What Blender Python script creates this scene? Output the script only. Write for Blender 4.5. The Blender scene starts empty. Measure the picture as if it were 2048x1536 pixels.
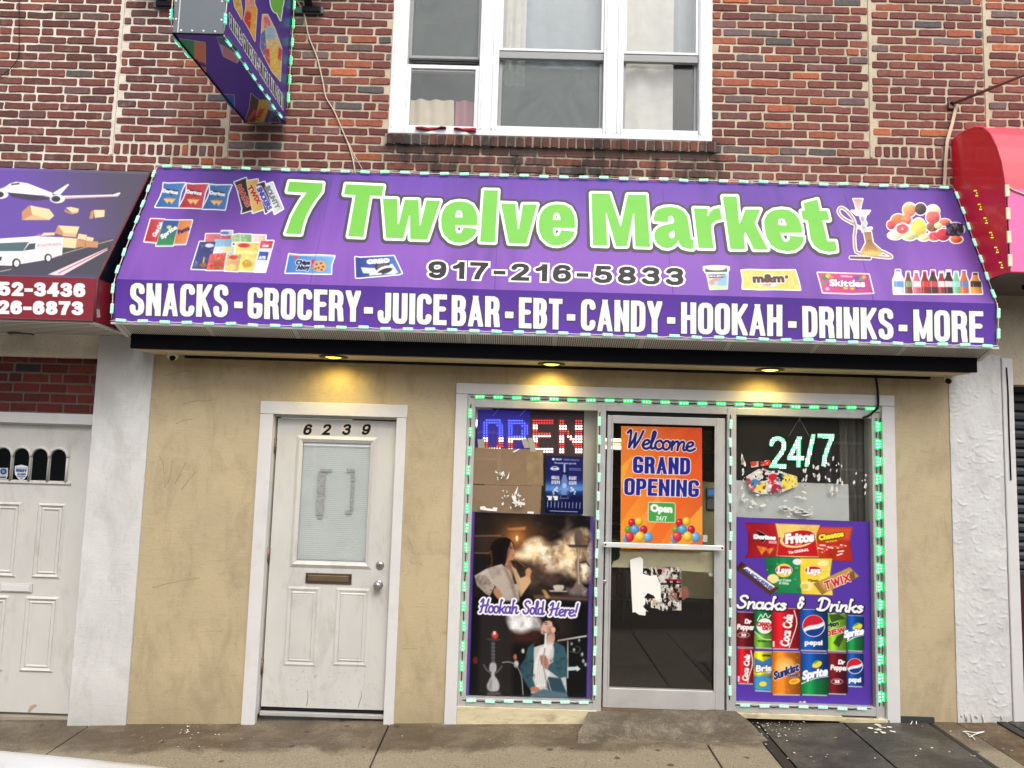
import bpy, bmesh, math, random
import numpy as np
from mathutils import Vector, Matrix

# ---------------------------------------------------------------- camera, world, sun, exposure
SC = bpy.context.scene
COL = SC.collection
F_PX, PITCH, YAW, ROLL, DIST, EYE = 1452.0, 0.0936421, -0.0080133, 0.0297634, 5.3, 1.85   # 2048 px wide photograph
_f = np.array([math.sin(YAW)*math.cos(PITCH), math.cos(YAW)*math.cos(PITCH), math.sin(PITCH)])
_r = np.array([math.cos(YAW), -math.sin(YAW), 0.0])
_u = np.cross(_r, _f)
CR = _r*math.cos(ROLL) + _u*math.sin(ROLL)
CU = -_r*math.sin(ROLL) + _u*math.cos(ROLL)
CF = _f
CAM = np.array([0.0, -DIST, EYE])
cd = bpy.data.cameras.new('camera')
cam = bpy.data.objects.new('camera', cd)
COL.objects.link(cam)
cd.sensor_fit = 'HORIZONTAL'; cd.sensor_width = 36.0
cd.lens = F_PX/2048*36.0
cd.clip_start = 0.05; cd.clip_end = 500
cam.matrix_world = Matrix(((CR[0], CU[0], -CF[0], CAM[0]), (CR[1], CU[1], -CF[1], CAM[1]), (CR[2], CU[2], -CF[2], CAM[2]), (0, 0, 0, 1)))
SC.camera = cam
SUN_EL, SUN_AZ = 50.0, 15.0            # degrees; azimuth measured from the street side (-y) towards +x
w = bpy.data.worlds.new('World'); SC.world = w; w.use_nodes = True
nt = w.node_tree
bg = nt.nodes['Background']
sky = nt.nodes.new('ShaderNodeTexSky'); sky.sky_type = 'NISHITA'; sky.sun_disc = False
sky.sun_elevation = math.radians(SUN_EL); sky.sun_rotation = math.radians(180-SUN_AZ)
sky.air_density = 1.0; sky.dust_density = 4.0; sky.ozone_density = 0.6
hs = nt.nodes.new('ShaderNodeHueSaturation'); hs.inputs['Saturation'].default_value = 0.45      # thin overcast: greyer than a clear sky
nt.links.new(sky.outputs[0], hs.inputs['Color']); nt.links.new(hs.outputs[0], bg.inputs[0]); bg.inputs[1].default_value = 0.15
ld = bpy.data.lights.new('sun', 'SUN'); ld.energy = 1.0; ld.angle = math.radians(24); ld.color = (1.0, 0.95, 0.88)
sun = bpy.data.objects.new('sun', ld); COL.objects.link(sun)
sd_ = Vector((math.sin(math.radians(SUN_AZ))*math.cos(math.radians(SUN_EL)), -math.cos(math.radians(SUN_AZ))*math.cos(math.radians(SUN_EL)), math.sin(math.radians(SUN_EL))))
sun.rotation_euler = sd_.to_track_quat('Z', 'Y').to_euler(); sun.location = (3, -12, 14)
vs = SC.view_settings
vs.view_transform = 'Standard'; vs.look = 'None'; vs.gamma = 1.0; vs.use_curve_mapping = False
vs.exposure = 0.5

# ---------------------------------------------------------------- geometry helpers
def rays(px, py):
    px = np.asarray(px, float); py = np.asarray(py, float)
    return ((px-1024)/F_PX)[..., None]*CR - ((py-768)/F_PX)[..., None]*CU + CF
class Plane:
    def __init__(self, p, n):
        self.p = np.array(p, float); n = np.array(n, float); self.n = n/np.linalg.norm(n)
    def at(self, px, py, off=0.0):
        d = rays(px, py); t = ((self.p-CAM)@self.n)/(d@self.n)
        return CAM + d*t[..., None] + self.n*off
def PY(y): return Plane((0, y, 0), (0, -1, 0))
def fx(px, py, y=0.0):
    p = PY(y).at(px, py); return float(p[0]), float(p[2])
def lin(c):
    c = np.asarray(c, float)/255.0
    return np.where(c <= 0.04045, c/12.92, ((c+0.055)/1.055)**2.4)

def link(name, me, parent=None):
    o = bpy.data.objects.new(name, me); COL.objects.link(o)
    if parent is not None: o.parent = parent
    return o
def tag(o, label=None, cat=None, group=None, kind=None):
    if label: o['label'] = label
    if cat: o['category'] = cat
    if group: o['group'] = group
    if kind: o['kind'] = kind
    return o
def thing(name, label, cat, group=None, loc=(0, 0, 0)):
    o = bpy.data.objects.new(name, None); COL.objects.link(o); o.location = loc
    o.empty_display_size = 0.1
    return tag(o, label, cat, group)

class MB:
    """collects faces for ONE mesh"""
    def __init__(self): self.bm = bmesh.new(); self.mats = []
    def mi(self, m):
        if m not in self.mats: self.mats.append(m)
        return self.mats.index(m)
    def _put(self, vs, fs, m, smooth=False, mat=None):
        k = self.mi(m)
        bv = [self.bm.verts.new(mat @ Vector(v) if mat else v) for v in vs]
        out = []
        for f in fs:
            try:
                q = self.bm.faces.new([bv[i] for i in f]); q.material_index = k; q.smooth = smooth; out.append(q)
            except ValueError: pass
        return bv, out
    def box(self, x0, x1, y0, y1, z0, z1, m, bev=0.0, mat=None):
        v = [(x0, y0, z0), (x1, y0, z0), (x1, y1, z0), (x0, y1, z0), (x0, y0, z1), (x1, y0, z1), (x1, y1, z1), (x0, y1, z1)]
        f = [(0, 3, 2, 1), (4, 5, 6, 7), (0, 1, 5, 4), (1, 2, 6, 5), (2, 3, 7, 6), (3, 0, 4, 7)]
        bv, bf = self._put(v, f, m, mat=mat)
        if bev:
            es = list({e for q in bf for e in q.edges})
            r = bmesh.ops.bevel(self.bm, geom=es, offset=bev, segments=2, profile=0.5, affect='EDGES')
            for q in r['faces']: q.material_index = self.mi(m)
        return self
    def poly(self, pts, m, smooth=False): self._put(pts, [tuple(range(len(pts)))], m, smooth); return self
    def prism(self, pts, vec, m, bev=0.0):
        n = len(pts); p2 = [tuple(Vector(p)+Vector(vec)) for p in pts]
        f = [tuple(range(n)), tuple(range(2*n-1, n-1, -1))] + [(i, i+n, (i+1) % n+n, (i+1) % n) for i in range(n)]
        bv, bf = self._put(list(pts)+p2, f, m)
        bmesh.ops.recalc_face_normals(self.bm, faces=bf)
        if bev:
            r = bmesh.ops.bevel(self.bm, geom=list({e for q in bf for e in q.edges}), offset=bev, segments=2, profile=0.5, affect='EDGES')
            for q in r['faces']: q.material_index = self.mi(m)
        return self
    def tube(self, pts, r, m, n=8, closed=False, caps=True):
        P = [Vector(p) for p in pts]; N = len(P); rings = []
        rr = r if isinstance(r, (list, tuple)) else [r]*N
        up = Vector((0, 0, 1)); prev = None
        k = self.mi(m)
        for i in range(N):
            t = (P[(i+1) % N]-P[i-1]) if closed else (P[min(i+1, N-1)]-P[max(i-1, 0)])
            t.normalize()
            a = prev if prev is not None else (up if abs(t.dot(up)) < 0.9 else Vector((1, 0, 0)))
            a = (a - t*a.dot(t)).normalized(); b = t.cross(a); prev = a
            rings.append([self.bm.verts.new(P[i]+(a*math.cos(2*math.pi*j/n)+b*math.sin(2*math.pi*j/n))*rr[i]) for j in range(n)])
        for i in range(N if closed else N-1):
            A, B = rings[i], rings[(i+1) % N]
            for j in range(n):
                q = self.bm.faces.new((A[j], A[(j+1) % n], B[(j+1) % n], B[j])); q.material_index = k; q.smooth = True
        if caps and not closed:
            for R, s in ((rings[0], -1), (rings[-1], 1)):
                q = self.bm.faces.new(R if s > 0 else R[::-1]); q.material_index = k
        return self
    def lathe(self, prof, m, mat=None, n=24, smooth=True):
        """prof: (r, z) pairs turned about z; mat places it"""
        rows = []; k = self.mi(m)
        for r, z in prof:
            if r < 1e-6: rows.append([self.bm.verts.new(mat @ Vector((0, 0, z)) if mat else (0, 0, z))])
            else:
                ring = [Vector((r*math.cos(2*math.pi*j/n), r*math.sin(2*math.pi*j/n), z)) for j in range(n)]
                rows.append([self.bm.verts.new(mat @ v if mat else v) for v in ring])
        for A, B in zip(rows, rows[1:]):
            for j in range(n):
                a, b = A[j % len(A)], A[(j+1) % len(A)]; c, d = B[(j+1) % len(B)], B[j % len(B)]
                vs_ = [v for i, v in enumerate((a, b, c, d)) if v not in (a, b, c, d)[:i]]
                if len(vs_) > 2:
                    q = self.bm.faces.new(vs_); q.material_index = k; q.smooth = smooth
        return self
    def build(self, name, parent=None, recalc=True):
        if recalc: bmesh.ops.recalc_face_normals(self.bm, faces=self.bm.faces)
        me = bpy.data.meshes.new(name); self.bm.to_mesh(me); self.bm.free()
        for m in self.mats: me.materials.append(m)
        return link(name, me, parent)

def raw_mesh(name, V, Fs, mats, parent=None, cols=None, midx=None, smooth=False):
    me = bpy.data.meshes.new(name)
    V = np.asarray(V, np.float32)
    if isinstance(Fs, np.ndarray):
        nf, k = Fs.shape
        me.vertices.add(len(V)); me.vertices.foreach_set('co', V.ravel())
        me.loops.add(nf*k); me.loops.foreach_set('vertex_index', Fs.astype(np.int32).ravel())
        me.polygons.add(nf); me.polygons.foreach_set('loop_start', np.arange(0, nf*k, k, dtype=np.int32))
        me.polygons.foreach_set('loop_total', np.full(nf, k, np.int32))
        me.update(calc_edges=True)
    else:
        me.from_pydata([tuple(v) for v in V.tolist()], [], [list(f) for f in Fs])
    if cols is not None:
        a = me.color_attributes.new('Col', 'FLOAT_COLOR', 'POINT')
        c = np.ones((len(V), 4), np.float32); c[:, :3] = cols
        a.data.foreach_set('color', c.ravel())
    for m in mats: me.materials.append(m)
    if midx is not None: me.polygons.foreach_set('material_index', np.asarray(midx, np.int32))
    if smooth: me.polygons.foreach_set('use_smooth', np.ones(len(me.polygons), bool))
    me.update()
    return link(name, me, parent)

# ---------------------------------------------------------------- material helpers
MATS = {}
def base(name):
    m = bpy.data.materials.new(name); m.use_nodes = True
    return m, m.node_tree, m.node_tree.nodes['Principled BSDF']
def noise(nt, scale, detail=4, rough=0.55, vec=None, dist=0.0):
    n = nt.nodes.new('ShaderNodeTexNoise'); n.inputs['Scale'].default_value = scale
    n.inputs['Detail'].default_value = detail; n.inputs['Roughness'].default_value = rough; n.inputs['Distortion'].default_value = dist
    if vec is not None: nt.links.new(vec, n.inputs['Vector'])
    return n.outputs['Fac']
def coords(nt, scale=(1, 1, 1)):
    t = nt.nodes.new('ShaderNodeTexCoord'); mp = nt.nodes.new('ShaderNodeMapping'); mp.inputs['Scale'].default_value = scale
    nt.links.new(t.outputs['Object'], mp.inputs['Vector']); return mp.outputs['Vector']
def ramp(nt, fac, stops, interp='LINEAR'):
    r = nt.nodes.new('ShaderNodeValToRGB'); r.color_ramp.interpolation = interp
    e = r.color_ramp.elements
    while len(e) < len(stops): e.new(0.5)
    for k, (p, c) in enumerate(stops):
        e[k].position = p
        e[k].color = (*c, 1) if not np.isscalar(c) else (c, c, c, 1)
    nt.links.new(fac, r.inputs['Fac']); return r.outputs['Color']
def mix(nt, fac, a, b, mode='MIX'):
    n = nt.nodes.new('ShaderNodeMix'); n.data_type = 'RGBA'; n.blend_type = mode
    for s, v in ((0, fac), (6, a), (7, b)):
        if isinstance(v, bpy.types.NodeSocket): nt.links.new(v, n.inputs[s])
        elif s == 0: n.inputs[0].default_value = v
        else: n.inputs[s].default_value = (*v, 1)
    return n.outputs[2]
def mth(nt, op, a, b=None):
    n = nt.nodes.new('ShaderNodeMath'); n.operation = op
    for i, v in enumerate((a, b)):
        if v is None: continue
        if isinstance(v, bpy.types.NodeSocket): nt.links.new(v, n.inputs[i])
        else: n.inputs[i].default_value = v
    return n.outputs[0]
def bump(nt, bsdf, h, strength=0.3, dist=0.01):
    b = nt.nodes.new('ShaderNodeBump'); b.inputs['Strength'].default_value = strength; b.inputs['Distance'].default_value = dist
    nt.links.new(h, b.inputs['Height']); nt.links.new(b.outputs[0], bsdf.inputs['Normal'])
def simple(name, rgb, rough=0.5, metal=0.0, var=0.12, scale=6.0, bmp=0.0, bscale=80, dirt=None, dirt_amt=0.5, dirt_scale=3.0, dirt_thr=(0.55, 0.75), stretch=(1, 1, 1)):
    """painted / metal / plastic surface with cloudy variation, optional dirt and relief; rgb is sRGB 0-255"""
    if name in MATS: return MATS[name]
    m, nt, b = base(name); c = lin(rgb)
    v = coords(nt, stretch)
    f = noise(nt, scale, 5, 0.6, v)
    col = ramp(nt, f, [(0.3, tuple(c*(1-var))), (0.7, tuple(np.minimum(c*(1+var), 1)))])
    if dirt is not None:
        g = noise(nt, dirt_scale, 8, 0.7, v, 0.6)
        k = ramp(nt, g, [(dirt_thr[0], 0.0), (dirt_thr[1], dirt_amt)])
        col = mix(nt, k, col, tuple(lin(dirt)))
    nt.links.new(col, b.inputs['Base Color'])
    b.inputs['Roughness'].default_value = rough; b.inputs['Metallic'].default_value = metal
    if bmp: bump(nt, b, noise(nt, bscale, 5, 0.6, v), bmp, 0.004)
    MATS[name] = m; return m
def flat(name, rgb, rough=0.5):
    m = simple(name, rgb, rough, 0, 0.03, 9.0); m.node_tree.nodes['Principled BSDF'].inputs['Specular IOR Level'].default_value = .2
    return m
def emit(name, rgb, strength):
    if name in MATS: return MATS[name]
    m, nt, b = base(name)
    b.inputs['Base Color'].default_value = (*(lin(rgb)*0.6), 1); b.inputs['Emission Color'].default_value = (*lin(rgb), 1)
    b.inputs['Emission Strength'].default_value = strength
    MATS[name] = m; return m
def printed(name='printed_vinyl', rough=0.38):
    if name in MATS: return MATS[name]
    m, nt, b = base(name)
    a = nt.nodes.new('ShaderNodeVertexColor'); a.layer_name = 'Col'
    nt.links.new(a.outputs['Color'], b.inputs['Base Color']); b.inputs['Roughness'].default_value = rough; b.inputs['Specular IOR Level'].default_value = .18
    MATS[name] = m; return m
def glass(name, tint=(0.97, 0.985, 0.98), dust=0.0, dustcol=(150, 155, 150), swirl=False, refl=1.0):
    """window glass: reflecting film over a see-through body, with grime in soft smears"""
    if name in MATS: return MATS[name]
    m = bpy.data.materials.new(name); m.use_nodes = True; nt = m.node_tree; nt.nodes.clear()
    out = nt.nodes.new('ShaderNodeOutputMaterial')
    tr = nt.nodes.new('ShaderNodeBsdfTransparent'); tr.inputs[0].default_value = (*tint, 1)
    gl = nt.nodes.new('ShaderNodeBsdfGlossy'); gl.inputs['Roughness'].default_value = 0.02
    fr = nt.nodes.new('ShaderNodeFresnel'); fr.inputs[0].default_value = 1.52
    mx = nt.nodes.new('ShaderNodeMixShader')
    ge = nt.nodes.new('ShaderNodeNewGeometry')
    nt.links.new(mth(nt, 'MULTIPLY', mth(nt, 'MULTIPLY', fr.outputs[0], refl*1.8), mth(nt, 'SUBTRACT', 1.0, ge.outputs['Backfacing'])), mx.inputs[0]); nt.links.new(tr.outputs[0], mx.inputs[1]); nt.links.new(gl.outputs[0], mx.inputs[2])
    sh = mx.outputs[0]
    if dust:
        df = nt.nodes.new('ShaderNodeBsdfDiffuse'); df.inputs[0].default_value = (*lin(dustcol), 1)
        v = coords(nt, (1, 1, 1))
        g = noise(nt, 2.2 if swirl else 3.0, 7, 0.68, v, 3.0 if swirl else 0.8)
        k = ramp(nt, g, [(0.25, dust*0.45), (0.75, dust*1.35)])
        m2 = nt.nodes.new('ShaderNodeMixShader'); nt.links.new(k, m2.inputs[0]); nt.links.new(sh, m2.inputs[1]); nt.links.new(df.outputs[0], m2.inputs[2]); sh = m2.outputs[0]
    nt.links.new(sh, out.inputs[0]); MATS[name] = m; return m

# ---------------------------------------------------------------- signed distance drawing (for everything printed or lettered)
def seg_dist(X, Y, P, closed=False):
    P = np.asarray(P, float); Q = np.roll(P, -1, 0) if closed else P[1:]; A = P if closed else P[:-1]
    d = np.full(X.shape, 1e9)
    for (ax, ay), (bx, by) in zip(A, Q):
        ex, ey = bx-ax, by-ay; L = ex*ex+ey*ey
        t = np.clip(((X-ax)*ex+(Y-ay)*ey)/(L if L > 1e-12 else 1), 0, 1)
        d = np.minimum(d, (X-ax-t*ex)**2+(Y-ay-t*ey)**2)
    return np.sqrt(d)
def inside(X, Y, P):
    P = np.asarray(P, float); Q = np.roll(P, -1, 0); r = np.zeros(X.shape, bool)
    for (ax, ay), (bx, by) in zip(P, Q):
        if ay == by: continue
        c = (ay > Y) != (by > Y)
        r ^= c & (X < (bx-ax)*(Y-ay)/(by-ay)+ax)
    return r
def smooth_pts(P, n=5, closed=False):
    P = [np.array(p, float) for p in P]; N = len(P)
    if N < 3: return np.array(P)
    out = []
    rng = range(N if closed else N-1)
    for i in rng:
        if closed: a, b, c, d = P[i-1], P[i], P[(i+1) % N], P[(i+2) % N]
        else: a, b, c, d = P[max(i-1, 0)], P[i], P[i+1], P[min(i+2, N-1)]
        for k in range(n):
            t = k/n
            out.append(0.5*((2*b)+(c-a)*t+(2*a-5*b+4*c-d)*t*t+(3*b-a-3*c+d)*t**3))
    if not closed: out.append(P[-1])
    return np.array(out)
class Sh:
    """a 2-D shape: signed distance function with its bounding box (photo pixels, y down)"""
    def __init__(self, f, bb): self.f, self.bb = f, bb
    def grow(self, r): return Sh(lambda X, Y, f=self.f: f(X, Y)-r, (self.bb[0]-r, self.bb[1]-r, self.bb[2]+r, self.bb[3]+r))
    def shift(self, dx, dy): return Sh(lambda X, Y, f=self.f: f(X-dx, Y-dy), (self.bb[0]+dx, self.bb[1]+dy, self.bb[2]+dx, self.bb[3]+dy))
def _bb(P): P = np.asarray(P, float); return (P[:, 0].min(), P[:, 1].min(), P[:, 0].max(), P[:, 1].max())
def Poly(P, holes=(), sm=0, closed=True):
    if sm: P = smooth_pts(P, sm, True)
    def f(X, Y):
        d = seg_dist(X, Y, P, True); i = inside(X, Y, P)
        for h in holes:
            d = np.minimum(d, seg_dist(X, Y, h, True)); i &= ~inside(X, Y, h)
        return np.where(i, -d, d)
    return Sh(f, _bb(P))
def Line(P, w, sm=0):
    if sm: P = smooth_pts(P, sm)
    b = _bb(P); h = w/2
    return Sh(lambda X, Y: seg_dist(X, Y, P)-h, (b[0]-h, b[1]-h, b[2]+h, b[3]+h))
def Ell(cx, cy, rx, ry, rot=0.0):
    c, s = math.cos(rot), math.sin(rot); r = max(rx, ry)
    def f(X, Y):
        x = ((X-cx)*c+(Y-cy)*s)/rx; y = (-(X-cx)*s+(Y-cy)*c)/ry
        return (np.sqrt(x*x+y*y)-1)*min(rx, ry)
    return Sh(f, (cx-r, cy-r, cx+r, cy+r))
def Union(L):
    b = np.array([s.bb for s in L])
    def f(X, Y):
        d = np.full(X.shape, 1e6)
        for s in L:
            ix = (X > s.bb[0]-30) & (X < s.bb[2]+30) & (Y > s.bb[1]-30) & (Y < s.bb[3]+30)
            if ix.all(): d = np.minimum(d, s.f(X, Y))
            elif ix.any(): d[ix] = np.minimum(d[ix], s.f(X[ix], Y[ix]))
        return d
    return Sh(f, (b[:, 0].min(), b[:, 1].min(), b[:, 2].max(), b[:, 3].max()))
def K(ox, oy, sc, P): return [(ox+x/sc, oy+y/sc) for x, y in P]

# stroke alphabets: (width factor, strokes), unit box, y up
def _c(*p): return ('c', p)
def _l(*p): return ('l', p)
def _d(*p): return ('d', p)
_O = [(0, .8), (.03, .9), (.14, .97), (.32, 1), (.68, 1), (.86, .97), (.97, .9), (1, .8), (1, .2), (.97, .1), (.86, .03), (.68, 0), (.32, 0), (.14, .03), (.03, .1), (0, .2), (0, .8)]
_C = [(1, .79), (1, .84), (.97, .9), (.86, .97), (.68, 1), (.32, 1), (.14, .97), (.03, .9), (0, .8), (0, .2), (.03, .1), (.14, .03), (.32, 0), (.68, 0), (.86, .03), (.97, .1), (1, .16), (1, .22)]
_S = [(1, .78), (.98, .87), (.88, .96), (.62, 1), (.36, 1), (.1, .95), (0, .83), (.02, .68), (.16, .58), (.5, .5), (.84, .42), (.98, .32), (1, .17), (.9, .05), (.64, 0), (.36, 0), (.1, .05), (.01, .14), (0, .22)]
SANS = {
 'A': (1.1, [('a', ((0, 0), (.5, 1))), ('a', ((.5, 1), (1, 0))), _d((.2, .22), (.8, .22))]),
 'B': (1, [_l((0, 0), (0, 1)), _l((0, 1), (.62, 1), (.84, .96), (.94, .88), (.95, .76), (.9, .62), (.76, .54), (.5, .53), (0, .53)), _l((.5, .53), (.8, .5), (.96, .4), (1, .26), (.94, .1), (.76, .01), (.5, 0), (0, 0))]),
 'C': (1, [_l(*_C)]), 'O': (1, [_l(*_O)]), '0': (1, [_l(*_O)]),
 'D': (1, [_l((0, 0), (0, 1)), _l((0, 1), (.55, 1), (.84, .96), (.97, .86), (1, .7), (1, .3), (.97, .14), (.84, .04), (.55, 0), (0, 0))]),
 'E': (.85, [_l((0, 0), (0, 1)), _l((0, 1), (1, 1)), _l((0, .53), (.9, .53)), _l((0, 0), (1, 0))]),
 'F': (.82, [_l((0, 0), (0, 1)), _l((0, 1), (1, 1)), _l((0, .5), (.85, .5))]),
 'G': (1.02, [_l(*(_C[:-2]+[(1, .2), (1, .41), (.62, .41)]))]),
 'H': (1, [_l((0, 0), (0, 1)), _l((1, 0), (1, 1)), _l((0, .52), (1, .52))]),
 'I': (0, [_l((.5, 0), (.5, 1))]),
 'J': (.85, [_l((1, 1), (1, .2), (.95, .08), (.75, 0), (.3, 0), (.06, .08), (0, .2), (0, .32))]),
 'K': (1.08, [_l((0, 0), (0, 1)), ('a', ((1, 1), (.05, .4))), ('a', ((.34, .6), (1, 0)))]),
 'L': (.8, [_l((0, 1), (0, 0)), _l((0, 0), (1, 0))]),
 'M': (1.35, [_l((0, 0), (0, 1)), _d((0, 1), (.5, .05)), _d((.5, .05), (1, 1)), _l((1, 1), (1, 0))]),
 'N': (1.02, [_l((0, 0), (0, 1)), _d((0, 1), (1, 0)), _l((1, 0), (1, 1))]),
 'P': (.95, [_l((0, 0), (0, 1)), _l((0, 1), (.6, 1), (.85, .96), (.97, .86), (1, .72), (.96, .56), (.84, .47), (.6, .44), (0, .44))]),
 'R': (1.02, [_l((0, 0), (0, 1)), _l((0, 1), (.6, 1), (.84, .96), (.95, .86), (.96, .73), (.92, .6), (.8, .52), (.55, .5), (0, .5)), _l((.5, .5), (.82, .45), (.93, .34), (.95, .15), (1, 0))]),
 'S': (1, [_l(*_S)]),
 'T': (.95, [_l((0, 1), (1, 1)), _l((.5, 1), (.5, 0))]),
 'U': (1, [_l((0, 1), (0, .2), (.04, .08), (.2, .01), (.5, 0), (.8, .01), (.96, .08), (1, .2), (1, 1))]),
 'V': (1.05, [_l((0, 1), (.5, 0)), _l((.5, 0), (1, 1))]),
 'W': (1.4, [_l((0, 1), (.26, 0)), _l((.26, 0), (.5, .95)), _l((.5, .95), (.74, 0)), _l((.74, 0), (1, 1))]),
 'X': (1.05, [_l((0, 0), (1, 1)), _l((0, 1), (1, 0))]),
 'Y': (1.05, [_l((0, 1), (.5, .42)), _l((1, 1), (.5, .42)), _l((.5, .42), (.5, 0))]),
 'Z': (.95, [_l((0, 1), (1, 1)), _l((1, 1), (0, 0)), _l((0, 0), (1, 0))]),
 '-': (.5, [_l((0, .42), (1, .42))]), '/': (.6, [_l((0, 0), (1, 1))]), '.': (0, [_l((.5, 0), (.5, .02))]),
 '1': (.55, [_l((1, 0), (1, 1)), _l((1, 1), (.5, .8), (.05, .72))]),
 '2': (1, [_l((.02, .78), (.06, .87), (.16, .95), (.4, 1), (.64, 1), (.88, .94), (.98, .82), (.96, .66), (.8, .5), (.4, .24), (.08, 0)), _l((.05, 0), (1, 0))]),
 '3': (1, [_l((.03, .83), (.1, .92), (.3, 1), (.62, 1), (.88, .93), (.96, .78), (.88, .62), (.66, .54), (.42, .53)), _l((.66, .53), (.9, .45), (1, .28), (.94, .1), (.72, 0), (.34, 0), (.1, .07), (.01, .17))]),
 '4': (1.02, [_l((.76, 0), (.76, 1)), _l((.76, 1), (0, .26)), _l((0, .26), (1, .26))]),
 '5': (1, [_l((.9, 1), (.16, 1)), _l((.16, 1), (.08, .5)), _l((.08, .5), (.3, .6), (.6, .62), (.88, .55), (1, .38), (.98, .18), (.84, .05), (.6, 0), (.32, 0), (.1, .06), (.02, .15))]),
 '6': (1, [_l((.96, .85), (.86, .95), (.6, 1), (.34, .98), (.12, .84), (.02, .6), (0, .34), (.06, .12), (.24, .01), (.5, 0), (.78, .03), (.96, .16), (1, .32), (.94, .5), (.76, .6), (.5, .61), (.2, .54), (.03, .4))]),
 '7': (.98, [_l((0, 1), (1, 1)), _l((1, 1), (.6, .5), (.42, .2), (.36, 0))]),
 '8': (1, [_l((.5, .53), (.2, .6), (.06, .74), (.12, .92), (.36, 1), (.64, 1), (.88, .92), (.94, .74), (.8, .6), (.5, .53)), _l((.5, .53), (.14, .44), (0, .27), (.06, .09), (.32, 0), (.68, 0), (.94, .09), (1, .27), (.86, .44), (.5, .53))]),
 '9': (1, [_l((.04, .15), (.14, .05), (.4, 0), (.66, .02), (.88, .16), (.98, .4), (1, .66), (.94, .88), (.76, .99), (.5, 1), (.22, .97), (.04, .84), (0, .68), (.06, .5), (.24, .4), (.5, .39), (.8, .46), (.97, .6))]),
}
_e = lambda cx, cy, rx, ry, n=14: [(cx+rx*math.cos(a), cy+ry*math.sin(a)) for a in np.linspace(0, 2*math.pi, n)]
SCRIPT = {   # joined handwriting: advance, strokes in cap heights
 'a': (.43, [_c(*_e(.17, .25, .15, .25)), _c((.33, .5), (.32, .14), (.37, .01), (.47, .1))]),
 'c': (.33, [_c((.3, .4), (.2, .5), (.07, .42), (.02, .2), (.1, .02), (.22, 0), (.37, .12))]),
 'd': (.43, [_c(*_e(.17, .25, .15, .25)), _c((.33, 1.0), (.32, .14), (.37, .01), (.47, .1))]),
 'e': (.34, [_c((.0, .2), (.2, .27), (.29, .4), (.19, .5), (.07, .42), (.02, .2), (.1, .02), (.22, 0), (.38, .12))]),
 'h': (.43, [_c((.12, .95), (.06, 1.0), (.05, .8), (.05, 0)), _c((.05, .2), (.15, .44), (.26, .5), (.32, .4), (.31, .12), (.37, .01), (.47, .1))]),
 'i': (.2, [_c((.06, .5), (.05, .14), (.1, .01), (.22, .1)), _l((.1, .72), (.1, .74))]),
 'k': (.42, [_c((.12, .95), (.06, 1.0), (.05, .8), (.05, 0)), _l((.36, .5), (.08, .2)), _c((.17, .3), (.3, .04), (.38, .0), (.47, .08))]),
 'l': (.2, [_c((.02, .2), (.14, .7), (.16, .95), (.08, 1.0), (.05, .8), (.05, .14), (.11, .01), (.23, .1))]),
 'm': (.66, [_l((.05, .5), (.05, 0)), _c((.05, .2), (.15, .44), (.25, .5), (.3, .38), (.3, 0)), _c((.3, .2), (.4, .44), (.5, .5), (.55, .38), (.54, .12), (.6, .01), (.7, .1))]),
 'n': (.43, [_l((.05, .5), (.05, 0)), _c((.05, .2), (.15, .44), (.26, .5), (.32, .4), (.31, .12), (.37, .01), (.47, .1))]),
 'o': (.37, [_c(*_e(.17, .25, .15, .25)), _c((.2, .5), (.3, .4), (.4, .44))]),
 'p': (.4, [_l((.05, .5), (.05, -.35)), _c((.05, .2), (.14, .44), (.25, .5), (.34, .36), (.32, .12), (.2, .0), (.07, .06))]),
 'r': (.3, [_l((.05, .5), (.05, 0)), _c((.05, .22), (.14, .44), (.24, .5), (.31, .44))]),
 's': (.3, [_c((.28, .42), (.17, .5), (.06, .42), (.18, .28), (.28, .14), (.16, 0), (.0, .06))]),
 't': (.26, [_c((.1, .85), (.08, .14), (.14, .01), (.26, .1)), _l((-.02, .55), (.24, .58))]),
 'u': (.42, [_c((.04, .5), (.03, .14), (.1, .0), (.2, .04), (.3, .2)), _c((.32, .5), (.31, .12), (.37, .01), (.46, .1))]),
 'W': (.7, [_c((.0, .86), (.08, 1.0), (.14, .9), (.14, .02)), _c((.14, .02), (.3, .5), (.36, .86)), _c((.36, .86), (.36, .02)), _c((.36, .02), (.54, .5), (.66, 1.0))]),
 'H': (.58, [_c((.0, .8), (.1, .98), (.16, .9), (.1, .1), (.02, .0)), _c((.5, 1.0), (.44, .5), (.4, .06), (.5, .04)), _c((.02, .44), (.2, .5), (.52, .58))]),
 'S': (.5, [_c((.44, .84), (.36, .98), (.2, .98), (.1, .82), (.18, .62), (.36, .44), (.38, .2), (.24, .02), (.08, .04), (.0, .2))]),
 'D': (.62, [_c((.16, .98), (.14, .5), (.1, .04)), _c((-.02, .8), (.1, 1.0), (.34, .98), (.52, .78), (.5, .36), (.34, .06), (.12, .02), (-.02, .1))]),
 'C': (.52, [_c((.44, .8), (.36, .98), (.2, .96), (.06, .7), (.02, .34), (.12, .04), (.3, .0), (.46, .18))]),
 '&': (.56, [_c((.44, .78), (.32, .98), (.16, .9), (.14, .68), (.28, .54), (.34, .52)), _c((.3, .54), (.08, .44), (.04, .18), (.18, .01), (.36, .1), (.42, .34), (.52, .42))]),
 '!': (.24, [_c((.14, 1.0), (.1, .6), (.08, .32)), _l((.06, .04), (.06, .05))]),
}
_gill = {}
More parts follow.
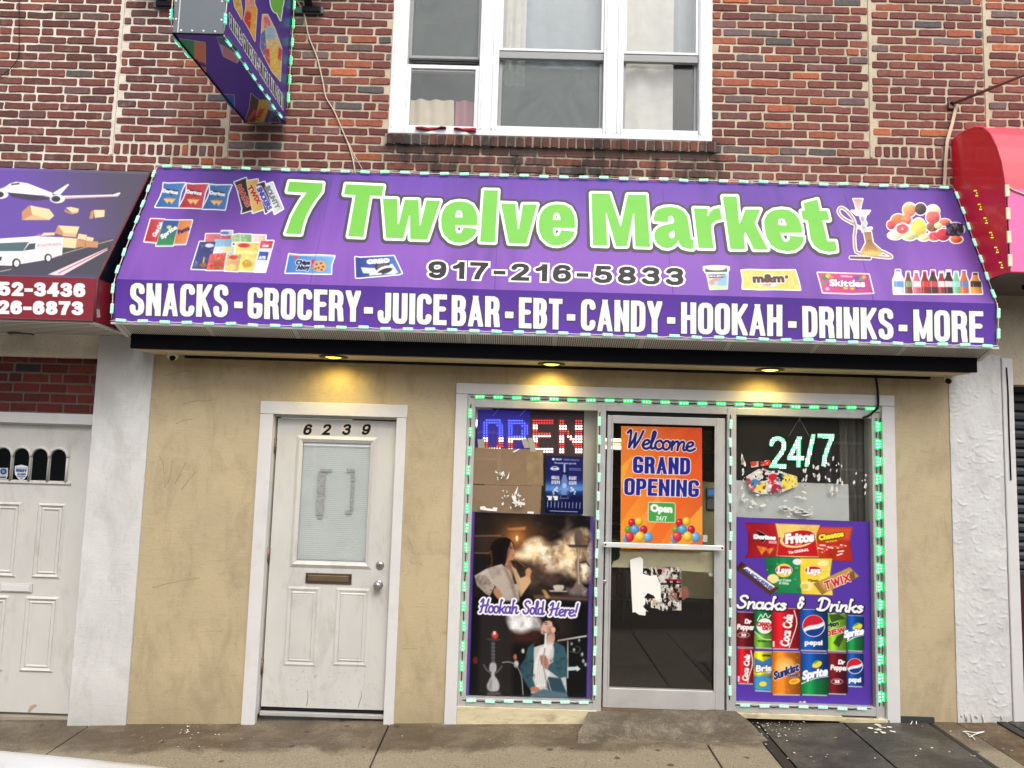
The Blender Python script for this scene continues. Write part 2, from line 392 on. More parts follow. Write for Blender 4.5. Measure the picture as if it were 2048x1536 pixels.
def gill(ch):
    if ch in _gill: return _gill[ch]
    c = bpy.data.curves.new('glyph', 'FONT'); c.body = ch; c.size = 1; c.resolution_u = 4
    o = bpy.data.objects.new('glyph', c); COL.objects.link(o)
    me = o.to_mesh(); V = np.array([v.co[:2] for v in me.vertices]) if len(me.vertices) else np.zeros((0, 2))
    cnt = {}
    for p in me.polygons:
        vs_ = list(p.vertices)
        for a, b in zip(vs_, vs_[1:]+vs_[:1]):
            k = (min(a, b), max(a, b)); cnt[k] = cnt.get(k, 0)+1
    S = [(V[a], V[b]) for (a, b), n in cnt.items() if n == 1]
    o.to_mesh_clear(); bpy.data.objects.remove(o); bpy.data.curves.remove(c)
    x0, x1 = (V[:, 0].min(), V[:, 0].max()) if len(V) else (0, .2)
    _gill[ch] = (S, x0, x1); return _gill[ch]
def Text(s, tl, tr, bl, half=2.0, style='sans', gap=None, slant=0.0, space=0.45, bold=None, asp=1.0):
    """lettering fitted to the parallelogram tl-tr-bl (photo pixels). half = half the stroke width in pixels"""
    tl, tr, bl = (np.array(p, float) for p in (tl, tr, bl))
    Wd, Ht = np.linalg.norm(tr-tl), np.linalg.norm(bl-tl)
    ex, ey = (tr-tl)/Wd, (tl-bl)/Ht
    M = np.linalg.inv(np.array([ex, ey]).T)
    L = []
    if style != 'sans': asp = 1.0
    Ht0, Ht = Ht, Ht/asp
    if style == 'sans':
        g = gap if gap is not None else half*0.8
        wf = [(SANS[c][0] if c != ' ' else None) for c in s]
        fixed = sum((2*half if w_ is not None else space*Ht0) for w_ in wf)+g*(len(s)-1)
        U = (Wd-fixed)/max(sum(w_ for w_ in wf if w_), 1e-6); x = 0
        for c, w_ in zip(s, wf):
            if w_ is None: x += space*Ht0+g; continue
            W = w_*U+2*half
            for kind, P in SANS[c][1]:
                q = np.array([(x+half+a*(W-2*half), half+b*(Ht-2*half)) for a, b in P])
                L.append((q, half*{'d': .66, 'a': .86}.get(kind, 1), (x, x+W), half))
            x += W+g
        box = True
    elif style == 'script':
        adv = [(SCRIPT[c][0] if c != ' ' else space) for c in s]
        tot = sum(adv); x = 0; sx = (Wd-2*half)/tot
        for c, a_ in zip(s, adv):
            if c != ' ':
                for kind, P in SCRIPT[c][1]:
                    q = np.array([(half+(x+a)*sx+slant*b*Ht, half+b*(Ht-2*half)) for a, b in P])
                    if kind == 'c': q = smooth_pts(q, 4)
                    L.append((q, half, None, half))
            x += a_
        box = False
    if style in ('sans', 'script'):
        def f(X, Y):
            u = (X-bl[0])*M[0, 0]+(Y-bl[1])*M[0, 1]; v = ((X-bl[0])*M[1, 0]+(Y-bl[1])*M[1, 1])/asp
            d = np.full(X.shape, 1e6)
            for q, hw, cx, h in L:
                q = q.copy()
                if box:
                    for i, j in ((0, 1), (-1, -2)):
                        e = q[i]-q[j]; n_ = np.linalg.norm(e)
                        if n_ > 0 and ((abs(e[1]) > .5*n_ and min(abs(q[i][1]-h), abs(q[i][1]-(Ht-h))) < 1e-6) or (abs(e[0]) > .9*n_ and min(abs(q[i][0]-(cx[0]+h)), abs(q[i][0]-(cx[1]-h))) < 1e-6)):
                            q[i] = q[i]+e/n_*h*1.6
                x0, x1 = q[:, 0].min()-h-25, q[:, 0].max()+h+25
                ix = (u > x0) & (u < x1)
                if not ix.any(): continue
                dd = seg_dist(u[ix], v[ix], q)-hw
                if box:
                    bxd = np.maximum(np.maximum(cx[0]-u[ix], u[ix]-cx[1]), np.maximum(-v[ix], v[ix]-Ht))
                    dd = np.maximum(dd, bxd)
                d[ix] = np.minimum(d[ix], dd)
            return d
    else:
        G = [gill(c) if c != ' ' else None for c in s]
        xs = []; x = 0; g = 0.08 if gap is None else gap
        for q in G:
            if q is None: x += 0.28; xs.append(0); continue
            xs.append(x-q[1]); x += q[2]-q[1]+g
        tot = x-g; b_ = half if bold is None else bold
        top = 0.69; sx, sy = (Wd-2*b_)/tot, (Ht-2*b_)/top
        def f(X, Y):
            u = (X-bl[0])*M[0, 0]+(Y-bl[1])*M[0, 1]; v = (X-bl[0])*M[1, 0]+(Y-bl[1])*M[1, 1]
            u = u-slant*v
            d = np.full(X.shape, 1e6)
            for q, x_ in zip(G, xs):
                if q is None: continue
                lo, hi = b_+(x_+q[1])*sx-b_-12, b_+(x_+q[2])*sx+b_+12
                ix = (u > lo) & (u < hi)
                if not ix.any(): continue
                uu, vv = u[ix], v[ix]; dd = np.full(uu.shape, 1e9); ins = np.zeros(uu.shape, bool)
                for A, B in q[0]:
                    ax, ay = b_+(A[0]+x_)*sx, b_+A[1]*sy; bx, by = b_+(B[0]+x_)*sx, b_+B[1]*sy
                    ex_, ey_ = bx-ax, by-ay; Lq = ex_*ex_+ey_*ey_
                    t = np.clip(((uu-ax)*ex_+(vv-ay)*ey_)/(Lq if Lq > 1e-12 else 1), 0, 1)
                    dd = np.minimum(dd, (uu-ax-t*ex_)**2+(vv-ay-t*ey_)**2)
                    if ay != by:
                        ins ^= ((ay > vv) != (by > vv)) & (uu < (bx-ax)*(vv-ay)/(by-ay)+ax)
                dd = np.sqrt(dd); dd = np.where(ins, -dd, dd)-b_
                d[ix] = np.minimum(d[ix], dd)
            return d
    br = tr+bl-tl; m_ = half+abs(slant)*Ht0+Ht0*.4
    P = np.array([tl, tr, bl, br])
    return Sh(f, (P[:, 0].min()-m_, P[:, 1].min()-m_, P[:, 0].max()+m_, P[:, 1].max()+m_))

def sheet(name, sh, plane, off, mat, parent=None, res=1.0, canvas=None):
    """a flat printed piece cut to the shape; canvas gives it printed colours"""
    x0, y0, x1, y1 = sh.bb; x0 -= 2*res; y0 -= 2*res; x1 += 2*res; y1 += 2*res
    nx, ny = int((x1-x0)/res)+2, int((y1-y0)/res)+2
    gx, gy = x0+np.arange(nx)*res, y0+np.arange(ny)*res
    X, Y = np.meshgrid(gx, gy); D = sh.f(X, Y); S = D < 0
    n4 = S[:-1, :-1].astype(int)+S[:-1, 1:]+S[1:, :-1]+S[1:, 1:]
    pts, faces = [], []
    full = n4 == 4
    for j in range(ny-1):
        row = full[j]; i = 0
        if canvas is None:
            idx = np.flatnonzero(np.diff(np.concatenate(([0], row.astype(int), [0]))))
            for a, b in zip(idx[::2], idx[1::2]):
                k = len(pts); pts += [(gx[a], gy[j]), (gx[b], gy[j]), (gx[b], gy[j+1]), (gx[a], gy[j+1])]; faces.append((k+3, k+2, k+1, k))
    for j, i in zip(*np.nonzero((n4 > 0) & (n4 < 4))):
        cs = [(i, j), (i+1, j), (i+1, j+1), (i, j+1)]; out = []
        for a in range(4):
            (ia, ja), (ib, jb) = cs[a], cs[(a+1) % 4]; da, db = D[ja, ia], D[jb, ib]
            if da < 0: out.append((gx[ia], gy[ja]))
            if (da < 0) != (db < 0):
                t = da/(da-db); out.append((gx[ia]+t*(gx[ib]-gx[ia]), gy[ja]+t*(gy[jb]-gy[ja])))
        if len(out) > 2:
            k = len(pts); pts += out; faces.append(tuple(range(k+len(out)-1, k-1, -1)))
    if canvas is not None and full.any():
        k = len(pts); idm = np.full((ny, nx), -1); jj, ii = np.nonzero(full)
        use = np.zeros((ny, nx), bool)
        for dj in (0, 1):
            for di in (0, 1): use[jj+dj, ii+di] = True
        uj, ui = np.nonzero(use); idm[uj, ui] = k+np.arange(len(uj)); pts += list(zip(gx[ui], gy[uj]))
        faces += [tuple(q) for q in np.stack([idm[jj+1, ii], idm[jj+1, ii+1], idm[jj, ii+1], idm[jj, ii]], 1).tolist()]
    P = np.array(pts); V = plane.at(P[:, 0], P[:, 1], off)
    cols = canvas.sample(P[:, 0], P[:, 1]) if canvas is not None else None
    return raw_mesh(name, V, faces, [mat], parent, cols)

_rng = np.random.default_rng(7)
def fbm(X, Y, scale, octv=5, seed=0, gain=0.55):
    out = np.zeros(X.shape); amp = 1; tot = 0
    for o in range(octv):
        r = np.random.default_rng(seed*31+o); T = r.random((64, 64)); u = X/scale*(2**o)+o*7.3; v = Y/scale*(2**o)+o*3.1
        iu, iv = np.floor(u).astype(int), np.floor(v).astype(int); fu, fv = u-iu, v-iv
        fu, fv = fu*fu*(3-2*fu), fv*fv*(3-2*fv); g = lambda a, b: T[b % 64, a % 64]
        out += amp*((g(iu, iv)*(1-fu)+g(iu+1, iv)*fu)*(1-fv)+(g(iu, iv+1)*(1-fu)+g(iu+1, iv+1)*fu)*fv); tot += amp; amp *= gain
    return out/tot
class Canvas:
    """print design kept as a colour grid in photo pixels; becomes the printed colours of a sheet"""
    def __init__(self, x0, y0, x1, y1, color, res=0.8):
        self.r = res; self.gx = np.arange(x0-2, x1+3, res); self.gy = np.arange(y0-2, y1+3, res)
        self.X, self.Y = np.meshgrid(self.gx, self.gy); self.C = np.ones(self.X.shape+(3,))*np.array(color, float)
    def fill(self, sh, color, alpha=1.0, soft=0.8):
        m = soft+2
        i0, i1 = np.searchsorted(self.gx, (sh.bb[0]-m, sh.bb[2]+m)); j0, j1 = np.searchsorted(self.gy, (sh.bb[1]-m, sh.bb[3]+m))
        if i1 <= i0 or j1 <= j0: return self
        X, Y = self.X[j0:j1, i0:i1], self.Y[j0:j1, i0:i1]
        a = np.clip(0.5-sh.f(X, Y)/(2*soft), 0, 1)
        if callable(alpha): a = a*alpha(X, Y)
        else: a = a*alpha
        c = color(X, Y) if callable(color) else np.array(color, float)
        W = self.C[j0:j1, i0:i1]; W += (c-W)*a[..., None]
        return self
    def cloud(self, sh, color, scale, seed, thr=0.45, gain=2.5, soft=12, amax=1.0):
        return self.fill(sh, color, lambda X, Y: np.clip((fbm(X, Y, scale, 6, seed)-thr)*gain, 0, 1)*amax, soft)
    def blur(self, n=1):
        for _ in range(n):
            for ax in (0, 1): self.C = (np.roll(self.C, 1, ax)+2*self.C+np.roll(self.C, -1, ax))/4
        return self
    def grain(self, amt, seed=3):
        self.C *= 1+amt*(np.random.default_rng(seed).random(self.X.shape)-0.5)[..., None]; return self
    def sample(self, x, y):
        u = np.clip((x-self.gx[0])/self.r, 0, len(self.gx)-1.001); v = np.clip((y-self.gy[0])/self.r, 0, len(self.gy)-1.001)
        i, j = u.astype(int), v.astype(int); a, b = (u-i)[:, None], (v-j)[:, None]
        c = (self.C[j, i]*(1-a)+self.C[j, i+1]*a)*(1-b)+(self.C[j+1, i]*(1-a)+self.C[j+1, i+1]*a)*b
        return lin(np.clip(c, 0, 255))*0.9
def hgrad(c0, c1, x0, x1):
    c0, c1 = np.array(c0, float), np.array(c1, float)
    return lambda X, Y: c0+(c1-c0)*np.clip((X-x0)/(x1-x0), 0, 1)[..., None]
def vgrad(c0, c1, y0, y1):
    c0, c1 = np.array(c0, float), np.array(c1, float)
    return lambda X, Y: c0+(c1-c0)*np.clip((Y-y0)/(y1-y0), 0, 1)[..., None]

# ================================================================ SETTING: ground
def gz(x, y=0.0): return -0.04+0.034*x+0.012*y
def sheet_xy(mb, x0, x1, y0, y1, m, dz=0.0, nx=1, ny=1, th=0.0):
    """a paving slab that follows the fall of the street"""
    c = [(x0, y0), (x1, y0), (x1, y1), (x0, y1)]
    mb.prism([(x, y, gz(x, y)+dz-th) for x, y in c], (0, 0, th), m, 0.004 if th > 0.02 else 0)

def concrete(name, c0, c1, spots=True, wet=0.75, scale=2.2, dark=(60, 50, 40)):
    m, nt, b = base(name); v = coords(nt)
    f = noise(nt, scale, 9, 0.68, v, 0.5)
    col = ramp(nt, f, [(0.3, tuple(lin(c0)*0.7)), (0.46, tuple(lin(c0))), (0.58, tuple(lin((np.array(c0)+np.array(c1))/2))), (0.72, tuple(lin(c1)))])
    g = noise(nt, 95, 3, 0.8, v)
    col = mix(nt, ramp(nt, g, [(0.35, 0.55), (0.6, 0.0)]), col, tuple(lin(dark)))
    st = coords(nt, (0.5, 2.4, 1)); h = noise(nt, 3.5, 6, 0.65, st)
    col = mix(nt, ramp(nt, h, [(0.5, 0.0), (0.72, 0.6)]), col, tuple(lin(dark)*1.3))
    if spots:
        s = nt.nodes.new('ShaderNodeSeparateXYZ'); nt.links.new(v, s.inputs[0]); dn = noise(nt, 1.7, 7, 0.7, v, .8)
        dry = ramp(nt, mth(nt, 'ADD', mth(nt, 'MULTIPLY', s.outputs['Y'], -1.0), mth(nt, 'MULTIPLY', dn, .5)), [(0.66, 0.0), (0.74, 0.85)])
        col = mix(nt, dry, col, tuple(lin(c1)*1.0)); col = mix(nt, ramp(nt, noise(nt, 140, 2, .8, v), [(0.38, .75), (0.5, 0.0)]), col, tuple(lin(dark)*.9))
        vo = nt.nodes.new('ShaderNodeTexVoronoi'); vo.inputs['Scale'].default_value = 4.5; nt.links.new(v, vo.inputs['Vector'])
        s = ramp(nt, vo.outputs['Distance'], [(0.085, 1.0), (0.11, 0.0)])
        col = mix(nt, mth(nt, 'MULTIPLY', s, 0.75), col, tuple(lin((48, 42, 36))))
        v2 = nt.nodes.new('ShaderNodeTexVoronoi'); v2.inputs['Scale'].default_value = 17; nt.links.new(v, v2.inputs['Vector'])
        s2 = ramp(nt, v2.outputs['Distance'], [(0.06, 1.0), (0.09, 0.0)])
        sel = ramp(nt, noise(nt, 2.0, 2, 0.5, v), [(0.52, 0.0), (0.6, 1.0)])
        col = mix(nt, mth(nt, 'MULTIPLY', s2, sel), col, tuple(lin((196, 188, 174))))
    nt.links.new(col, b.inputs['Base Color'])
    nt.links.new(ramp(nt, h, [(0.4, wet), (0.7, wet*0.6)]), b.inputs['Roughness'])
    if not spots:
        ag = nt.nodes.new('ShaderNodeTexVoronoi'); ag.inputs['Scale'].default_value = 75; nt.links.new(v, ag.inputs['Vector'])
        col = mix(nt, 0.35, col, ramp(nt, ag.outputs['Color'], [(0.2, 0.03), (0.9, 0.34)]), 'OVERLAY'); nt.links.new(col, b.inputs['Base Color'])
    bump(nt, b, mth(nt, 'ADD', g, mth(nt, 'MULTIPLY', f, 1.5)), 0.35 if spots else 0.6, 0.006)
    return m
M_walk = concrete('pavement_concrete', (108, 95, 76), (156, 146, 124))
M_step = concrete('rough_step_concrete', (118, 107, 90), (170, 161, 142), False, 0.9, 5.0, (56, 48, 40))
M_agg = concrete('brown_aggregate', (112, 92, 68), (160, 138, 104), False, 0.9, 9.0, (66, 50, 36))
M_kerb = simple('kerb_stone', (128, 124, 116), 0.8, 0, 0.2, 5, 0.3, 60, (70, 64, 58), 0.6)
M_asph = simple('asphalt', (72, 71, 70), 0.85, 0, 0.25, 30, 0.5, 240)
M_earth = simple('joint_dirt', (38, 34, 29), 0.95, 0, 0.3, 12)

mb = MB()
mb.prism([(x, y, gz(x, y)-0.05) for x, y in ((-60, -2.72), (60, -2.72), (60, 0.6), (-60, 0.6))], (0, 0, 0.025), M_earth)
tag(mb.build('pavement_base'), kind='structure')
mb = MB()
for a, b_ in ((-60, -30), (-30, -14), (-14, -9), (-9, -7.1), (-7.1, -5), (-5, -2.93), (-2.92, -0.835), (-0.825, 1.292), (1.304, 1.66), (2.955, 3.12), (4.9, 7), (7, 9), (9, 14), (14, 30), (30, 60)):
    for y0, y1 in ((-1.335, 0.3), (-2.64, -1.345)):
        sheet_xy(mb, a, b_, y0, y1, M_walk, 0, 1, 1, 0.04)
sheet_xy(mb, 1.67, 2.945, -2.64, -1.52, M_walk, 0, 1, 1, 0.04)
sheet_xy(mb, 3.128, 3.4, -2.64, 0.3, M_agg, -0.002, 1, 1, 0.04)
sheet_xy(mb, 3.4, 4.89, -2.64, -1.3, M_walk, 0, 1, 1, 0.04)
tag(mb.build('pavement'), kind='structure')
mb = MB(); sheet_xy(mb, -60, 60, -2.80, -2.65, M_kerb, 0.0, 1, 1, 0.25); tag(mb.build('kerb'), kind='structure')
mb = MB(); mb.prism([(x, y, gz(x)-0.27) for x, y in ((-60, -11.4), (60, -11.4), (60, -2.70), (-60, -2.70))], (0, 0, 0.1), M_asph)
tag(mb.build('street'), kind='structure')
mb = MB(); sheet_xy(mb, -60, 60, -14.4, -11.4, M_kerb, 0.0, 1, 1, 0.3); tag(mb.build('opposite_pavement'), kind='structure')
mb = MB(); mb.prism([(x, y, gz(x)-0.9) for x, y in ((-300, -300), (300, -300), (300, 300), (-300, 300))], (0, 0, 0.1), M_asph)
tag(mb.build('ground'), kind='structure')

# step ramp of rough concrete in front of the shop door
mb = MB()
xa, xb = 0.57, 1.58
top, bot = [], []
rg = random.Random(4)
N = 14
rows = []
for j, (yy, hh) in enumerate(((-0.005, 0.085), (-0.10, 0.076), (-0.19, 0.062), (-0.255, 0.03), (-0.36, -0.001))):
    rows.append([(xa+(xb-xa)*i/N-(0.03*j if i == 0 else 0)+(0.035*j if i == N else 0)+rg.uniform(-.006, .006), yy+rg.uniform(-.012, .012)*(j > 0), gz(xa+(xb-xa)*i/N, yy)+hh+rg.uniform(-.004, .004)) for i in range(N+1)])
for A, B in zip(rows, rows[1:]):
    for i in range(N): mb.poly([A[i], B[i], B[i+1], A[i+1]], M_step, True)
for k in (0, N):
    for A, B in zip(rows, rows[1:]):
        a, b_ = A[k], B[k]; mb.poly([a, b_, (b_[0], b_[1], gz(b_[0], b_[1])-0.02), (a[0], a[1], gz(a[0], a[1])-0.02)], M_step)
mb.poly([rows[-1][0]]+[rows[-1][i] for i in range(1, N+1)]+[(rows[-1][N][0], rows[-1][N][1], gz(xb)-0.03), (rows[-1][0][0], rows[-1][0][1], gz(xa)-0.03)], M_step)
tag(mb.build('door_step', recalc=True), 'low rough concrete step sloping down from the glass shop door', 'step')

# steel cellar hatch set in the pavement
M_plate = concrete('steel_plate_worn', (74, 70, 64), (124, 118, 108), False, 0.55, 3.2, (34, 32, 30))
M_angle = simple('steel_angle', (62, 58, 54), 0.5, 0.6, 0.25, 8, 0.2, 60)
M_dark = flat('black_gap', (12, 11, 11), 0.9)
t = thing('cellar_hatch', 'worn dark steel cellar hatch in the pavement under the snack window', 'cellar hatch')
mb = MB(); sheet_xy(mb, 1.665, 2.95, -1.51, -0.03, M_dark, -0.02, 1, 1, 0.01); mb.build('hatch_well', t)
mb = MB(); sheet_xy(mb, 1.665, 1.735, -1.51, -0.035, M_angle, 0.004, 1, 1, 0.03); mb.build('frame_bar', t); mb = MB(); sheet_xy(mb, 2.915, 2.95, -1.51, -0.035, M_angle, 0.004, 1, 1, 0.03); mb.build('frame_bar', t)
for a, b_ in ((1.745, 2.325), (2.34, 2.908)):
    mb = MB(); sheet_xy(mb, a, b_, -1.5, -0.04, M_plate, 0.006, 1, 1, 0.012); mb.build('hatch_leaf', t)
t = thing('cellar_hatch', 'dark ribbed steel cellar hatch at the foot of the roller shutter', 'cellar hatch')
mb = MB(); sheet_xy(mb, 3.405, 4.885, -1.28, 0.1, M_dark, -0.02, 1, 1, 0.01); mb.build('hatch_well', t)
mb = MB(); sheet_xy(mb, 3.41, 3.475, -1.28, 0.1, M_angle, 0.004, 1, 1, 0.03); mb.build('frame_bar', t)
mb = MB(); sheet_xy(mb, 3.487, 4.88, -1.27, 0.1, M_plate, 0.004, 1, 1, 0.012)
for k in range(30):
    sheet_xy(mb, 3.5, 4.86, -1.25+k*0.045, -1.245+k*0.045+0.012, M_plate, 0.008, 1, 1, 0.004)
mb.build('hatch_leaf', t)

# ================================================================ BRICKWORK
def brick_mat(name, mortar, smear):
    m, nt, b = base(name); v = coords(nt)
    a = nt.nodes.new('ShaderNodeVertexColor'); a.layer_name = 'Col'
    n1 = noise(nt, 38, 6, 0.65, v); n2 = noise(nt, 9, 5, 0.7, v, 0.4)
    col = mix(nt, 1.0, a.outputs['Color'], ramp(nt, n1, [(0.25, 0.66), (0.7, 1.22)]), 'MULTIPLY')
    if smear: col = mix(nt, ramp(nt, n2, [(0.56, 0.0), (0.74, smear)]), col, tuple(lin(mortar)*0.8))
    col = stain(nt, v, col)
    nt.links.new(col, b.inputs['Base Color']); b.inputs['Roughness'].default_value = 0.9
    bump(nt, b, n1, 0.6, 0.006)
    return m
def stain(nt, v, col):
    """old soot run-off below the upstairs sill"""
    s = nt.nodes.new('ShaderNodeSeparateXYZ'); nt.links.new(v, s.inputs[0])
    def band(o, lo, hi, e):
        a = nt.nodes.new('ShaderNodeMapRange'); a.interpolation_type = 'SMOOTHSTEP'
        a.inputs[1].default_value, a.inputs[2].default_value = lo-e, lo+e; nt.links.new(o, a.inputs[0])
        c = nt.nodes.new('ShaderNodeMapRange'); c.interpolation_type = 'SMOOTHSTEP'
        c.inputs[1].default_value, c.inputs[2].default_value = hi-e, hi+e; c.inputs[3].default_value, c.inputs[4].default_value = 1, 0; nt.links.new(o, c.inputs[0])
        return mth(nt, 'MULTIPLY', a.outputs[0], c.outputs[0])
    k = mth(nt, 'MULTIPLY', band(s.outputs['X'], -1.08, 1.48, 0.07), band(s.outputs['Z'], 3.86, 4.24, 0.05))
    st = nt.nodes.new('ShaderNodeMapping'); st.inputs['Scale'].default_value = (1, 1, 0.35); nt.links.new(v, st.inputs[0])
    n = noise(nt, 5.0, 6, 0.7, st.outputs[0], 0.6)
    k2 = mth(nt, 'MULTIPLY', k, ramp(nt, n, [(0.4, 0.12), (0.62, 0.95)]))
    ledge = mth(nt, 'MULTIPLY', band(s.outputs['X'], -1.06, 1.45, 0.03), band(s.outputs['Z'], 4.085, 4.15, 0.02))
    sill = mth(nt, 'MULTIPLY', band(s.outputs['X'], -1.06, 1.45, 0.02), band(s.outputs['Z'], 4.13, 4.24, 0.015))
    k3 = mth(nt, 'MAXIMUM', mth(nt, 'MAXIMUM', k2, mth(nt, 'MULTIPLY', ledge, 0.8)), mth(nt, 'MULTIPLY', sill, ramp(nt, n, [(0.3, 0.3), (0.65, 0.85)])))
    return mix(nt, k3, col, tuple(lin((46, 40, 36))))
def mortar_mat(name, rgb):
    m, nt, b = base(name); v = coords(nt); c = lin(rgb)
    n1 = noise(nt, 60, 5, 0.7, v); n2 = noise(nt, 3.5, 6, 0.65, v)
    col = ramp(nt, n2, [(0.3, tuple(c*0.74)), (0.65, tuple(np.minimum(c*1.08, 1)))])
    col = mix(nt, ramp(nt, n1, [(0.3, 0.45), (0.5, 0.0)]), col, tuple(c*0.5))
    col = stain(nt, v, col)
    nt.links.new(col, b.inputs['Base Color']); b.inputs['Roughness'].default_value = 0.95
    bump(nt, b, n1, 0.7, 0.006); return m
M_mort_l = mortar_mat('pale_mortar', (236, 228, 212)); M_mort_c = mortar_mat('beige_mortar', (206, 193, 168))
M_brick_l = brick_mat('dark_brick', (220, 210, 195), 0.22); M_brick_c = brick_mat('red_brick', (190, 176, 150), 0.12)
PAL_L = [((112, 66, 58), 5), ((98, 58, 52), 5), ((120, 70, 60), 3), ((92, 62, 58), 2), ((104, 76, 72), 1.6), ((82, 74, 74), .7), ((132, 76, 60), .8)]
PAL_R = [((120, 70, 63), 5), ((106, 60, 56), 5), ((130, 76, 66), 3), ((118, 80, 76), 2), ((92, 86, 86), 0.6), ((110, 90, 88), 1), ((152, 86, 64), 1.3), ((174, 96, 66), 0.4)]
PITCH_B, JOINT = 0.0665, 0.0165
class Bricks:
    def __init__(self, seed, pal): self.V, self.F, self.C, self.r = [], [], [], random.Random(seed); self.pal = pal
    def add(self, x0, x1, z0, z1, y=0.0, proud=0.007, jit=0.0016, col=None):
        r = self.r; w_, h = x1-x0, z1-z0
        if w_ < 0.018: return
        c = min(0.006, w_*0.15, h*0.15)
        nx = max(1, int(w_/0.05)); nz = max(1, int(h/0.05))
        P = []
        for i in range(nx+1): P.append((x0+c+(w_-2*c)*i/nx, z0))
        for i in range(nz+1): P.append((x1, z0+c+(h-2*c)*i/nz))
        for i in range(nx+1): P.append((x1-c-(w_-2*c)*i/nx, z1))
        for i in range(nz+1): P.append((x0, z1-c-(h-2*c)*i/nz))
        k = len(self.V); n = len(P)
        tilt = r.uniform(-.002, .002)
        P = [(x+r.gauss(0, jit), z+r.gauss(0, jit)+tilt*(x-x0)/max(w_, .05)) for x, z in P]
        cx, cz = (x0+x1)/2, (z0+z1)/2; pr = proud+r.uniform(-.0025, .0025)
        ins = 0.002
        f1 = [(x-(ins if x > cx else -ins), z-(ins if z > cz else -ins)) for x, z in P]
        self.V += [(x, y+0.004, z) for x, z in P]+[(x, y-pr+0.003, z) for x, z in P]+[(x, y-pr, z) for x, z in f1]
        self.F += [tuple(range(k+2*n, k+3*n))]
        for a in (0, n):
            self.F += [(k+a+i, k+a+(i+1) % n, k+a+n+(i+1) % n, k+a+n+i) for i in range(n)]
        if col is None:
            col = r.choices([p[0] for p in self.pal], [p[1] for p in self.pal])[0]
        cc = lin(col)*r.uniform(0.92, 1.24)*np.array([1, r.uniform(.96, 1.04), r.uniform(.95, 1.05)])
        self.C += [cc]*(3*n)
    def rows(self, x0, x1, z0, z1, zb, xo=0.0, y=0.0, L=0.2005, pitch=PITCH_B, joint=JOINT, flem=15, **kw):
        k0 = int(round((z0-zb)/pitch)); k1 = int(round((z1-zb)/pitch)); r = self.r
        for k in range(k0, k1):
            za, zc = zb+k*pitch+joint*.5, zb+(k+1)*pitch-joint*.5
            step = L+joint*0.85; cuts = []
            xs = xo-60*step+(step/2 if k % 2 else 0)+r.uniform(-.012, .012)
            if k % flem == flem-1 or k % flem == 6:
                x = xo-40*(step*1.5)+0.03*(k % 5)
                while x < x1:
                    cuts += [(x, x+L), (x+L+joint, x+L+joint+L/2-joint*.6)]; x += L*1.5+joint*1.5
            else:
                x = xs
                while x < x1: cuts.append((x, x+L+r.uniform(-.004, .004))); x += step
            for a, b_ in cuts:
                a, b_ = max(a, x0+joint*.4), min(b_, x1-joint*.4)
                if b_-a > 0.035: self.add(a, b_, za, zc, y, **kw)
    def soldiers(self, x0, x1, z0, z1, n, y=0.0, joint=0.018, **kw):
        w_ = (x1-x0-joint)/n
        for i in range(n): self.add(x0+joint+i*w_, x0+(i+1)*w_, z0+joint*.5, z1-joint*.5, y, **kw)
    def build(self, name, mat, parent): return raw_mesh(name, self.V, self.F, [mat], parent, np.array(self.C))

class Shared(Bricks):
    """courses that run on across a party line: each brick goes to the house it stands in"""
    def __init__(self, seed, parts): super().__init__(seed, PAL_R); self.parts = parts
    def add(self, x0, x1, *a, **k):
        c = (x0+x1)/2
        for lim, q in self.parts:
            if c < lim: q.add(x0, x1, *a, **k); return
XL, XR = -2.69, 3.20          # party lines of the middle house
ZT = 6.2
WX0, WX1, WZ0, WZ1 = -1.037, 1.41, 4.228, 5.95
left_house = thing('row_house', 'left brick house with pale mortar, white door and dark red awning', 'house')
shop_house = thing('row_house', 'middle brick house with white triple window above and cream shop front below', 'house')
right_house = thing('row_house', 'right brick house with roller shutter behind the red round awning', 'house')
B0 = 4.005
# brickwork of the three houses
b1, b2, b3 = Bricks(1, PAL_L), Bricks(2, PAL_R), Bricks(3, PAL_R)
sh_ = Shared(4, [(XL, b1), (XR, b2), (99, b3)])
sh_.rows(-9, 9, 3.6, B0, B0)
sh_.soldiers(-3.13, -2.27, B0, B0+.098, 13)
sh_.rows(-3.118, -2.272, B0+.104, 6.16, B0+.104, 0.05)
b1.rows(-9, -3.143, B0, 6.13, B0)
b1.build('brickwork', M_brick_l, left_house)
mb = MB(); mb.box(-9, XL, 0.0, 0.24, 2.45, ZT, M_mort_l); mb.box(-9.02, XL, -0.04, 0.26, ZT, ZT+.1, M_kerb)
for xx in (-3.131,): mb.box(xx-.011, xx+.011, -0.008, 0.0, B0, 6.18, M_mort_l)
mb.build('upper_wall', left_house)
sh_.rows(-2.248, 9, B0, B0+2*PITCH_B, B0)
Z2 = B0+2*PITCH_B
b2.rows(-2.248, WX0, Z2, 6.13, B0)
b2.rows(WX1, 2.603, Z2, 6.13, B0)
b2.rows(WX0, WX1, B0+30*PITCH_B, 6.13, B0)
sh_.soldiers(2.625, 3.48, Z2, Z2+.097, 13)
sh_.rows(2.625, 3.478, Z2+.103, 6.16, Z2+.103, 0.09)
b2.soldiers(WX0-.02, WX1+.03, Z2-.002, WZ0-.004, 38, -0.014, 0.013, proud=0.012, jit=.0024, col=None)
b2.build('brickwork', M_brick_c, shop_house)
mb = MB()
mb.box(XL, WX0, 0.0, 0.24, 2.48, ZT, M_mort_c); mb.box(WX1, XR, 0.0, 0.24, 2.48, ZT, M_mort_c)
mb.box(WX0, WX1, 0.0, 0.24, 2.48, WZ0, M_mort_c); mb.box(WX0, WX1, 0.0, 0.24, WZ1, ZT, M_mort_c)
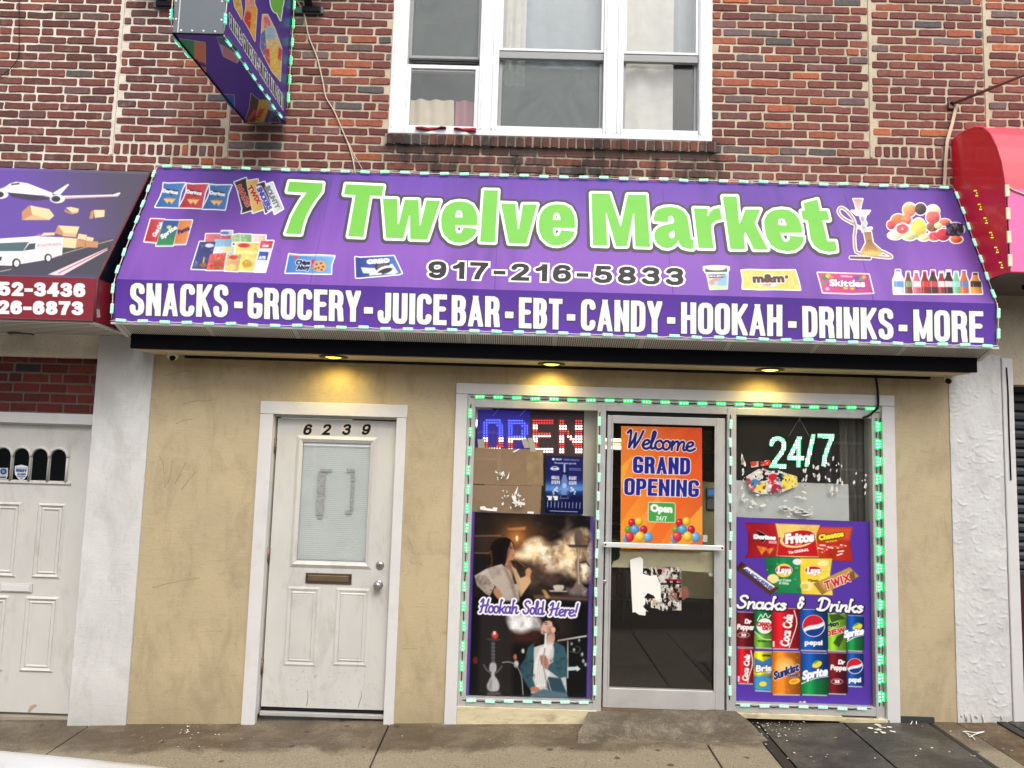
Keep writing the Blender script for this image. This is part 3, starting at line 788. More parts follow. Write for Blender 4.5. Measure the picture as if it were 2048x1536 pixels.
mb.box(WX0-.02, WX1+.03, -0.018, 0.0, Z2+.004, WZ0-.006, M_mort_c)
for xx, za in ((-2.26, B0), (2.614, Z2)): mb.box(xx-.011, xx+.011, -0.008, 0.0, za, 6.18, M_mort_c)
mb.box(XL, XR, -0.04, 0.26, ZT, ZT+.1, M_kerb)
mb.build('upper_wall', shop_house)
# right house brickwork
b3.rows(3.502, 9, Z2, 6.13, B0)
b3.build('brickwork', M_brick_c, right_house)
mb = MB(); mb.box(XR, 9, 0.0, 0.24, 2.45, ZT, M_mort_c); mb.box(XR, 9.02, -0.04, 0.26, ZT, ZT+.1, M_kerb)
mb.box(3.479, 3.501, -0.008, 0, Z2, 6.18, M_mort_c)
mb.build('upper_wall', right_house)

# ================================================================ UPSTAIRS WINDOW
M_upvc = simple('white_window_vinyl', (232, 233, 236), 0.4, 0, 0.04, 5, 0, 80, (150, 146, 140), 0.25, 2.0)
M_screen = simple('grey_screen_frame', (150, 152, 152), 0.5, 0, 0.06)
M_gl_dust = glass('dusty_screened_glass', (0.9, 0.93, 0.93), 0.46, (128, 136, 134), True, 0.9)
M_gl_clear = glass('upper_window_glass', (0.985, 0.99, 0.99), 0.14, (150, 156, 156), False, 1.0)
win = MB()  # outer frame and mullions
def strip(mb, x0, x1, z0, z1, y0, y1, m, bev=0.004): mb.box(x0, x1, y0, y1, z0, z1, m, bev)
gX = lambda p, q=190: fx(p, q)[0]
u1, u2, u3 = (gX(812), gX(957)), (gX(996), gX(1206)), (gX(1246), gX(1397))
strip(win, WX0, u1[0], WZ0, WZ1, -0.012, 0.2, M_upvc); strip(win, u3[1], WX1, WZ0, WZ1, -0.012, 0.2, M_upvc)
strip(win, u1[1], u2[0], WZ0+.04, WZ1, -0.012, 0.2, M_upvc); strip(win, u2[1], u3[0], WZ0+.04, WZ1, -0.012, 0.2, M_upvc)
for a in (WX0, u1[1], u2[1], u3[1]-.012):       # raised ribs on the mullion covers
    strip(win, a+.02, a+.028, WZ0+.05, WZ1-.06, -0.02, -0.012, M_upvc, .002)
for a, b_ in ((u1[1], u2[0]), (u2[1], u3[0])):
    strip(win, b_-.045, b_-.036, WZ0+.05, WZ1-.06, -0.022, -0.012, M_upvc, .002); strip(win, b_-.018, b_-.008, WZ0+.05, WZ1-.06, -0.018, -0.012, M_upvc, .002)
strip(win, u1[0], u3[1], WZ0, WZ0+.04, -0.014, 0.2, M_upvc); strip(win, u1[0], u3[1], WZ1-.05, WZ1, -0.013, 0.2, M_upvc)
wf = win.build('upstairs_window', shop_house); wf['label'] = 'white vinyl triple window frame'
z_of = lambda px, py: fx(px, py)[1]
def sash(x0, x1, z0, z1, y, fr, mfr, mgl, rail=None):
    o = MB(); r_ = rail or fr
    o.box(x0, x0+fr, y, y+.035, z0, z1, mfr, .003); o.box(x1-fr, x1, y, y+.035, z0, z1, mfr, .003)
    o.box(x0+fr, x1-fr, y+.001, y+.034, z0, z0+r_, mfr, .003); o.box(x0+fr, x1-fr, y+.001, y+.034, z1-r_, z1, mfr, .003)
    o.build('sash', wf)
    g = MB(); g.box(x0+fr, x1-fr, y+.014, y+.018, z0+r_, z1-r_, mgl); g.build('pane', wf)
zu = WZ1-.05
sash(u1[0], u1[1], z_of(885, 111), zu, 0.045, .022, M_screen, M_gl_dust)
sash(u1[0], u1[1], WZ0+.045, z_of(885, 129), 0.005, .03, M_upvc, M_gl_clear)
sash(u1[0]+.01, u1[1]-.01, z_of(885, 131), z_of(885, 110), 0.09, .01, M_screen, M_gl_dust)
for (a, b_), p, q, k in ((u2, 98, 1100, 104), (u3, 104, 1320, 121)):
    zz = z_of(q, p+4)
    sash(a, b_, zz, zu, 0.005, .022, M_upvc, M_gl_clear, .02)
    sash(a, b_, WZ0+.045, zz-.004, 0.045, .026, M_screen, M_gl_dust if p == 98 else M_gl_clear)
    o = MB(); o.box(a, b_, 0.008, 0.043, zz-.06, zz-.006, M_screen, .003); o.build('meeting_rail', wf)
    o = MB(); o.box(a, b_, 0.0, 0.04, WZ0+.042, WZ0+.085, M_upvc, .004); o.build('bottom_rail', wf)
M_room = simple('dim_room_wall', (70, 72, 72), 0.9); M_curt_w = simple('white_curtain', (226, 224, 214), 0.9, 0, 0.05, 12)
M_curt_g = simple('blue_grey_curtain', (176, 186, 192), 0.9, 0, 0.05, 12); M_curt_c = simple('cream_curtain', (226, 212, 184), 0.9, 0, 0.06, 12); M_curt_p = simple('pink_curtain', (188, 120, 126), 0.9, 0, 0.06, 12)
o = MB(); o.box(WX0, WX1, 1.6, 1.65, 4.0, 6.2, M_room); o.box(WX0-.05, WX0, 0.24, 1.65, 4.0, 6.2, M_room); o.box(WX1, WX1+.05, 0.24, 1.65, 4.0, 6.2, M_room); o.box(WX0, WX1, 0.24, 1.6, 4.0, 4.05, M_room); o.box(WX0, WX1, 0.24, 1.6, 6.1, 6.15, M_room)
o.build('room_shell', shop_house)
def curtain(x0, x1, z0, z1, y, m, folds=6, amp=0.012, lean=0.0):
    n = 40; V, Fs = [], []
    for i in range(n+1):
        u = i/n; x = x0+(x1-x0)*u; yy = y+amp*math.sin(u*folds*2*math.pi)+amp*.4*math.sin(u*folds*4.7+1)
        V += [(x+lean*(z1-z0), yy, z0), (x, yy, z1)]
    Fs = np.array([(2*i, 2*i+2, 2*i+3, 2*i+1) for i in range(n)])
    o = raw_mesh('curtain', V, Fs, [m], None, smooth=True); return o
def hang(o, label, group='curtains behind the upstairs window'): return tag(o, label, 'curtain', group)
hang(curtain(u2[0]+.0, u2[0]+.20, 4.7, 5.9, 0.14, M_curt_w, 3), 'white curtain edge at the left of the middle upstairs pane')
hang(curtain(u2[0]+.14, u2[1], z_of(1100, 116), 5.9, 0.16, M_curt_g, 4, .006), 'blue grey sheet across the upper middle upstairs pane')
hang(curtain(u3[0], gX(1353), WZ0+.05, 5.9, 0.13, M_curt_w, 2, .008), 'off white blind covering most of the right upstairs pane')
hang(curtain(gX(1350), u3[1], z_of(1320, 100), 5.9, 0.17, M_curt_g, 2, .006), 'grey strip of curtain at the far right upstairs pane')
hang(curtain(u1[0]+.01, gX(905), WZ0+.02, z_of(885, 184), 0.13, M_curt_c, 3, .012, .03), 'cream curtain low in the left upstairs pane')
hang(curtain(gX(908), u1[1], WZ0+.02, z_of(885, 182), 0.15, M_curt_p, 2), 'pink curtain beside the cream one in the left upstairs pane')
# red cloth pinched under the left sash
M_cloth = simple('red_cloth', (150, 36, 52), 0.9, 0, 0.15, 20)
for k, (a, b_, lab) in enumerate(((832, 893, 'rag of dark red cloth hanging limp under the left sash'), (908, 953, 'triangular red rag sticking out at the right of the left sash'))):
    x0, x1 = gX(a, 255), gX(b_, 255); zz = WZ0+.046; n = 12; V, Fs = [], []
    rr = random.Random(k+9)
    for i in range(n+1):
        u = i/n; hh = (0.032*math.sin(math.pi*min(u*1.1+.1, 1))**.6 if k == 0 else 0.012+0.035*u)
        x = x0+(x1-x0)*u; yy = -0.03-0.012*math.sin(u*9)
        V += [(x, 0.012, zz+.002), (x, -0.016+.004*math.sin(u*7), zz+.004), (x, yy, zz-.002), (x, yy-.004, zz-hh*.55), (x, yy+.008, zz-hh*.8)]
    for i in range(n):
        for j in range(4): Fs.append((5*i+j, 5*i+j+1, 5*i+j+6, 5*i+j+5))
    o = raw_mesh('red_cloth', V, np.array(Fs), [M_cloth], None, smooth=True)
    md = o.modifiers.new('thick', 'SOLIDIFY'); md.thickness = 0.003
    tag(o, lab, 'cloth', 'red rags under the left sash')

# ================================================================ GROUND FLOOR OF THE MIDDLE HOUSE
def stucco(name, rgb, dark, bm=0.35):
    m, nt, b = base(name); v = coords(nt); c = lin(rgb)
    n1 = noise(nt, 1.6, 7, 0.62, v, 0.5); n2 = noise(nt, 70, 6, 0.7, v); st = coords(nt, (1.7, 1, 0.8)); n3 = noise(nt, 2.6, 9, 0.74, st, 0.5)
    hz = coords(nt, (0.8, 1, 5)); n4 = noise(nt, 4.0, 9, 0.75, hz, 1.8)
    col = ramp(nt, n1, [(0.3, tuple(c*0.88)), (0.7, tuple(np.minimum(c*1.08, 1)))])
    col = mix(nt, ramp(nt, n3, [(0.48, 0.0), (0.76, 0.5)]), col, tuple(lin(dark)))
    col = mix(nt, ramp(nt, n4, [(0.6, 0.0), (0.68, 0.3)]), col, tuple(lin(dark)*0.7))
    col = mix(nt, ramp(nt, n2, [(0.3, 0.35), (0.42, 0.0)]), col, tuple(lin(dark)*0.8))
    # splash dirt along the foot of the wall
    s = nt.nodes.new('ShaderNodeSeparateXYZ'); nt.links.new(v, s.inputs[0])
    mr = nt.nodes.new('ShaderNodeMapRange'); mr.inputs[1].default_value, mr.inputs[2].default_value = -0.15, 0.25; mr.inputs[3].default_value, mr.inputs[4].default_value = 0.5, 0
    nt.links.new(s.outputs['Z'], mr.inputs[0])
    col = mix(nt, mth(nt, 'MULTIPLY', mr.outputs[0], ramp(nt, n1, [(0.35, 0.1), (0.6, 1.0)])), col, tuple(lin(dark)))
    nt.links.new(col, b.inputs['Base Color']); b.inputs['Roughness'].default_value = 0.9
    n5 = noise(nt, 13, 4, 0.55, v, 1.2)
    bump(nt, b, mth(nt, 'ADD', mth(nt, 'MULTIPLY', n2, .7), mth(nt, 'ADD', mth(nt, 'MULTIPLY', n4, 1.2), mth(nt, 'MULTIPLY', n5, .8))), bm*1.15, 0.005); return m
M_stucco = stucco('cream_stucco', (184, 168, 135), (120, 104, 78))
M_wstucco = stucco('white_stucco', (208, 208, 206), (150, 147, 140), 0.3)
M_trim = simple('painted_white_board', (210, 209, 208), 0.5, 0, 0.05, 4, 0.05, 40, (150, 144, 136), 0.35, 4.0, (0.56, 0.8))
M_door = simple('painted_white_door', (198, 197, 192), 0.45, 0, 0.06, 3, 0.03, 30, (120, 114, 104), 0.5, 4.0, (0.54, 0.8), (1.4, 1, 0.6))
M_alu = simple('brushed_aluminium', (192, 192, 190), 0.42, 0.35, 0.08, 6, 0.0, 60, (130, 126, 120), 0.3, 4.0, (0.55, 0.8))
M_black = flat('black_paint', (22, 22, 24), 0.5)
ZW = 2.50
mb = MB()
def wb(x0, x1, z0, z1): mb.box(x0, x1, -0.012, 0.22, z0, z1, M_stucco)
wb(XL, -1.80, -0.25, ZW); wb(-0.86, -0.40, -0.25, ZW); wb(2.70, 3.137, -0.25, ZW)
wb(-1.80, -0.86, 2.12, ZW); wb(-0.40, 2.70, 2.30, ZW)
mb.build('stucco_wall', shop_house)
# plaster cracks and scratches
def crack(mb, pts, w_=0.0022):
    P = [fx(*p, -0.012) for p in pts]
    mb.tube([(x, -0.0125, z) for x, z in P], w_, M_crack, 4)
M_crack = flat('crack_line', (140, 124, 96), 0.95)  # darker tan for the crack lines
mb = MB()
for P in ([(330, 752), (352, 746), (370, 742), (385, 745)], [(368, 808), (390, 802), (410, 802), (436, 797)], [(905, 740), (912, 752), (915, 768)], [(560, 720), (573, 730), (585, 738)], [(318, 912), (326, 925), (328, 948)], [(345, 920), (340, 955), (328, 975)], [(372, 925), (350, 968)], [(395, 940), (362, 980)], [(305, 1175), (340, 1166), (400, 1155)], [(352, 847), (372, 840), (388, 838)], [(1840, 900), (1850, 905), (1858, 903)], [(815, 1070), (820, 1085), (826, 1098)], [(818, 1120), (826, 1128), (838, 1126), (846, 1132)]): mb = MB(); crack(mb, smooth_pts(P, 3), 0.0011); mb.build('wall_crack', shop_house)
# white pillars
mb = MB(); mb.prism([(-3.09, 0.1, -0.3), (XL+.015, 0.1, -0.3), (XL+.015, -0.035, -0.3), (-3.085, -0.04, -0.3)], (0, 0, 2.96), M_wstucco, 0.008); mb.build('white_pillar', shop_house)
# right pillar: hand-trowelled stucco with raised scallops
mb = MB(); mb.box(3.137, 3.52, -0.012, 0.2, -0.02, 2.66, M_wstucco, 0.004); mb.build('textured_pillar', shop_house)
nx_, nz_ = 72, 440; gx_, gz_ = np.linspace(3.139, 3.518, nx_), np.linspace(0.06, 2.655, nz_); GXm, GZm = np.meshgrid(gx_, gz_)
H = 0.005*fbm(GXm*100, GZm*100, 9, 5, 3)+.004*fbm(GXm*100, GZm*100, 3, 3, 7); rn = np.random.default_rng(12)
for k in range(210):
    cx, cz, R_ = rn.uniform(3.15, 3.51), rn.uniform(.1, 2.6), rn.uniform(.012, .05); a0 = rn.uniform(3.4, 5.6); sp = rn.uniform(.5, 1.3); am = rn.uniform(.0012, .0048)
    dx, dz = GXm-cx, (GZm-cz)*rn.uniform(1.0, 1.6); rr_ = np.hypot(dx, dz); an = np.arctan2(dz, dx) % (2*math.pi); da = np.abs((an-a0+math.pi) % (2*math.pi)-math.pi)
    e = np.where(rr_ < R_, np.exp(-((rr_-R_)/.012)**2), np.exp(-((rr_-R_)/.0035)**2)); H += am*e*np.clip(1.25-da/sp, 0, 1)
V = np.stack([GXm, -0.013-H, GZm], -1).reshape(-1, 3); ii = np.arange(nx_*nz_).reshape(nz_, nx_)
raw_mesh('trowelled_plaster', V, np.stack([ii[:-1, :-1], ii[:-1, 1:], ii[1:, 1:], ii[1:, :-1]], -1).reshape(-1, 4), [M_wstucco], shop_house, smooth=True)
for x in (3.165, 3.19, 3.2, 3.232, 3.26, 3.268, 3.31, 3.38, 3.44):
    h = rg.uniform(.01, .055); mb = MB(); mb.tube([(x, -0.024, 0.11+h*.3), (x+rg.uniform(-.004, .004), -0.026, 0.12-h)], [0.006, 0.0015], M_wstucco, 5); mb.build('paint_drip', shop_house)

# soffit box above the shop front: dark fascia and cream underside
M_fascia = simple('black_fascia', (7, 8, 16), 0.75, 0, 0.1, 3); M_fascia.node_tree.nodes['Principled BSDF'].inputs['Specular IOR Level'].default_value = .12
M_soffit = simple('cream_soffit', (206, 190, 150), 0.7, 0, 0.08, 3, 0.05, 60, (140, 120, 90), 0.4)
mb = MB(); mb.box(-2.70, 3.16, -0.315, -0.29, 2.492, 2.60, M_fascia); mb.box(-2.70, -2.675, -0.29, -0.013, 2.505, 2.60, M_fascia); mb.box(3.135, 3.16, -0.29, -0.013, 2.505, 2.60, M_fascia); mb.build('fascia', shop_house)
mb = MB(); mb.box(-2.674, 3.134, -0.289, -0.013, 2.487, 2.52, M_soffit); mb.build('soffit', shop_house)
mb = MB(); mb.box(-2.45, 3.0, -0.03, -0.0125, 2.468, 2.487, M_black); mb.build('cable_channel', shop_house)

# ---------------------------------------------------------------- numbered entry door
ED = MB()
ED.box(-1.868, -1.772, -0.03, 0.02, gz(-1.8)-.01, 2.074, M_trim, .003); ED.box(-0.872, -0.80, -0.03, 0.02, gz(-.8)-.01, 2.074, M_trim, .003)
ED.box(-1.868, -0.795, -0.032, 0.02, 2.076, 2.168, M_trim, .003)
ED.box(-1.80, -1.772, 0.021, 0.16, -0.05, 2.1, M_trim, .002); ED.box(-0.872, -0.85, 0.021, 0.16, -0.05, 2.1, M_trim, .002); ED.box(-1.771, -0.873, 0.021, 0.16, 2.06, 2.1, M_trim, .002)
ed = ED.build('entry_door', shop_house); ed['label'] = 'white panelled door numbered 6239 in a white board surround'
DX0, DX1, DZ0, DZ1, DY = -1.758, -0.876, 0.0, 2.05, 0.04
def dpx(px, py): return fx(px, py, DY)
GX0, GX1 = dpx(590, 1000)[0]-.0, dpx(746, 1000)[0]; GZ0, GZ1 = dpx(660, 1133)[1], dpx(670, 876)[1]
leaf = MB()
leaf.box(DX0, GX0, DY, DY+.044, DZ0, DZ1, M_door, .002); leaf.box(GX1, DX1, DY, DY+.044, DZ0, DZ1, M_door, .002)
leaf.box(GX0, GX1, DY, DY+.044, DZ0, GZ0, M_door); leaf.box(GX0, GX1, DY, DY+.044, GZ1, DZ1, M_door)
leaf.build('door_leaf', ed)
def mould(mb, x0, x1, z0, z1, y, w_, h, m):
    for a in range(4):
        c = [(x0, z0), (x1, z0), (x1, z1), (x0, z1)]; i = [(x0+w_, z0+w_), (x1-w_, z0+w_), (x1-w_, z1-w_), (x0+w_, z1-w_)]
        b_ = (a+1) % 4
        md = lambda p, q: ((p[0]+q[0])/2, (p[1]+q[1])/2)
        m1, m2 = md(c[a], i[a]), md(c[b_], i[b_])
        mb.poly([(c[a][0], y, c[a][1]), (c[b_][0], y, c[b_][1]), (m2[0], y-h, m2[1]), (m1[0], y-h, m1[1])], m)
        mb.poly([(m1[0], y-h, m1[1]), (m2[0], y-h, m2[1]), (i[b_][0], y-.001, i[b_][1]), (i[a][0], y-.001, i[a][1])], m)
o = MB(); mould(o, GX0-.014, GX1+.014, GZ0-.014, GZ1+.014, DY, .05, .014, M_door); o.build('window_moulding', ed)
pan = MB()
for p0, p1, q0, q1 in ((570, 637, 1172, 1332), (668, 738, 1175, 1332)):
    x0, x1 = dpx(p0, (q0+q1)/2)[0], dpx(p1, (q0+q1)/2)[0]; z0, z1 = dpx(p0, q1)[1], dpx(p0, q0)[1]
    mould(pan, x0, x1, z0, z1, DY, .03, .006, M_door); mould(pan, x0+.034, x1-.034, z0+.034, z1-.034, DY, .02, .007, M_door)
    pan.box(x0+.052, x1-.052, DY-.005, DY, z0+.052, z1-.052, M_door, .002)
pan.build('door_panels', ed)
bl = MB(); M_blind = simple('pale_blind_slat', (236, 242, 242), 0.6, 0, 0.03)
z = GZ0+.045; k = 0
while z < GZ1-.05:
    x0, x1 = GX0+.04, GX1-.034
    bl.poly([(x0, DY+.019, z), (x1, DY+.019, z), (x1, DY+.0135, z+.0125), (x0, DY+.0135, z+.0125)], M_blind); z += .0142
bl.box(GX0+.037, GX1-.037, DY+.01, DY+.026, GZ1-.06, GZ1-.036, M_blind)
bl.build('blind', ed)
o = MB(); o.box(GX0+.02, GX1-.02, DY+.028, DY+.03, GZ0+.02, GZ1-.02, flat('pale_blind_backing', (196, 202, 202), 0.9)); o.build('blind_backing', ed)  # pale sheet behind the slats
o = MB(); o.box(GX0+.034, GX1-.034, DY+.004, DY+.007, GZ0+.034, GZ1-.034, glass('door_glass', (0.99, 0.995, 0.99), 0.04, (190, 196, 194), False, 0.6)); o.build('pane', ed)
# dirty tape marks on the glass
M_tape = simple('grey_tape_residue', (142, 146, 144), 0.8, 0, 0.3, 60)
for a, b_, c, d in ((636, 945, 646, 1030), (634, 1031, 645, 1036), (640, 938, 664, 944), (693, 938, 709, 944), (702, 945, 709, 962), (702, 965, 706, 1020), (690, 1021, 703, 1028)):
    x0, z1 = dpx(a, b_); x1, z0 = dpx(c, d); tp = MB(); tp.box(x0, x1, DY+.0025, DY+.0038, z0, z1, M_tape); tp.build('tape_mark', ed)
M_brass = simple('dull_brass', (134, 116, 92), 0.4, 0.7, 0.15, 20); M_nick = simple('satin_nickel', (170, 170, 168), 0.3, 0.85, 0.08, 20)
ms = MB(); x0, z1 = dpx(612, 1145); x1, z0 = dpx(703, 1169)
ms.box(x0, x1, DY-.008, DY-.001, z0, z1, simple('bronze_plate', (104, 88, 74), 0.4, 0.6, 0.1, 20), .002); ms.box(x0+.02, x1-.02, DY-.014, DY-.0085, z0+.018, z1-.014, M_brass, .003)
for sx in (x0+.01, x1-.01): ms.box(sx-.004, sx+.004, DY-.010, DY-.0085, z0+.04, z0+.048, M_black)
ms.build('mail_slot', ed)
RX = Matrix.Rotation(math.radians(90), 4, 'X')
def disc_at(px, py, y): x, z = fx(px, py, y); return Matrix.Translation((x, y, z)) @ RX
o = MB(); o.lathe([(0, .016), (.012, .016), (.024, .012), (.03, .006), (.031, 0)], M_nick, disc_at(760, 1130.5, DY), 28); o.box(*(lambda x, z: (x-.002, x+.002, DY-.0175, DY-.016, z-.006, z+.006))(*fx(760, 1130.5, DY)), M_black); o.build('deadbolt', ed)
o = MB(); o.lathe([(0, .062), (.015, .062), (.026, .056), (.031, .045), (.028, .032), (.016, .022), (.014, .01), (.03, .006), (.034, 0)], M_nick, disc_at(757, 1170, DY), 28); o.build('door_knob', ed)
hg = simple('rusty_hinge', (120, 104, 90), 0.5, 0.5, 0.3, 30)
for p in ((549, 890), (536, 1110), (521, 1333)):
    o = MB(); x, z = fx(*p, 0.03); o.tube([(-1.766, 0.032, z-.05), (-1.766, 0.032, z+.05)], .008, hg, 10); o.box(-1.771, -1.755, 0.036, 0.0395, z-.05, z+.05, hg); o.build('hinge', ed)
o = MB(); o.box(DX0, DX1, DY-.02, DY+.06, -0.055, -0.028, M_alu, .003); o.box(DX0, DX1, DY+.006, DY+.03, -0.028, -0.002, M_black); o.build('threshold', ed)
PD = PY(DY)
mlab = simple('number_label', (206, 199, 178), 0.5); 
for ch, a in (('6', 603), ('2', 641), ('3', 681), ('9', 720)):
    o = MB(); c = [fx(a+4, 846, DY-.001), fx(a+29, 848, DY-.001), fx(a+22, 870, DY-.001), fx(a-2, 869, DY-.001)]; o.poly([(x, DY-.0012, z) for x, z in c], mlab); q = o.build('number_label', ed)
    sheet('house_number', Text(ch, (a+7, 848), (a+23.5, 848.5), (a+2, 869.5), 2.5, 'sans', asp=.9), PD, .0022, M_black, ed, 0.4)
# scuffs on the lower door
o = MB()
rg = random.Random(3)
for P in ([(615, 1380), (616, 1395), (613, 1412)], [(722, 1380), (723, 1392), (716, 1414)], [(628, 1355), (634, 1350)]):
    o.tube([(x, DY-.0005, z) for x, z in (fx(*p, DY) for p in P)], .002, M_tape, 4)
for k in range(46):
    p = (rg.uniform(540, 760), rg.uniform(1340, 1412)); x, z = fx(*p, DY); a = rg.uniform(-.6, .6); l = rg.uniform(.004, .014)
    if DX0 < x < DX1: o.tube([(x, DY-.0003, z), (x+l*math.cos(a), DY-.0003, z+l*math.sin(a))], .0014, M_tape, 4)
q = o.build('scuff_marks', ed); q['kind'] = 'stuff'

# ---------------------------------------------------------------- shop front
SF = MB()
SF.box(-0.447, -0.362, -0.03, 0.02, gz(-.4)-.01, 2.262, M_trim, .003); SF.box(2.645, 2.735, -0.03, 0.02, gz(2.7)-.01, 2.262, M_trim, .003)
SF.box(-0.447, 2.735, -0.032, 0.02, 2.264, 2.342, M_trim, .003)
sf = SF.build('shop_front', shop_house); sf['label'] = 'white boarded shop front with glass door between two windows'
GY = 0.03                                   # plane of the shop glass
G = lambda px, py, y=GY: fx(px, py, y)
XA0, XA1 = -0.362, 2.645
al = MB()
ZB = 0.10
lw = (G(942, 1100)[0], G(1189, 1100)[0]); dr = (G(1206, 1100)[0], G(1450, 1100)[0]); rw = (G(1468.5, 1100)[0], G(1743, 1250)[0])
zt = G(1060, 818)[1]; zbl = G(1060, 1395)[1]; zbr = G(1600, 1406)[1]; zbot = 0.035
al.box(XA0+.001, lw[0], -0.02, 0.10, zbot, 2.22, M_alu, .003); al.box(rw[1], XA1-.055, -0.02, 0.10, 0.06, 2.22, M_alu, .003)
al.box(XA1-.054, XA1-.001, 0.0, 0.10, 0.06, 2.22, M_alu, .003)
al.box(lw[1], dr[0], -0.02, 0.10, 0.03, 2.22, M_alu, .003); al.box(dr[1], rw[0], -0.02, 0.10, 0.05, 2.22, M_alu, .003)
for a, b_ in (lw, dr, rw): al.box(a, b_, -0.018, 0.10, zt, 2.22, M_alu, .003)
al.box(lw[0], lw[1], -0.018, 0.10, zbl-.055, zbl, M_alu, .003); al.box(rw[0], rw[1], -0.018, 0.10, zbr-.06, zbr, M_alu, .003)
al.box(XA0+.001, XA1-.001, -0.012, 0.11, 2.221, 2.263, M_alu)
al.build('aluminium_frame', sf)
M_shopglass = glass('shop_glass', (0.97, 0.985, 0.975), 0.05, (140, 140, 136), False, 1.2)
for a, b_, z0 in ((lw[0], lw[1], zbl), (rw[0], rw[1], zbr)):
    o = MB(); o.box(a, b_, GY, GY+.006, z0, zt, M_shopglass); o.build('shop_window_pane', sf)
M_sill = simple('bare_wood_sill', (206, 194, 160), 0.8, 0, 0.15, 4, 0.2, 30, (120, 98, 70), 0.6, 5.0, (0.5, 0.7), (1, 1, 4))
o = MB(); o.box(XA0, dr[0]-.03, -0.03, 0.1, gz(0)-.02, zbl-.056, M_sill, .004); o.build('window_sill', sf)
o = MB(); o.box(rw[0]-.01, 2.33, -0.035, 0.02, zbr-.095, zbr-.061, M_sill, .003); o.box(2.31, 2.66, -0.03, 0.02, zbr-.105, zbr-.075, M_sill, .003); o.build('window_sill', sf)
o = MB(); o.box(rw[0]-.02, 2.645, 0.0, 0.1, gz(1.7)-.03, zbr-.1, simple('dark_gap_fill', (44, 34, 28), 0.9, 0, 0.3, 8)); o.box(2.735, 2.97, -0.03, -.013, gz(2.8)-.02, gz(2.8)+.04, flat('dark_skirting', (56, 60, 62), .7)); o.build('base_board', sf)  # dark fill in the gap below the right sill, plus skirting
# glass door
ddx0, ddx1 = dr[0]+.012, dr[1]-.012; ddz0, ddz1 = 0.085, zt-.03
gx0, gx1 = G(1219, 1100, 0)[0], G(1431, 1100, 0)[0]; gz0, gz1 = G(1320, 1379, 0)[1], G(1320, 849, 0)[1]
sd = MB()
sd.box(ddx0, gx0, -0.008, 0.036, ddz0, ddz1, M_alu, .003); sd.box(gx1, ddx1, -0.008, 0.036, ddz0, ddz1, M_alu, .003)
sd.box(gx0, gx1, -0.0075, 0.0355, ddz0, gz0, M_alu, .003); sd.box(gx0, gx1, -0.0075, 0.0355, gz1, ddz1, M_alu, .003)
sd.box(dr[0]+.001, dr[1]-.001, 0.0, .05, zt-.022, zt-.002, M_black)
sdo = sd.build('glass_shop_door', shop_house); sdo['label'] = 'aluminium framed glass shop door with push bar'
M_doorglass = glass('shop_door_glass', (0.93, 0.95, 0.94), 0.03, (112, 100, 86), False, 1.0)
o = MB(); o.box(gx0, gx1, 0.012, 0.018, gz0, gz1, M_doorglass); o.build('pane', sdo)
for xx, s in ((gx0, 1), (gx1, -1)):
    o = MB(); o.box(xx+s*.001 if s > 0 else xx-.012, xx+.012 if s > 0 else xx-.001, -0.012, -.008, gz0, gz1, M_alu, .001); o.build('glazing_bead', sdo)
x0, zz = fx(1207, 1089, -.05); x1, z2 = fx(1447, 1096, -.05); zz = (zz+z2)/2
o = MB(); o.box(x0, x1, -0.062, -0.045, zz-.017, zz+.017, simple('white_bar', (226, 226, 224), 0.35, 0.2, 0.04), .003)
for xx in (x0+.02, x1-.035): o.box(xx, xx+.015, -0.045, -0.0085, zz-.01, zz+.01, M_alu)
for xx in (x0+.012, x1-.012): o.lathe([(0, .003), (.006, .003), (.007, 0)], M_black, Matrix.Translation((xx, -0.0622, zz)) @ RX, 12)
o.build('push_bar', sdo)
o = MB(); o.lathe([(0, .014), (.008, .014), (.014, .008), (.016, 0)], M_nick, disc_at(1209, 1163, -.008), 20); o.build('lock_cylinder', sdo)
for q in (1075, 1102, 1130):
    o = MB(); o.lathe([(0, .003), (.004, .002), (.005, 0)], M_nick, disc_at(1210, q, -.008), 10); o.build('screw', sdo)
o = MB(); o.box(dr[0], dr[1], -0.02, 0.1, 0.035, 0.082, simple('wood_threshold', (120, 96, 72), .8, 0, .3, 6, .3, 30)); o.build('threshold', sdo)

# dim shop interior
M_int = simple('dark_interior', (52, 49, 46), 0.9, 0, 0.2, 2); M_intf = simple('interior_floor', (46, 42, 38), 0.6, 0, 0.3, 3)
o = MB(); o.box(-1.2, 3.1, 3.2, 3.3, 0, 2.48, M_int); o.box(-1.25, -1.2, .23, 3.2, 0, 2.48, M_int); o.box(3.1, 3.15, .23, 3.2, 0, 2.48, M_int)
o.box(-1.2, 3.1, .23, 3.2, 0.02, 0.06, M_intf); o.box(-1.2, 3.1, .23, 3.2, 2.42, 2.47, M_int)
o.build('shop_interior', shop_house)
rg = random.Random(21)
M_shelf = simple('shelf_metal', (120, 118, 112), .5)
sh = thing('shop_shelf', 'dark stocked shelving rack far inside behind the glass door', 'shelf')
o = MB()
for k in range(5): o.box(0.2, 2.2, 2.7, 3.15, .3+k*.4, .33+k*.4, M_shelf)
for xx in (0.2, 1.2, 2.17): o.box(xx, xx+.03, 2.7, 3.15, .06, 2.1, M_shelf)
o.build('rack', sh)
cols = [flat('stock_'+n, c, .6) for n, c in (('red', (150, 40, 36)), ('blue', (40, 60, 130)), ('yellow', (190, 160, 50)), ('white', (190, 190, 186)), ('green', (50, 120, 66)))]
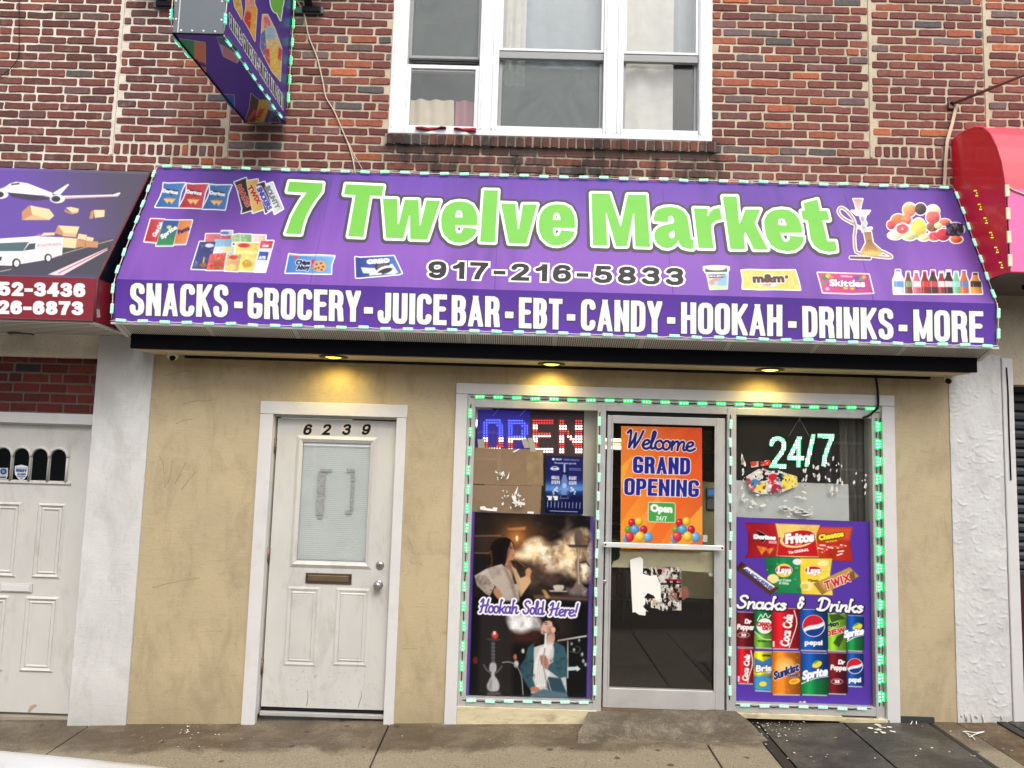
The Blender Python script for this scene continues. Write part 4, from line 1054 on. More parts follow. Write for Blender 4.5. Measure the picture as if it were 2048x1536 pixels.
for k in range(5):
    o = MB(); x = .25
    while x < 2.1:
        w_ = rg.uniform(.06, .14); o.box(x, x+w_*.9, 2.75, 3.0, .331+k*.4, .331+k*.4+rg.uniform(.12, .28), rg.choice(cols), .004); x += w_
    q = o.build('stock_row', sh); q['kind'] = 'stuff'
o = MB(); o.box(1.33, 1.9, .55, .6, .75, 1.66, simple('cream_partition', (206, 192, 150), .8)); tag(o.build('partition_board'), 'cream board standing inside behind the right of the glass door', 'board')
th = thing('wall_thermostat', 'small grey control box with blue screen on the cream board', 'thermostat')
x, zz = fx(1421, 985, .54); o = MB(); o.box(x-.035, x+.04, .525, .549, zz-.04, zz+.04, M_screen, .004); o.box(x-.03, x+.04, .525, .549, zz-.13, zz-.055, M_screen, .004); o.build('housing', th)
o = MB(); o.box(x-.02, x+.025, .5225, .5245, zz-.02, zz+.022, emit('blue_screen', (60, 120, 190), .6)); o.build('screen', th)
M_tube = emit('warm_tube_glow', (255, 240, 196), 3.0)
for px_, py_, wd, lab in ((1233, 880, .5, 'upper glowing ceiling tube seen at the left edge of the glass door'), (1233, 895, .5, 'lower glowing ceiling tube seen at the left edge of the glass door'), (958, 846, .5, 'glowing ceiling tube beside the blue letters of the lit sign')):
    y = 1.6; x, zz = fx(px_, py_, y); t = thing('ceiling_tube', lab, 'ceiling light', 'glowing tubes inside the shop', (0, 0, 0))
    o = MB(); hw = .1; hh = .022 if wd < 1 else .02
    if px_ < 1000: hh = .05
    o.box(x-hw, x+hw, y, y+.08, zz-hh*.6, zz+hh*.6, M_tube, .006); o.build('lamp', t)
    o = MB(); o.box(x-hw-.02, x+hw+.02, y+.081, y+.1, zz-hh, 2.42, M_screen); o.build('mount', t)

# upright white strip of blind inside the left shop window, streaky strip curtain inside the right one
o = MB(); a, b_ = G(1166, 950, .09)[0], G(1189, 950, .09)[0]; o.box(a, b_+.02, .09, .10, zbl, zt+.02, simple('off_white_board', (196, 192, 184), .8, 0, .05, 3)); tag(o.build('window_board'), 'narrow off-white board standing at the right edge of the left shop window', 'board')
M_strip = simple('streaky_vinyl', (92, 86, 80), .5, 0, .4, 4, 0, 50, (150, 140, 128), .6, 6, (.45, .7), (6, 1, .4))
tag(curtain(G(1680, 900, .16)[0], G(1744, 900, .16)[0], zbr+.6, zt+.05, .16, M_strip, 4, .012), 'streaky brown strip curtain inside the right shop window', 'curtain')

# ================================================================ PURPLE SHOP AWNING
PRT = printed()
M_pd = flat('ink_dark_grey', (74, 70, 76)); M_pw = flat('ink_white', (236, 238, 238)); M_pg = flat('ink_lime', (114, 186, 76)); M_pk = flat('ink_black', (44, 42, 46))
def vinyl(name, c0, c1, c2, z0, z1):
    """printed banner vinyl: top colour to bottom colour, slight vertical slackness, soft sheen"""
    m, nt, b = base(name); v = coords(nt); s = nt.nodes.new('ShaderNodeSeparateXYZ'); nt.links.new(v, s.inputs[0])
    mr = nt.nodes.new('ShaderNodeMapRange'); mr.inputs[1].default_value, mr.inputs[2].default_value = z0, z1; nt.links.new(s.outputs['Z'], mr.inputs[0])
    col = ramp(nt, mr.outputs[0], [(0.0, tuple(lin(c0))), (0.3, tuple(lin(c1))), (1.0, tuple(lin(c2)))])
    st = coords(nt, (2.2, 1, 0.12)); n = noise(nt, 1.3, 3, 0.5, st)
    col = mix(nt, ramp(nt, n, [(0.36, 0.45), (0.5, 0.0)]), col, tuple(lin(np.array(c2)*0.8)))  # fold shade painted into the vinyl colour as soft vertical streaks
    nt.links.new(col, b.inputs['Base Color']); b.inputs['Roughness'].default_value = 0.5; b.inputs['Specular IOR Level'].default_value = .22
    wr = noise(nt, 7, 4, 0.6, coords(nt, (1, 1, 0.6)), 1.0)
    bump(nt, b, mth(nt, 'ADD', noise(nt, 1.1, 3, 0.5, st), mth(nt, 'MULTIPLY', wr, .05)), 0.55, 0.05); return m
M_purp = vinyl('purple_vinyl', (121, 77, 166), (127, 82, 170), (98, 65, 157), 2.95, 3.9)
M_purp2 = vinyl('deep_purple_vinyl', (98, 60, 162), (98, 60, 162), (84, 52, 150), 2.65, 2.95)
M_wsoff = simple('white_vented_soffit', (214, 212, 206), 0.6, 0, 0.05, 4); M_slot = flat('soffit_slot', (120, 116, 110), 0.8)
AX0, AX1 = -2.755, 3.205
AT, AF, AV = (-0.02, 3.905), (-0.455, 2.945), (-0.455, 2.648)
aw = thing('shop_awning', 'long purple shop awning with lime green name and product pictures', 'awning')
PSL = Plane((0, AT[0], AT[1]), (0, -(AT[1]-AF[1]), -(AF[0]-AT[0]))); PVL = PY(AF[0])
def grid_panel(mb, X0, X1, A, B, m, nx=24, ny=6, sag=0.0):
    n_ = Vector((0, -(A[1]-B[1]), -(B[0]-A[0]))).normalized()
    for i in range(nx):
        for j in range(ny):
            def P(a, b_): 
                u, v = a/nx, b_/ny
                p = Vector((X0+(X1-X0)*u, A[0]+(B[0]-A[0])*v, A[1]+(B[1]-A[1])*v)); return tuple(p-n_*sag*math.sin(math.pi*u)**.5*math.sin(math.pi*v))
            mb.poly([P(i, j), P(i+1, j), P(i+1, j+1), P(i, j+1)][::-1], m, True)
o = MB(); grid_panel(o, AX0, AX1, AT, AF, M_purp); 
for x, s in ((AX0, 1), (AX1, -1)): o.poly([(x, AT[0], AT[1]), (x, AF[0], AF[1]), (x, 0.0, AF[1]), (x, 0.0, AT[1])], M_purp2)
o.poly([(AX0, AT[0], AT[1]), (AX1, AT[0], AT[1]), (AX1, 0, AT[1]), (AX0, 0, AT[1])], M_purp)
can = o.build('canopy', aw)
o = MB(); o.poly([(AX0, AF[0], AF[1]), (AX0, AV[0], AV[1]), (AX1, AV[0], AV[1]), (AX1, AF[0], AF[1])], M_purp2)
for x in (AX0, AX1): o.poly([(x, AF[0], AF[1]), (x, AV[0], AV[1]), (x, -.29, 2.58), (x, 0.0, 2.60), (x, 0.0, AF[1])], M_purp2)
val = o.build('valance', aw)
o = MB(); N = 220
for k in range(10):
    a, b_ = AX0+.02+(AX1-AX0-.04)*k/10, AX0+.02+(AX1-AX0-.04)*(k+1)/10
    n = 40
    for i in range(n):
        x0 = a+(b_-a)*i/n; x1 = a+(b_-a)*(i+.62)/n; x2 = a+(b_-a)*(i+1)/n
        if i < 2: o.poly([(x0, -.445, 2.645), (x2, -.445, 2.645), (x2, -.288, 2.582), (x0, -.288, 2.582)], M_wsoff); continue
        o.poly([(x0, -.445, 2.645), (x1, -.445, 2.645), (x1, -.288, 2.582), (x0, -.288, 2.582)], M_wsoff)
        o.poly([(x1, -.445, 2.647), (x2, -.445, 2.647), (x2, -.288, 2.584), (x1, -.288, 2.584)], M_slot)
o.build('vented_soffit', aw)
for xs in (664, 1000, 1325, 1690):      # welded seams of the banner over the frame ribs
    p_, q_ = PSL.at(xs, 348+(xs-318)*.0295, .0002), PSL.at(xs, 553+(xs-233)*.033, .0002)
    o = MB(); o.tube([(float(p_[0]), float(p_[1]), float(p_[2])), (float(p_[0]), float(q_[1]), float(q_[2]))], .0016, M_purp, 5); o.build('banner_seam', can)
o = MB(); o.box(AX0-.01, AX1+.01, -.466, -.445, 2.633, 2.647, M_wsoff, .002)
for x in (AX0, AX1-.03): o.prism([(x, -.444, 2.643), (x+.03, -.444, 2.643), (x+.03, -.28, 2.578), (x, -.28, 2.578)], (0, 0, -.006), M_wsoff)
o.build('bottom_trim', aw)

# shop name, letter by letter
KA = lambda P: K(550, 350, 5.12, P); KB = lambda P: K(930, 360, 8.192, P); KC = lambda P: K(1150, 360, 6.827, P); KD = lambda P: K(1400, 360, 6.827, P)
def e_shape(dx=0, dy=0):
    P = KB([(1800, 790), (1800, 650), (1780, 560), (1720, 460), (1620, 410), (1500, 400), (1380, 420), (1290, 480), (1230, 580), (1208, 700), (1215, 830), (1260, 950), (1350, 1040), (1440, 1072), (1520, 1077), (1620, 1055), (1710, 1000), (1770, 930), (1797, 850), (1575, 825), (1560, 870), (1540, 910), (1500, 925), (1465, 915), (1445, 870), (1440, 785)])
    H = KB([(1440, 660), (1445, 600), (1470, 550), (1505, 538), (1540, 560), (1560, 610), (1562, 660)])
    s = lambda L: [(x+dx, y+dy) for x, y in L]
    return Poly(s(P), [s(H)])
NAME = Union([
    Poly(KA([(150, 70), (492, 88), (480, 172), (415, 255), (360, 340), (315, 430), (285, 520), (265, 607), (110, 603), (135, 530), (175, 420), (230, 320), (270, 255), (325, 185), (125, 172)])),
    Poly(KA([(728, 97), (1112, 115), (1095, 218), (975, 212), (905, 636), (750, 630), (825, 208), (708, 200)])),
    Poly(KA([(1105, 243), (1252, 248), (1258, 505), (1268, 505), (1330, 256), (1470, 258), (1480, 518), (1490, 518), (1552, 262), (1692, 268), (1560, 663), (1385, 657), (1383, 415), (1375, 415), (1312, 651), (1138, 646)])),
    e_shape(-195.3, -5.5),
    Poly(KB([(308, 170), (540, 175), (490, 1022), (247, 1015)])),
    Poly(KB([(590, 385), (825, 395), (865, 805), (885, 805), (950, 405), (1180, 405), (1005, 1045), (720, 1035)])),
    e_shape(),
    Poly(KC([(225, 187), (470, 190), (616, 632), (628, 632), (720, 205), (970, 205), (1025, 918), (825, 912), (805, 460), (795, 460), (708, 905), (560, 905), (430, 455), (420, 455), (440, 900), (243, 892)])),
    Poly(KC([(1080, 565), (1075, 520), (1090, 450), (1140, 400), (1220, 375), (1310, 370), (1400, 385), (1480, 430), (1530, 500), (1545, 570), (1580, 810), (1618, 820), (1610, 945), (1540, 940), (1470, 920), (1430, 880), (1410, 820), (1385, 870), (1340, 910), (1270, 935), (1200, 925), (1130, 880), (1090, 820), (1080, 750), (1100, 690), (1150, 645), (1230, 615), (1320, 598), (1350, 590), (1350, 540), (1330, 500), (1305, 490), (1280, 505), (1270, 540), (1270, 578)]), [KC([(1350, 692), (1365, 740), (1350, 790), (1320, 802), (1290, 785), (1280, 750), (1300, 715)])]),
    Poly(KC([(1622, 390), (1815, 395), (1800, 495), (1812, 498), (1850, 430), (1900, 395), (1972, 382), (2005, 540), (1920, 560), (1870, 600), (1855, 660), (1890, 935), (1685, 930)])),
    Poly(KD([(310, 228), (500, 230), (535, 595), (545, 595), (620, 405), (820, 405), (742, 597), (925, 950), (735, 950), (625, 720), (612, 722), (598, 780), (615, 945), (415, 945)])),
    Poly(KD([(1395, 722), (1385, 640), (1350, 540), (1300, 470), (1220, 415), (1110, 400), (1000, 415), (920, 465), (875, 550), (880, 660), (910, 790), (970, 890), (1060, 950), (1180, 975), (1290, 965), (1370, 910), (1410, 840), (1412, 780), (1225, 765), (1220, 810), (1200, 840), (1165, 848), (1130, 825), (1110, 780), (1098, 725)]), [KD([(1068, 615), (1063, 560), (1085, 530), (1120, 525), (1155, 545), (1175, 590), (1180, 625)])]),
    Poly(KD([(1415, 318), (1600, 270), (1635, 425), (1735, 425), (1765, 548), (1670, 550), (1735, 840), (1848, 842), (1865, 970), (1760, 985), (1640, 960), (1560, 900), (1510, 810), (1470, 550), (1405, 545), (1380, 430), (1428, 415)])),
])
sheet('name_shadow', NAME.grow(10.6).shift(-.6, .6), PSL, .0012, M_pd, can, 1.4)
sheet('name_outline', NAME.grow(5.2), PSL, .0020, M_pw, can, 1.0)
sheet('name_lettering', NAME, PSL, .0028, M_pg, can, 0.9)
PH = Text('917-216-5833', (857, 522), (1368, 536.5), (856, 556.5), 5.4, 'sans', gap=11, asp=.68)
sheet('phone_outline', PH.grow(4.2), PSL, .0012, M_pw, can, 1.0)
sheet('phone_lettering', PH, PSL, .002, M_pk, can, 0.7)
WORDS = [('SNACKS', (261, 566), (457.5, 571), (259, 631)), ('GROCERY', (496, 576), (722, 584), (495, 638.5)), ('JUICE', (756, 587.5), (894, 592), (755, 649)), ('BAR', (903.5, 593), (1000, 596), (903, 654.5)),
         ('EBT', (1038, 597.5), (1125, 601), (1037.5, 659)), ('CANDY', (1162, 601), (1324.5, 605.5), (1161.5, 664)), ('HOOKAH', (1362, 607), (1564.5, 612), (1362, 670)), ('DRINKS', (1604, 614), (1786, 618), (1605, 677)), ('MORE', (1826, 620), (1966, 623), (1827, 683))]
DASH = [(468.5, 604.5, 17), (728, 616.5, 18), (1010, 626, 17), (1133.5, 631, 17), (1334, 637, 16.5), (1576, 644.5, 17), (1797, 650.5, 17.5)]
sag = lambda p: (p[0], p[1]-3.0*(1-((p[0]-1113)/890)**2))
for wd, a, b_, c in WORDS:
    a, b_, c = sag(a), sag(b_), sag(c)
    s = Text(wd, a, b_, c, 5.9, 'sans', gap=3.4, asp=.86)
    sheet('lettering_outline', s.grow(1.9), PVL, .0012, M_pd, val, .8); q = sheet('product_lettering', s, PVL, .002, M_pw, val, 0.8)
for x, y, w_ in DASH:
    x, y = sag((x, y))
    s = Poly([(x, y), (x+w_, y+.6), (x+w_, y+13.5), (x, y+13)])
    sheet('dash_outline', s.grow(2.4), PVL, .0012, M_pd, val, 1.0); sheet('lettering_dash', s, PVL, .002, M_pw, val, 1.0)

WHITE = (238, 238, 240)
def sticker(name, shapes, paint, plane, off, parent, margin=2.4, bgc=WHITE, res=0.9):
    u = Union(shapes) if isinstance(shapes, list) else shapes
    s = u.grow(margin) if margin else u
    c = Canvas(*s.bb, bgc, 0.7); paint(c, u); c.grain(.05)
    return sheet(name, s, plane, off, PRT, parent, res, c)
def quadtext(c, s, tl, tr, bl, col, half=.8, out=None, ow=1.2, style='gill', slant=0.0):
    t = Text(s, tl, tr, bl, half, style, slant=slant)
    if out is not None: c.fill(t.grow(ow), out, 1, .6)
    c.fill(t, col, 1, .6)
K5 = lambda P: K(200, 320, 4.042, P); K6 = lambda P: K(650, 340, 3.413, P); K7 = lambda P: K(1150, 350, 3.724, P); K8 = lambda P: K(1600, 350, 3.84, P)
def bag5(P, c0, c1):
    Q = K5(P); s = Poly(Q)
    def paint(c, u):
        x0, x1 = s.bb[0], s.bb[2]
        c.fill(s, hgrad(c0, c1, x0, x1), 1, .6)
        q = np.array(Q); cen = q.mean(0)
        c.fill(Poly([(cen[0]-9, cen[1]-13), (cen[0]+16, cen[1]-9), (cen[0]+1, cen[1]+1)]), (40, 40, 60), .9)
        quadtext(c, 'Doritos', (cen[0]-15, cen[1]-13), (cen[0]+16, cen[1]-9), (cen[0]-15.5, cen[1]-5), (245, 245, 245), .8)
        for dx, dy in ((-9, 7), (0, 8)): c.fill(Poly([(cen[0]+dx-5, cen[1]+dy), (cen[0]+dx+11, cen[1]+dy-1), (cen[0]+dx+3, cen[1]+dy+10)]), (238, 188, 112)); c.fill(Line([(cen[0]+dx-5, cen[1]+dy), (cen[0]+dx+11, cen[1]+dy-1)], .9), (200, 140, 70))
        c.fill(Line([q[0], q[1]], 3), (220, 225, 235), .4); c.fill(Line([q[2], q[3]], 3), (220, 225, 235), .3)
    sticker('snack_bag_print', s, paint, PSL, .0012, can)
bag5([(515, 187), (560, 192), (688, 188), (655, 260), (640, 330), (632, 385), (540, 382), (448, 380), (490, 300), (512, 240)], (56, 98, 160), (84, 132, 190))
bag5([(702, 192), (760, 198), (876, 196), (848, 270), (835, 330), (822, 391), (730, 386), (640, 385), (680, 310), (702, 250)], (170, 48, 62), (206, 84, 92))
bag5([(890, 200), (950, 206), (1064, 205), (1034, 280), (1024, 340), (1010, 402), (920, 396), (830, 395), (872, 310), (890, 260)], (56, 98, 160), (84, 132, 190))
def bars():
    B = [([(1088, 182), (1180, 146), (1190, 200), (1235, 380), (1228, 405), (1145, 430), (1152, 392), (1110, 230)], (56, 48, 48), 'MARS', (190, 60, 50), ((1120, 205), (1205, 375))),
         ([(1186, 172), (1275, 158), (1280, 215), (1330, 395), (1235, 428), (1230, 392), (1195, 225)], (222, 178, 96), 'TWIX', (178, 40, 40), ((1205, 210), (1290, 350))),
         ([(1262, 200), (1330, 177), (1345, 230), (1405, 392), (1337, 433), (1330, 400), (1275, 235)], (74, 56, 58), 'SNICKERS', (70, 70, 170), ((1285, 225), (1375, 400))),
         ([(1340, 200), (1396, 182), (1412, 230), (1480, 395), (1412, 436), (1402, 400), (1352, 235)], (214, 216, 222), 'BOUNTY', (110, 118, 132), ((1352, 215), (1440, 390)))]
    S = [Poly(K5(b[0])) for b in B]
    def paint(c, u):
        for (P, col, t, tc, (a, b_)), s in zip(B, S):
            c.fill(s.grow(1.2), WHITE); c.fill(s, hgrad(np.array(col)*1.12, np.array(col)*.85, s.bb[0], s.bb[2]))
            a, b_ = np.array(K5([a])[0]), np.array(K5([b_])[0]); d = (b_-a)/np.linalg.norm(b_-a); n = np.array([d[1], -d[0]])
            if t == 'SNICKERS': c.fill(Line([a-n*0+d*2, b_], 13), (224, 226, 236))
            quadtext(c, t, a+n*5.5, b_+n*5.5, a-n*5.5, tc, .9, None if t == 'SNICKERS' else (240, 230, 220), .7)
    sticker('candy_bars_print', S, paint, PSL, .0012, can)
bars()
def cans():
    B = [([(412, 478), (520, 482), (470, 655), (452, 668), (360, 660)], hgrad((176, 44, 54), (200, 84, 90), 290, 325), 'Coca Cola', ((432, 620), (500, 505)), (242, 240, 240)),
         ([(640, 490), (745, 490), (690, 680), (600, 682)], hgrad((206, 118, 70), (236, 150, 90), 345, 382), 'Fanta', ((628, 588), (722, 548)), (60, 50, 96)),
         ([(515, 488), (640, 492), (590, 692), (455, 694)], vgrad((64, 84, 160), (60, 140, 84), 444, 484), 'Sprite', ((490, 628), (615, 540)), (244, 246, 246))]
    S = [Poly(K5(b[0])) for b in B]
    def paint(c, u):
        for (P, col, t, (a, b_), tc), s in zip(B, S):
            c.fill(s.grow(.8), (210, 212, 220)); c.fill(s, col); a, b_ = np.array(K5([a])[0]), np.array(K5([b_])[0]); d = (b_-a)/np.linalg.norm(b_-a); n = np.array([d[1], -d[0]])
            if t == 'Sprite': c.fill(Ell(*K5([(560, 545)])[0], 5, 4), (214, 222, 120), .9)
            quadtext(c, t, a+n*4.5, b_+n*4.5, a-n*4.5, tc, .8, slant=.15)
            c.fill(Line([P_ for P_ in K5([P[-1], P[-2]])], 2.2), (206, 206, 214), .9)
    sticker('soda_cans_print', S, paint, PSL, .0012, can)
cans()
def groceries():
    R = [([(858, 600), (975, 600), (975, 670), (850, 670)], (226, 120, 128)), ([(985, 575), (1070, 575), (1066, 640), (975, 640)], (226, 230, 238)), ([(975, 612), (1060, 612), (1058, 650), (972, 650)], (206, 90, 104)),
         ([(1060, 610), (1130, 600), (1130, 660), (1060, 662)], (176, 204, 150)), ([(1135, 602), (1225, 605), (1225, 665), (1135, 662)], (146, 190, 132)), ([(1226, 608), (1340, 612), (1335, 660), (1226, 660)], (228, 206, 200)),
         ([(930, 640), (1065, 640), (1060, 750), (925, 750)], (150, 194, 222)), ([(808, 662), (935, 664), (880, 885), (740, 880)], (66, 76, 128)), ([(930, 700), (1085, 700), (1080, 780), (925, 780)], (222, 226, 224)),
         ([(1100, 668), (1295, 672), (1240, 900), (1085, 895)], (240, 214, 120)), ([(1298, 655), (1402, 655), (1335, 905), (1250, 902)], (232, 234, 240)), ([(1300, 655), (1402, 655), (1388, 715), (1290, 715)], (210, 76, 92)),
         ([(1290, 740), (1365, 745), (1350, 810), (1272, 808)], (72, 84, 170)), ([(890, 760), (1020, 752), (1000, 890), (860, 890)], (216, 96, 86)), ([(1030, 765), (1145, 765), (1115, 900), (1008, 895)], (212, 176, 120))]
    S = [Poly(K5(r[0])) for r in R]
    def paint(c, u):
        for (P, col), s in zip(R, S): c.fill(s, hgrad(np.array(col)*1.05, np.array(col)*.88, s.bb[0], s.bb[2]), 1, .6)
        for cx, cy, rx, ry, col in ((1165, 692, 12, 4.5, (206, 60, 66)), (885, 692, 9, 4, (220, 224, 232)), (965, 780, 10, 5, (224, 80, 70)), (1080, 788, 9, 4, (206, 70, 60)), (940, 855, 13, 7, (200, 60, 50)), (1060, 868, 11, 6, (226, 200, 120)), (1190, 840, 10, 8, (190, 150, 60)), (1035, 725, 8, 4, (238, 214, 120)), (1010, 590, 9, 3, (90, 120, 190))):
            x, y = K5([(cx, cy)])[0]; c.fill(Ell(x, y, rx, ry), col)
        for t, a, b_, d, col in (('ATI', (1285, 775), (1340, 778), (1280, 802), (240, 242, 248)), ('ss', (1318, 680), (1368, 680), (1312, 704), (244, 236, 236))):
            quadtext(c, t, *K5([a, b_, d]), col, .7)
        for y in (775, 818): c.fill(Poly(K5([(905, y+40), (990, y+40), (985, y+52), (900, y+52)])), (92, 130, 84), .8)
        c.fill(Poly(K5([(1110, 735), (1270, 740), (1255, 760), (1105, 756)])), (236, 226, 140)); c.fill(Line(K5([(842, 790), (836, 830)]), 3), (206, 176, 100)); c.fill(Ell(*K5([(835, 850)])[0], 8, 4), (150, 96, 60))
        c.cloud(u, (250, 250, 250), 4, 5, .56, 3, 2, .5); c.cloud(u, (90, 70, 80), 3.2, 9, .6, 3, 2, .35)
    sticker('grocery_boxes_print', S, paint, PSL, .0012, can)
groceries()
def cookies():
    s = Poly(K5([(1530, 762), (1620, 772), (1780, 772), (1895, 778), (1870, 850), (1868, 920), (1720, 918), (1600, 912), (1500, 912), (1515, 840)]))
    def p(c, u):
        c.fill(s, hgrad((70, 118, 184), (120, 170, 214), 572, 668)); c.fill(Poly(K5([(1565, 775), (1610, 775), (1585, 805)])), (214, 70, 84))
        x, y = K5([(1775, 860)])[0]; c.fill(Ell(x, y, 14, 11.5), (206, 160, 110))
        for dx, dy in ((-6, -4), (3, -6), (7, 1), (-2, 3), (4, 7), (-8, 5)): c.fill(Ell(x+dx, y+dy, 2, 1.6), (70, 46, 40))
        quadtext(c, 'Chips', *K5([(1585, 808), (1702, 808), (1582, 850)]), (30, 34, 70), 1.0, (226, 238, 246), 1.2); quadtext(c, 'Ahoy', *K5([(1592, 850), (1700, 846), (1588, 892)]), (30, 34, 70), 1.0, (226, 238, 246), 1.2)
        c.fill(Poly(K5([(1712, 805), (1735, 803), (1722, 845), (1712, 845)])), (206, 40, 60)); c.fill(Ell(*K5([(1712, 860)])[0], 2, 2), (206, 40, 60))
        c.fill(Line(K5([(1530, 768), (1890, 784)]), 2.4), (200, 220, 240), .5)
    sticker('cookie_bag_print', s, p, PSL, .0012, can)
    s2 = Poly(K6([(208, 595), (240, 600), (470, 588), (525, 705), (505, 712), (235, 735), (212, 735)]))
    def p2(c, u):
        c.fill(s2, hgrad((40, 62, 130), (84, 120, 190), 710, 803)); x, y = K6([(390, 655)])[0]
        c.fill(Poly(K6([(245, 665), (330, 670), (460, 640), (500, 700), (470, 715), (260, 705)])), (226, 232, 240), .9); c.fill(Ell(x, y, 15, 10, -.3), (52, 48, 54)); c.fill(Ell(x, y, 11, 6.5, -.3), (92, 86, 90)); c.fill(Ell(*K6([(405, 675)])[0], 15, 5, -.3), (240, 240, 240)); c.fill(Ell(*K6([(410, 690)])[0], 15, 5, -.3), (56, 52, 58))
        quadtext(c, 'OREO', *K6([(282, 612), (440, 600), (286, 645)]), (246, 248, 250), 1.6, (50, 76, 150), 1.0); quadtext(c, 'OREO', *K6([(300, 708), (388, 702), (301, 722)]), (236, 240, 246), .7)
    sticker('biscuit_pack_print', s2, p2, PSL, .0012, can)
    s3 = Union([Poly(K7([(985, 735), (1135, 735), (1130, 845), (1008, 848)])), Poly(K7([(968, 700), (1132, 694), (1134, 722), (972, 724)])), Ell(*K7([(1050, 698)])[0], 21.5, 4.5)])
    def p3(c, u):
        c.fill(s3, (206, 220, 232)); c.fill(Poly(K7([(1080, 735), (1140, 735), (1134, 850), (1040, 850)])), (120, 170, 214), .8, 4); c.fill(Ell(*K7([(1020, 800)])[0], 7, 6), (176, 120, 96), .7, 3); c.fill(Poly(K7([(1000, 825), (1130, 825), (1130, 850), (1005, 850)])), (196, 212, 150))
        c.fill(Poly(K7([(968, 697), (1134, 692), (1134, 722), (972, 724)])), (66, 66, 68)); c.fill(Ell(*K7([(1050, 698)])[0], 20, 3.6), (232, 226, 206)); c.fill(Poly(K7([(992, 742), (1115, 740), (1110, 765), (998, 768)])), (60, 62, 66))
        quadtext(c, 'BEN & JERRYS', *K7([(998, 748), (1110, 746), (1000, 760)]), (240, 240, 240), .4); c.fill(Ell(*K7([(1055, 780)])[0], 8, 3), (214, 120, 120), .8)
    sticker('ice_cream_tub_print', s3, p3, PSL, .0012, can, 2.6, (236, 238, 240))
    s4 = Poly(K7([(1240, 712), (1300, 708), (1440, 712), (1638, 710), (1660, 780), (1678, 855), (1480, 850), (1380, 852), (1248, 846), (1252, 780)]))
    def p4(c, u):
        c.fill(s4, hgrad((238, 200, 104), (232, 192, 96), 1483, 1600)); c.cloud(s4, (250, 228, 160), 9, 4, .5, 3, 3, .8)
        x, y = K7([(1450, 815)])[0]; c.fill(Ell(x, y, 17, 5), (150, 190, 220)); c.fill(Ell(x-6, y, 6, 3), (236, 150, 120)); c.fill(Ell(x+7, y+1, 5, 2.6), (246, 236, 214)); c.fill(Ell(x+1, y-1, 4, 2), (120, 180, 96))
        quadtext(c, 'm&m', *K7([(1318, 738), (1555, 735), (1325, 805)]), (84, 56, 48), 2.0, (244, 240, 234), 1.4); quadtext(c, 's', *K7([(1562, 738), (1588, 738), (1562, 772)]), (84, 56, 48), .8, (244, 240, 234), 1.0)
    sticker('chocolate_candy_bag_print', s4, p4, PSL, .0012, can)
    s5 = Poly(K8([(135, 752), (300, 758), (528, 765), (545, 840), (562, 905), (400, 910), (175, 902), (160, 840)]))
    def p5(c, u):
        c.fill(s5, hgrad((206, 70, 130), (178, 60, 130), 1636, 1748)); 
        for x, y, r, col in ((190, 790, 6, (70, 130, 84)), (215, 775, 5, (230, 190, 80)), (240, 785, 4, (226, 130, 60)), (440, 790, 5, (96, 80, 150)), (470, 800, 5, (80, 150, 90)), (490, 785, 4, (226, 160, 70)), (350, 862, 5, (232, 190, 80)), (400, 866, 5, (226, 170, 70)), (440, 866, 4, (110, 70, 150)), (310, 866, 4, (210, 60, 60)), (180, 830, 4, (90, 150, 100)), (210, 875, 4, (220, 180, 210))): c.fill(Ell(*K8([(x, y)])[0], r, r*.85), col)
        quadtext(c, 'Wild Berry', *K8([(310, 770), (400, 772), (311, 784)]), (250, 220, 236), .3); quadtext(c, 'Skittles', *K8([(222, 800), (498, 808), (226, 855)]), (248, 244, 248), 1.15, (120, 30, 90), 1.3)
    sticker('fruit_candy_bag_print', s5, p5, PSL, .0012, can)
cookies()
def hookah():
    H = [Line(K8([(430, 400), (405, 330), (350, 268), (310, 252), (295, 285), (330, 330), (390, 365), (425, 390), (418, 480), (425, 570), (450, 600), (560, 622), (680, 635), (700, 625), (650, 595), (600, 580)]), 3.6, 5), Line(K8([(390, 635), (535, 640)]), 5),
         Poly(K8([(408, 185), (480, 185), (472, 212), (460, 270), (435, 270), (420, 212)])), Poly(K8([(395, 275), (538, 275), (520, 302), (470, 312), (430, 305)])), Poly(K8([(462, 320), (505, 320), (498, 345), (512, 370), (500, 400), (515, 430), (480, 440), (470, 400), (480, 370), (468, 345)])),
         Poly(K8([(490, 440), (545, 435), (560, 520), (620, 575), (625, 610), (570, 622), (490, 618), (468, 590), (505, 520)])), Line(K8([(440, 395), (490, 420), (545, 410)]), 3.5)]
    def p(c, u):
        c.fill(Union(H), (228, 226, 226)); c.fill(H[0], (176, 140, 124)); c.fill(H[1], (92, 76, 72)); c.fill(H[2], vgrad((196, 150, 140), (226, 196, 186), 398, 420)); c.fill(H[3], (206, 206, 212)); c.fill(H[4], (196, 196, 204)); c.cloud(H[4], (110, 110, 124), 5, 2, .5, 3, 2)
        c.fill(H[5], vgrad((150, 112, 84), (214, 160, 84), 465, 512)); c.fill(Ell(*K8([(545, 598)])[0], 17, 5), (236, 196, 110), .9, 2)
        for x in range(500, 610, 16): c.fill(Line(K8([(530+(x-550)*.25, 500), (x, 590)]), .9), (110, 78, 60), .7)
    sticker('hookah_print', H, p, PSL, .0012, can, 2.0)
hookah()
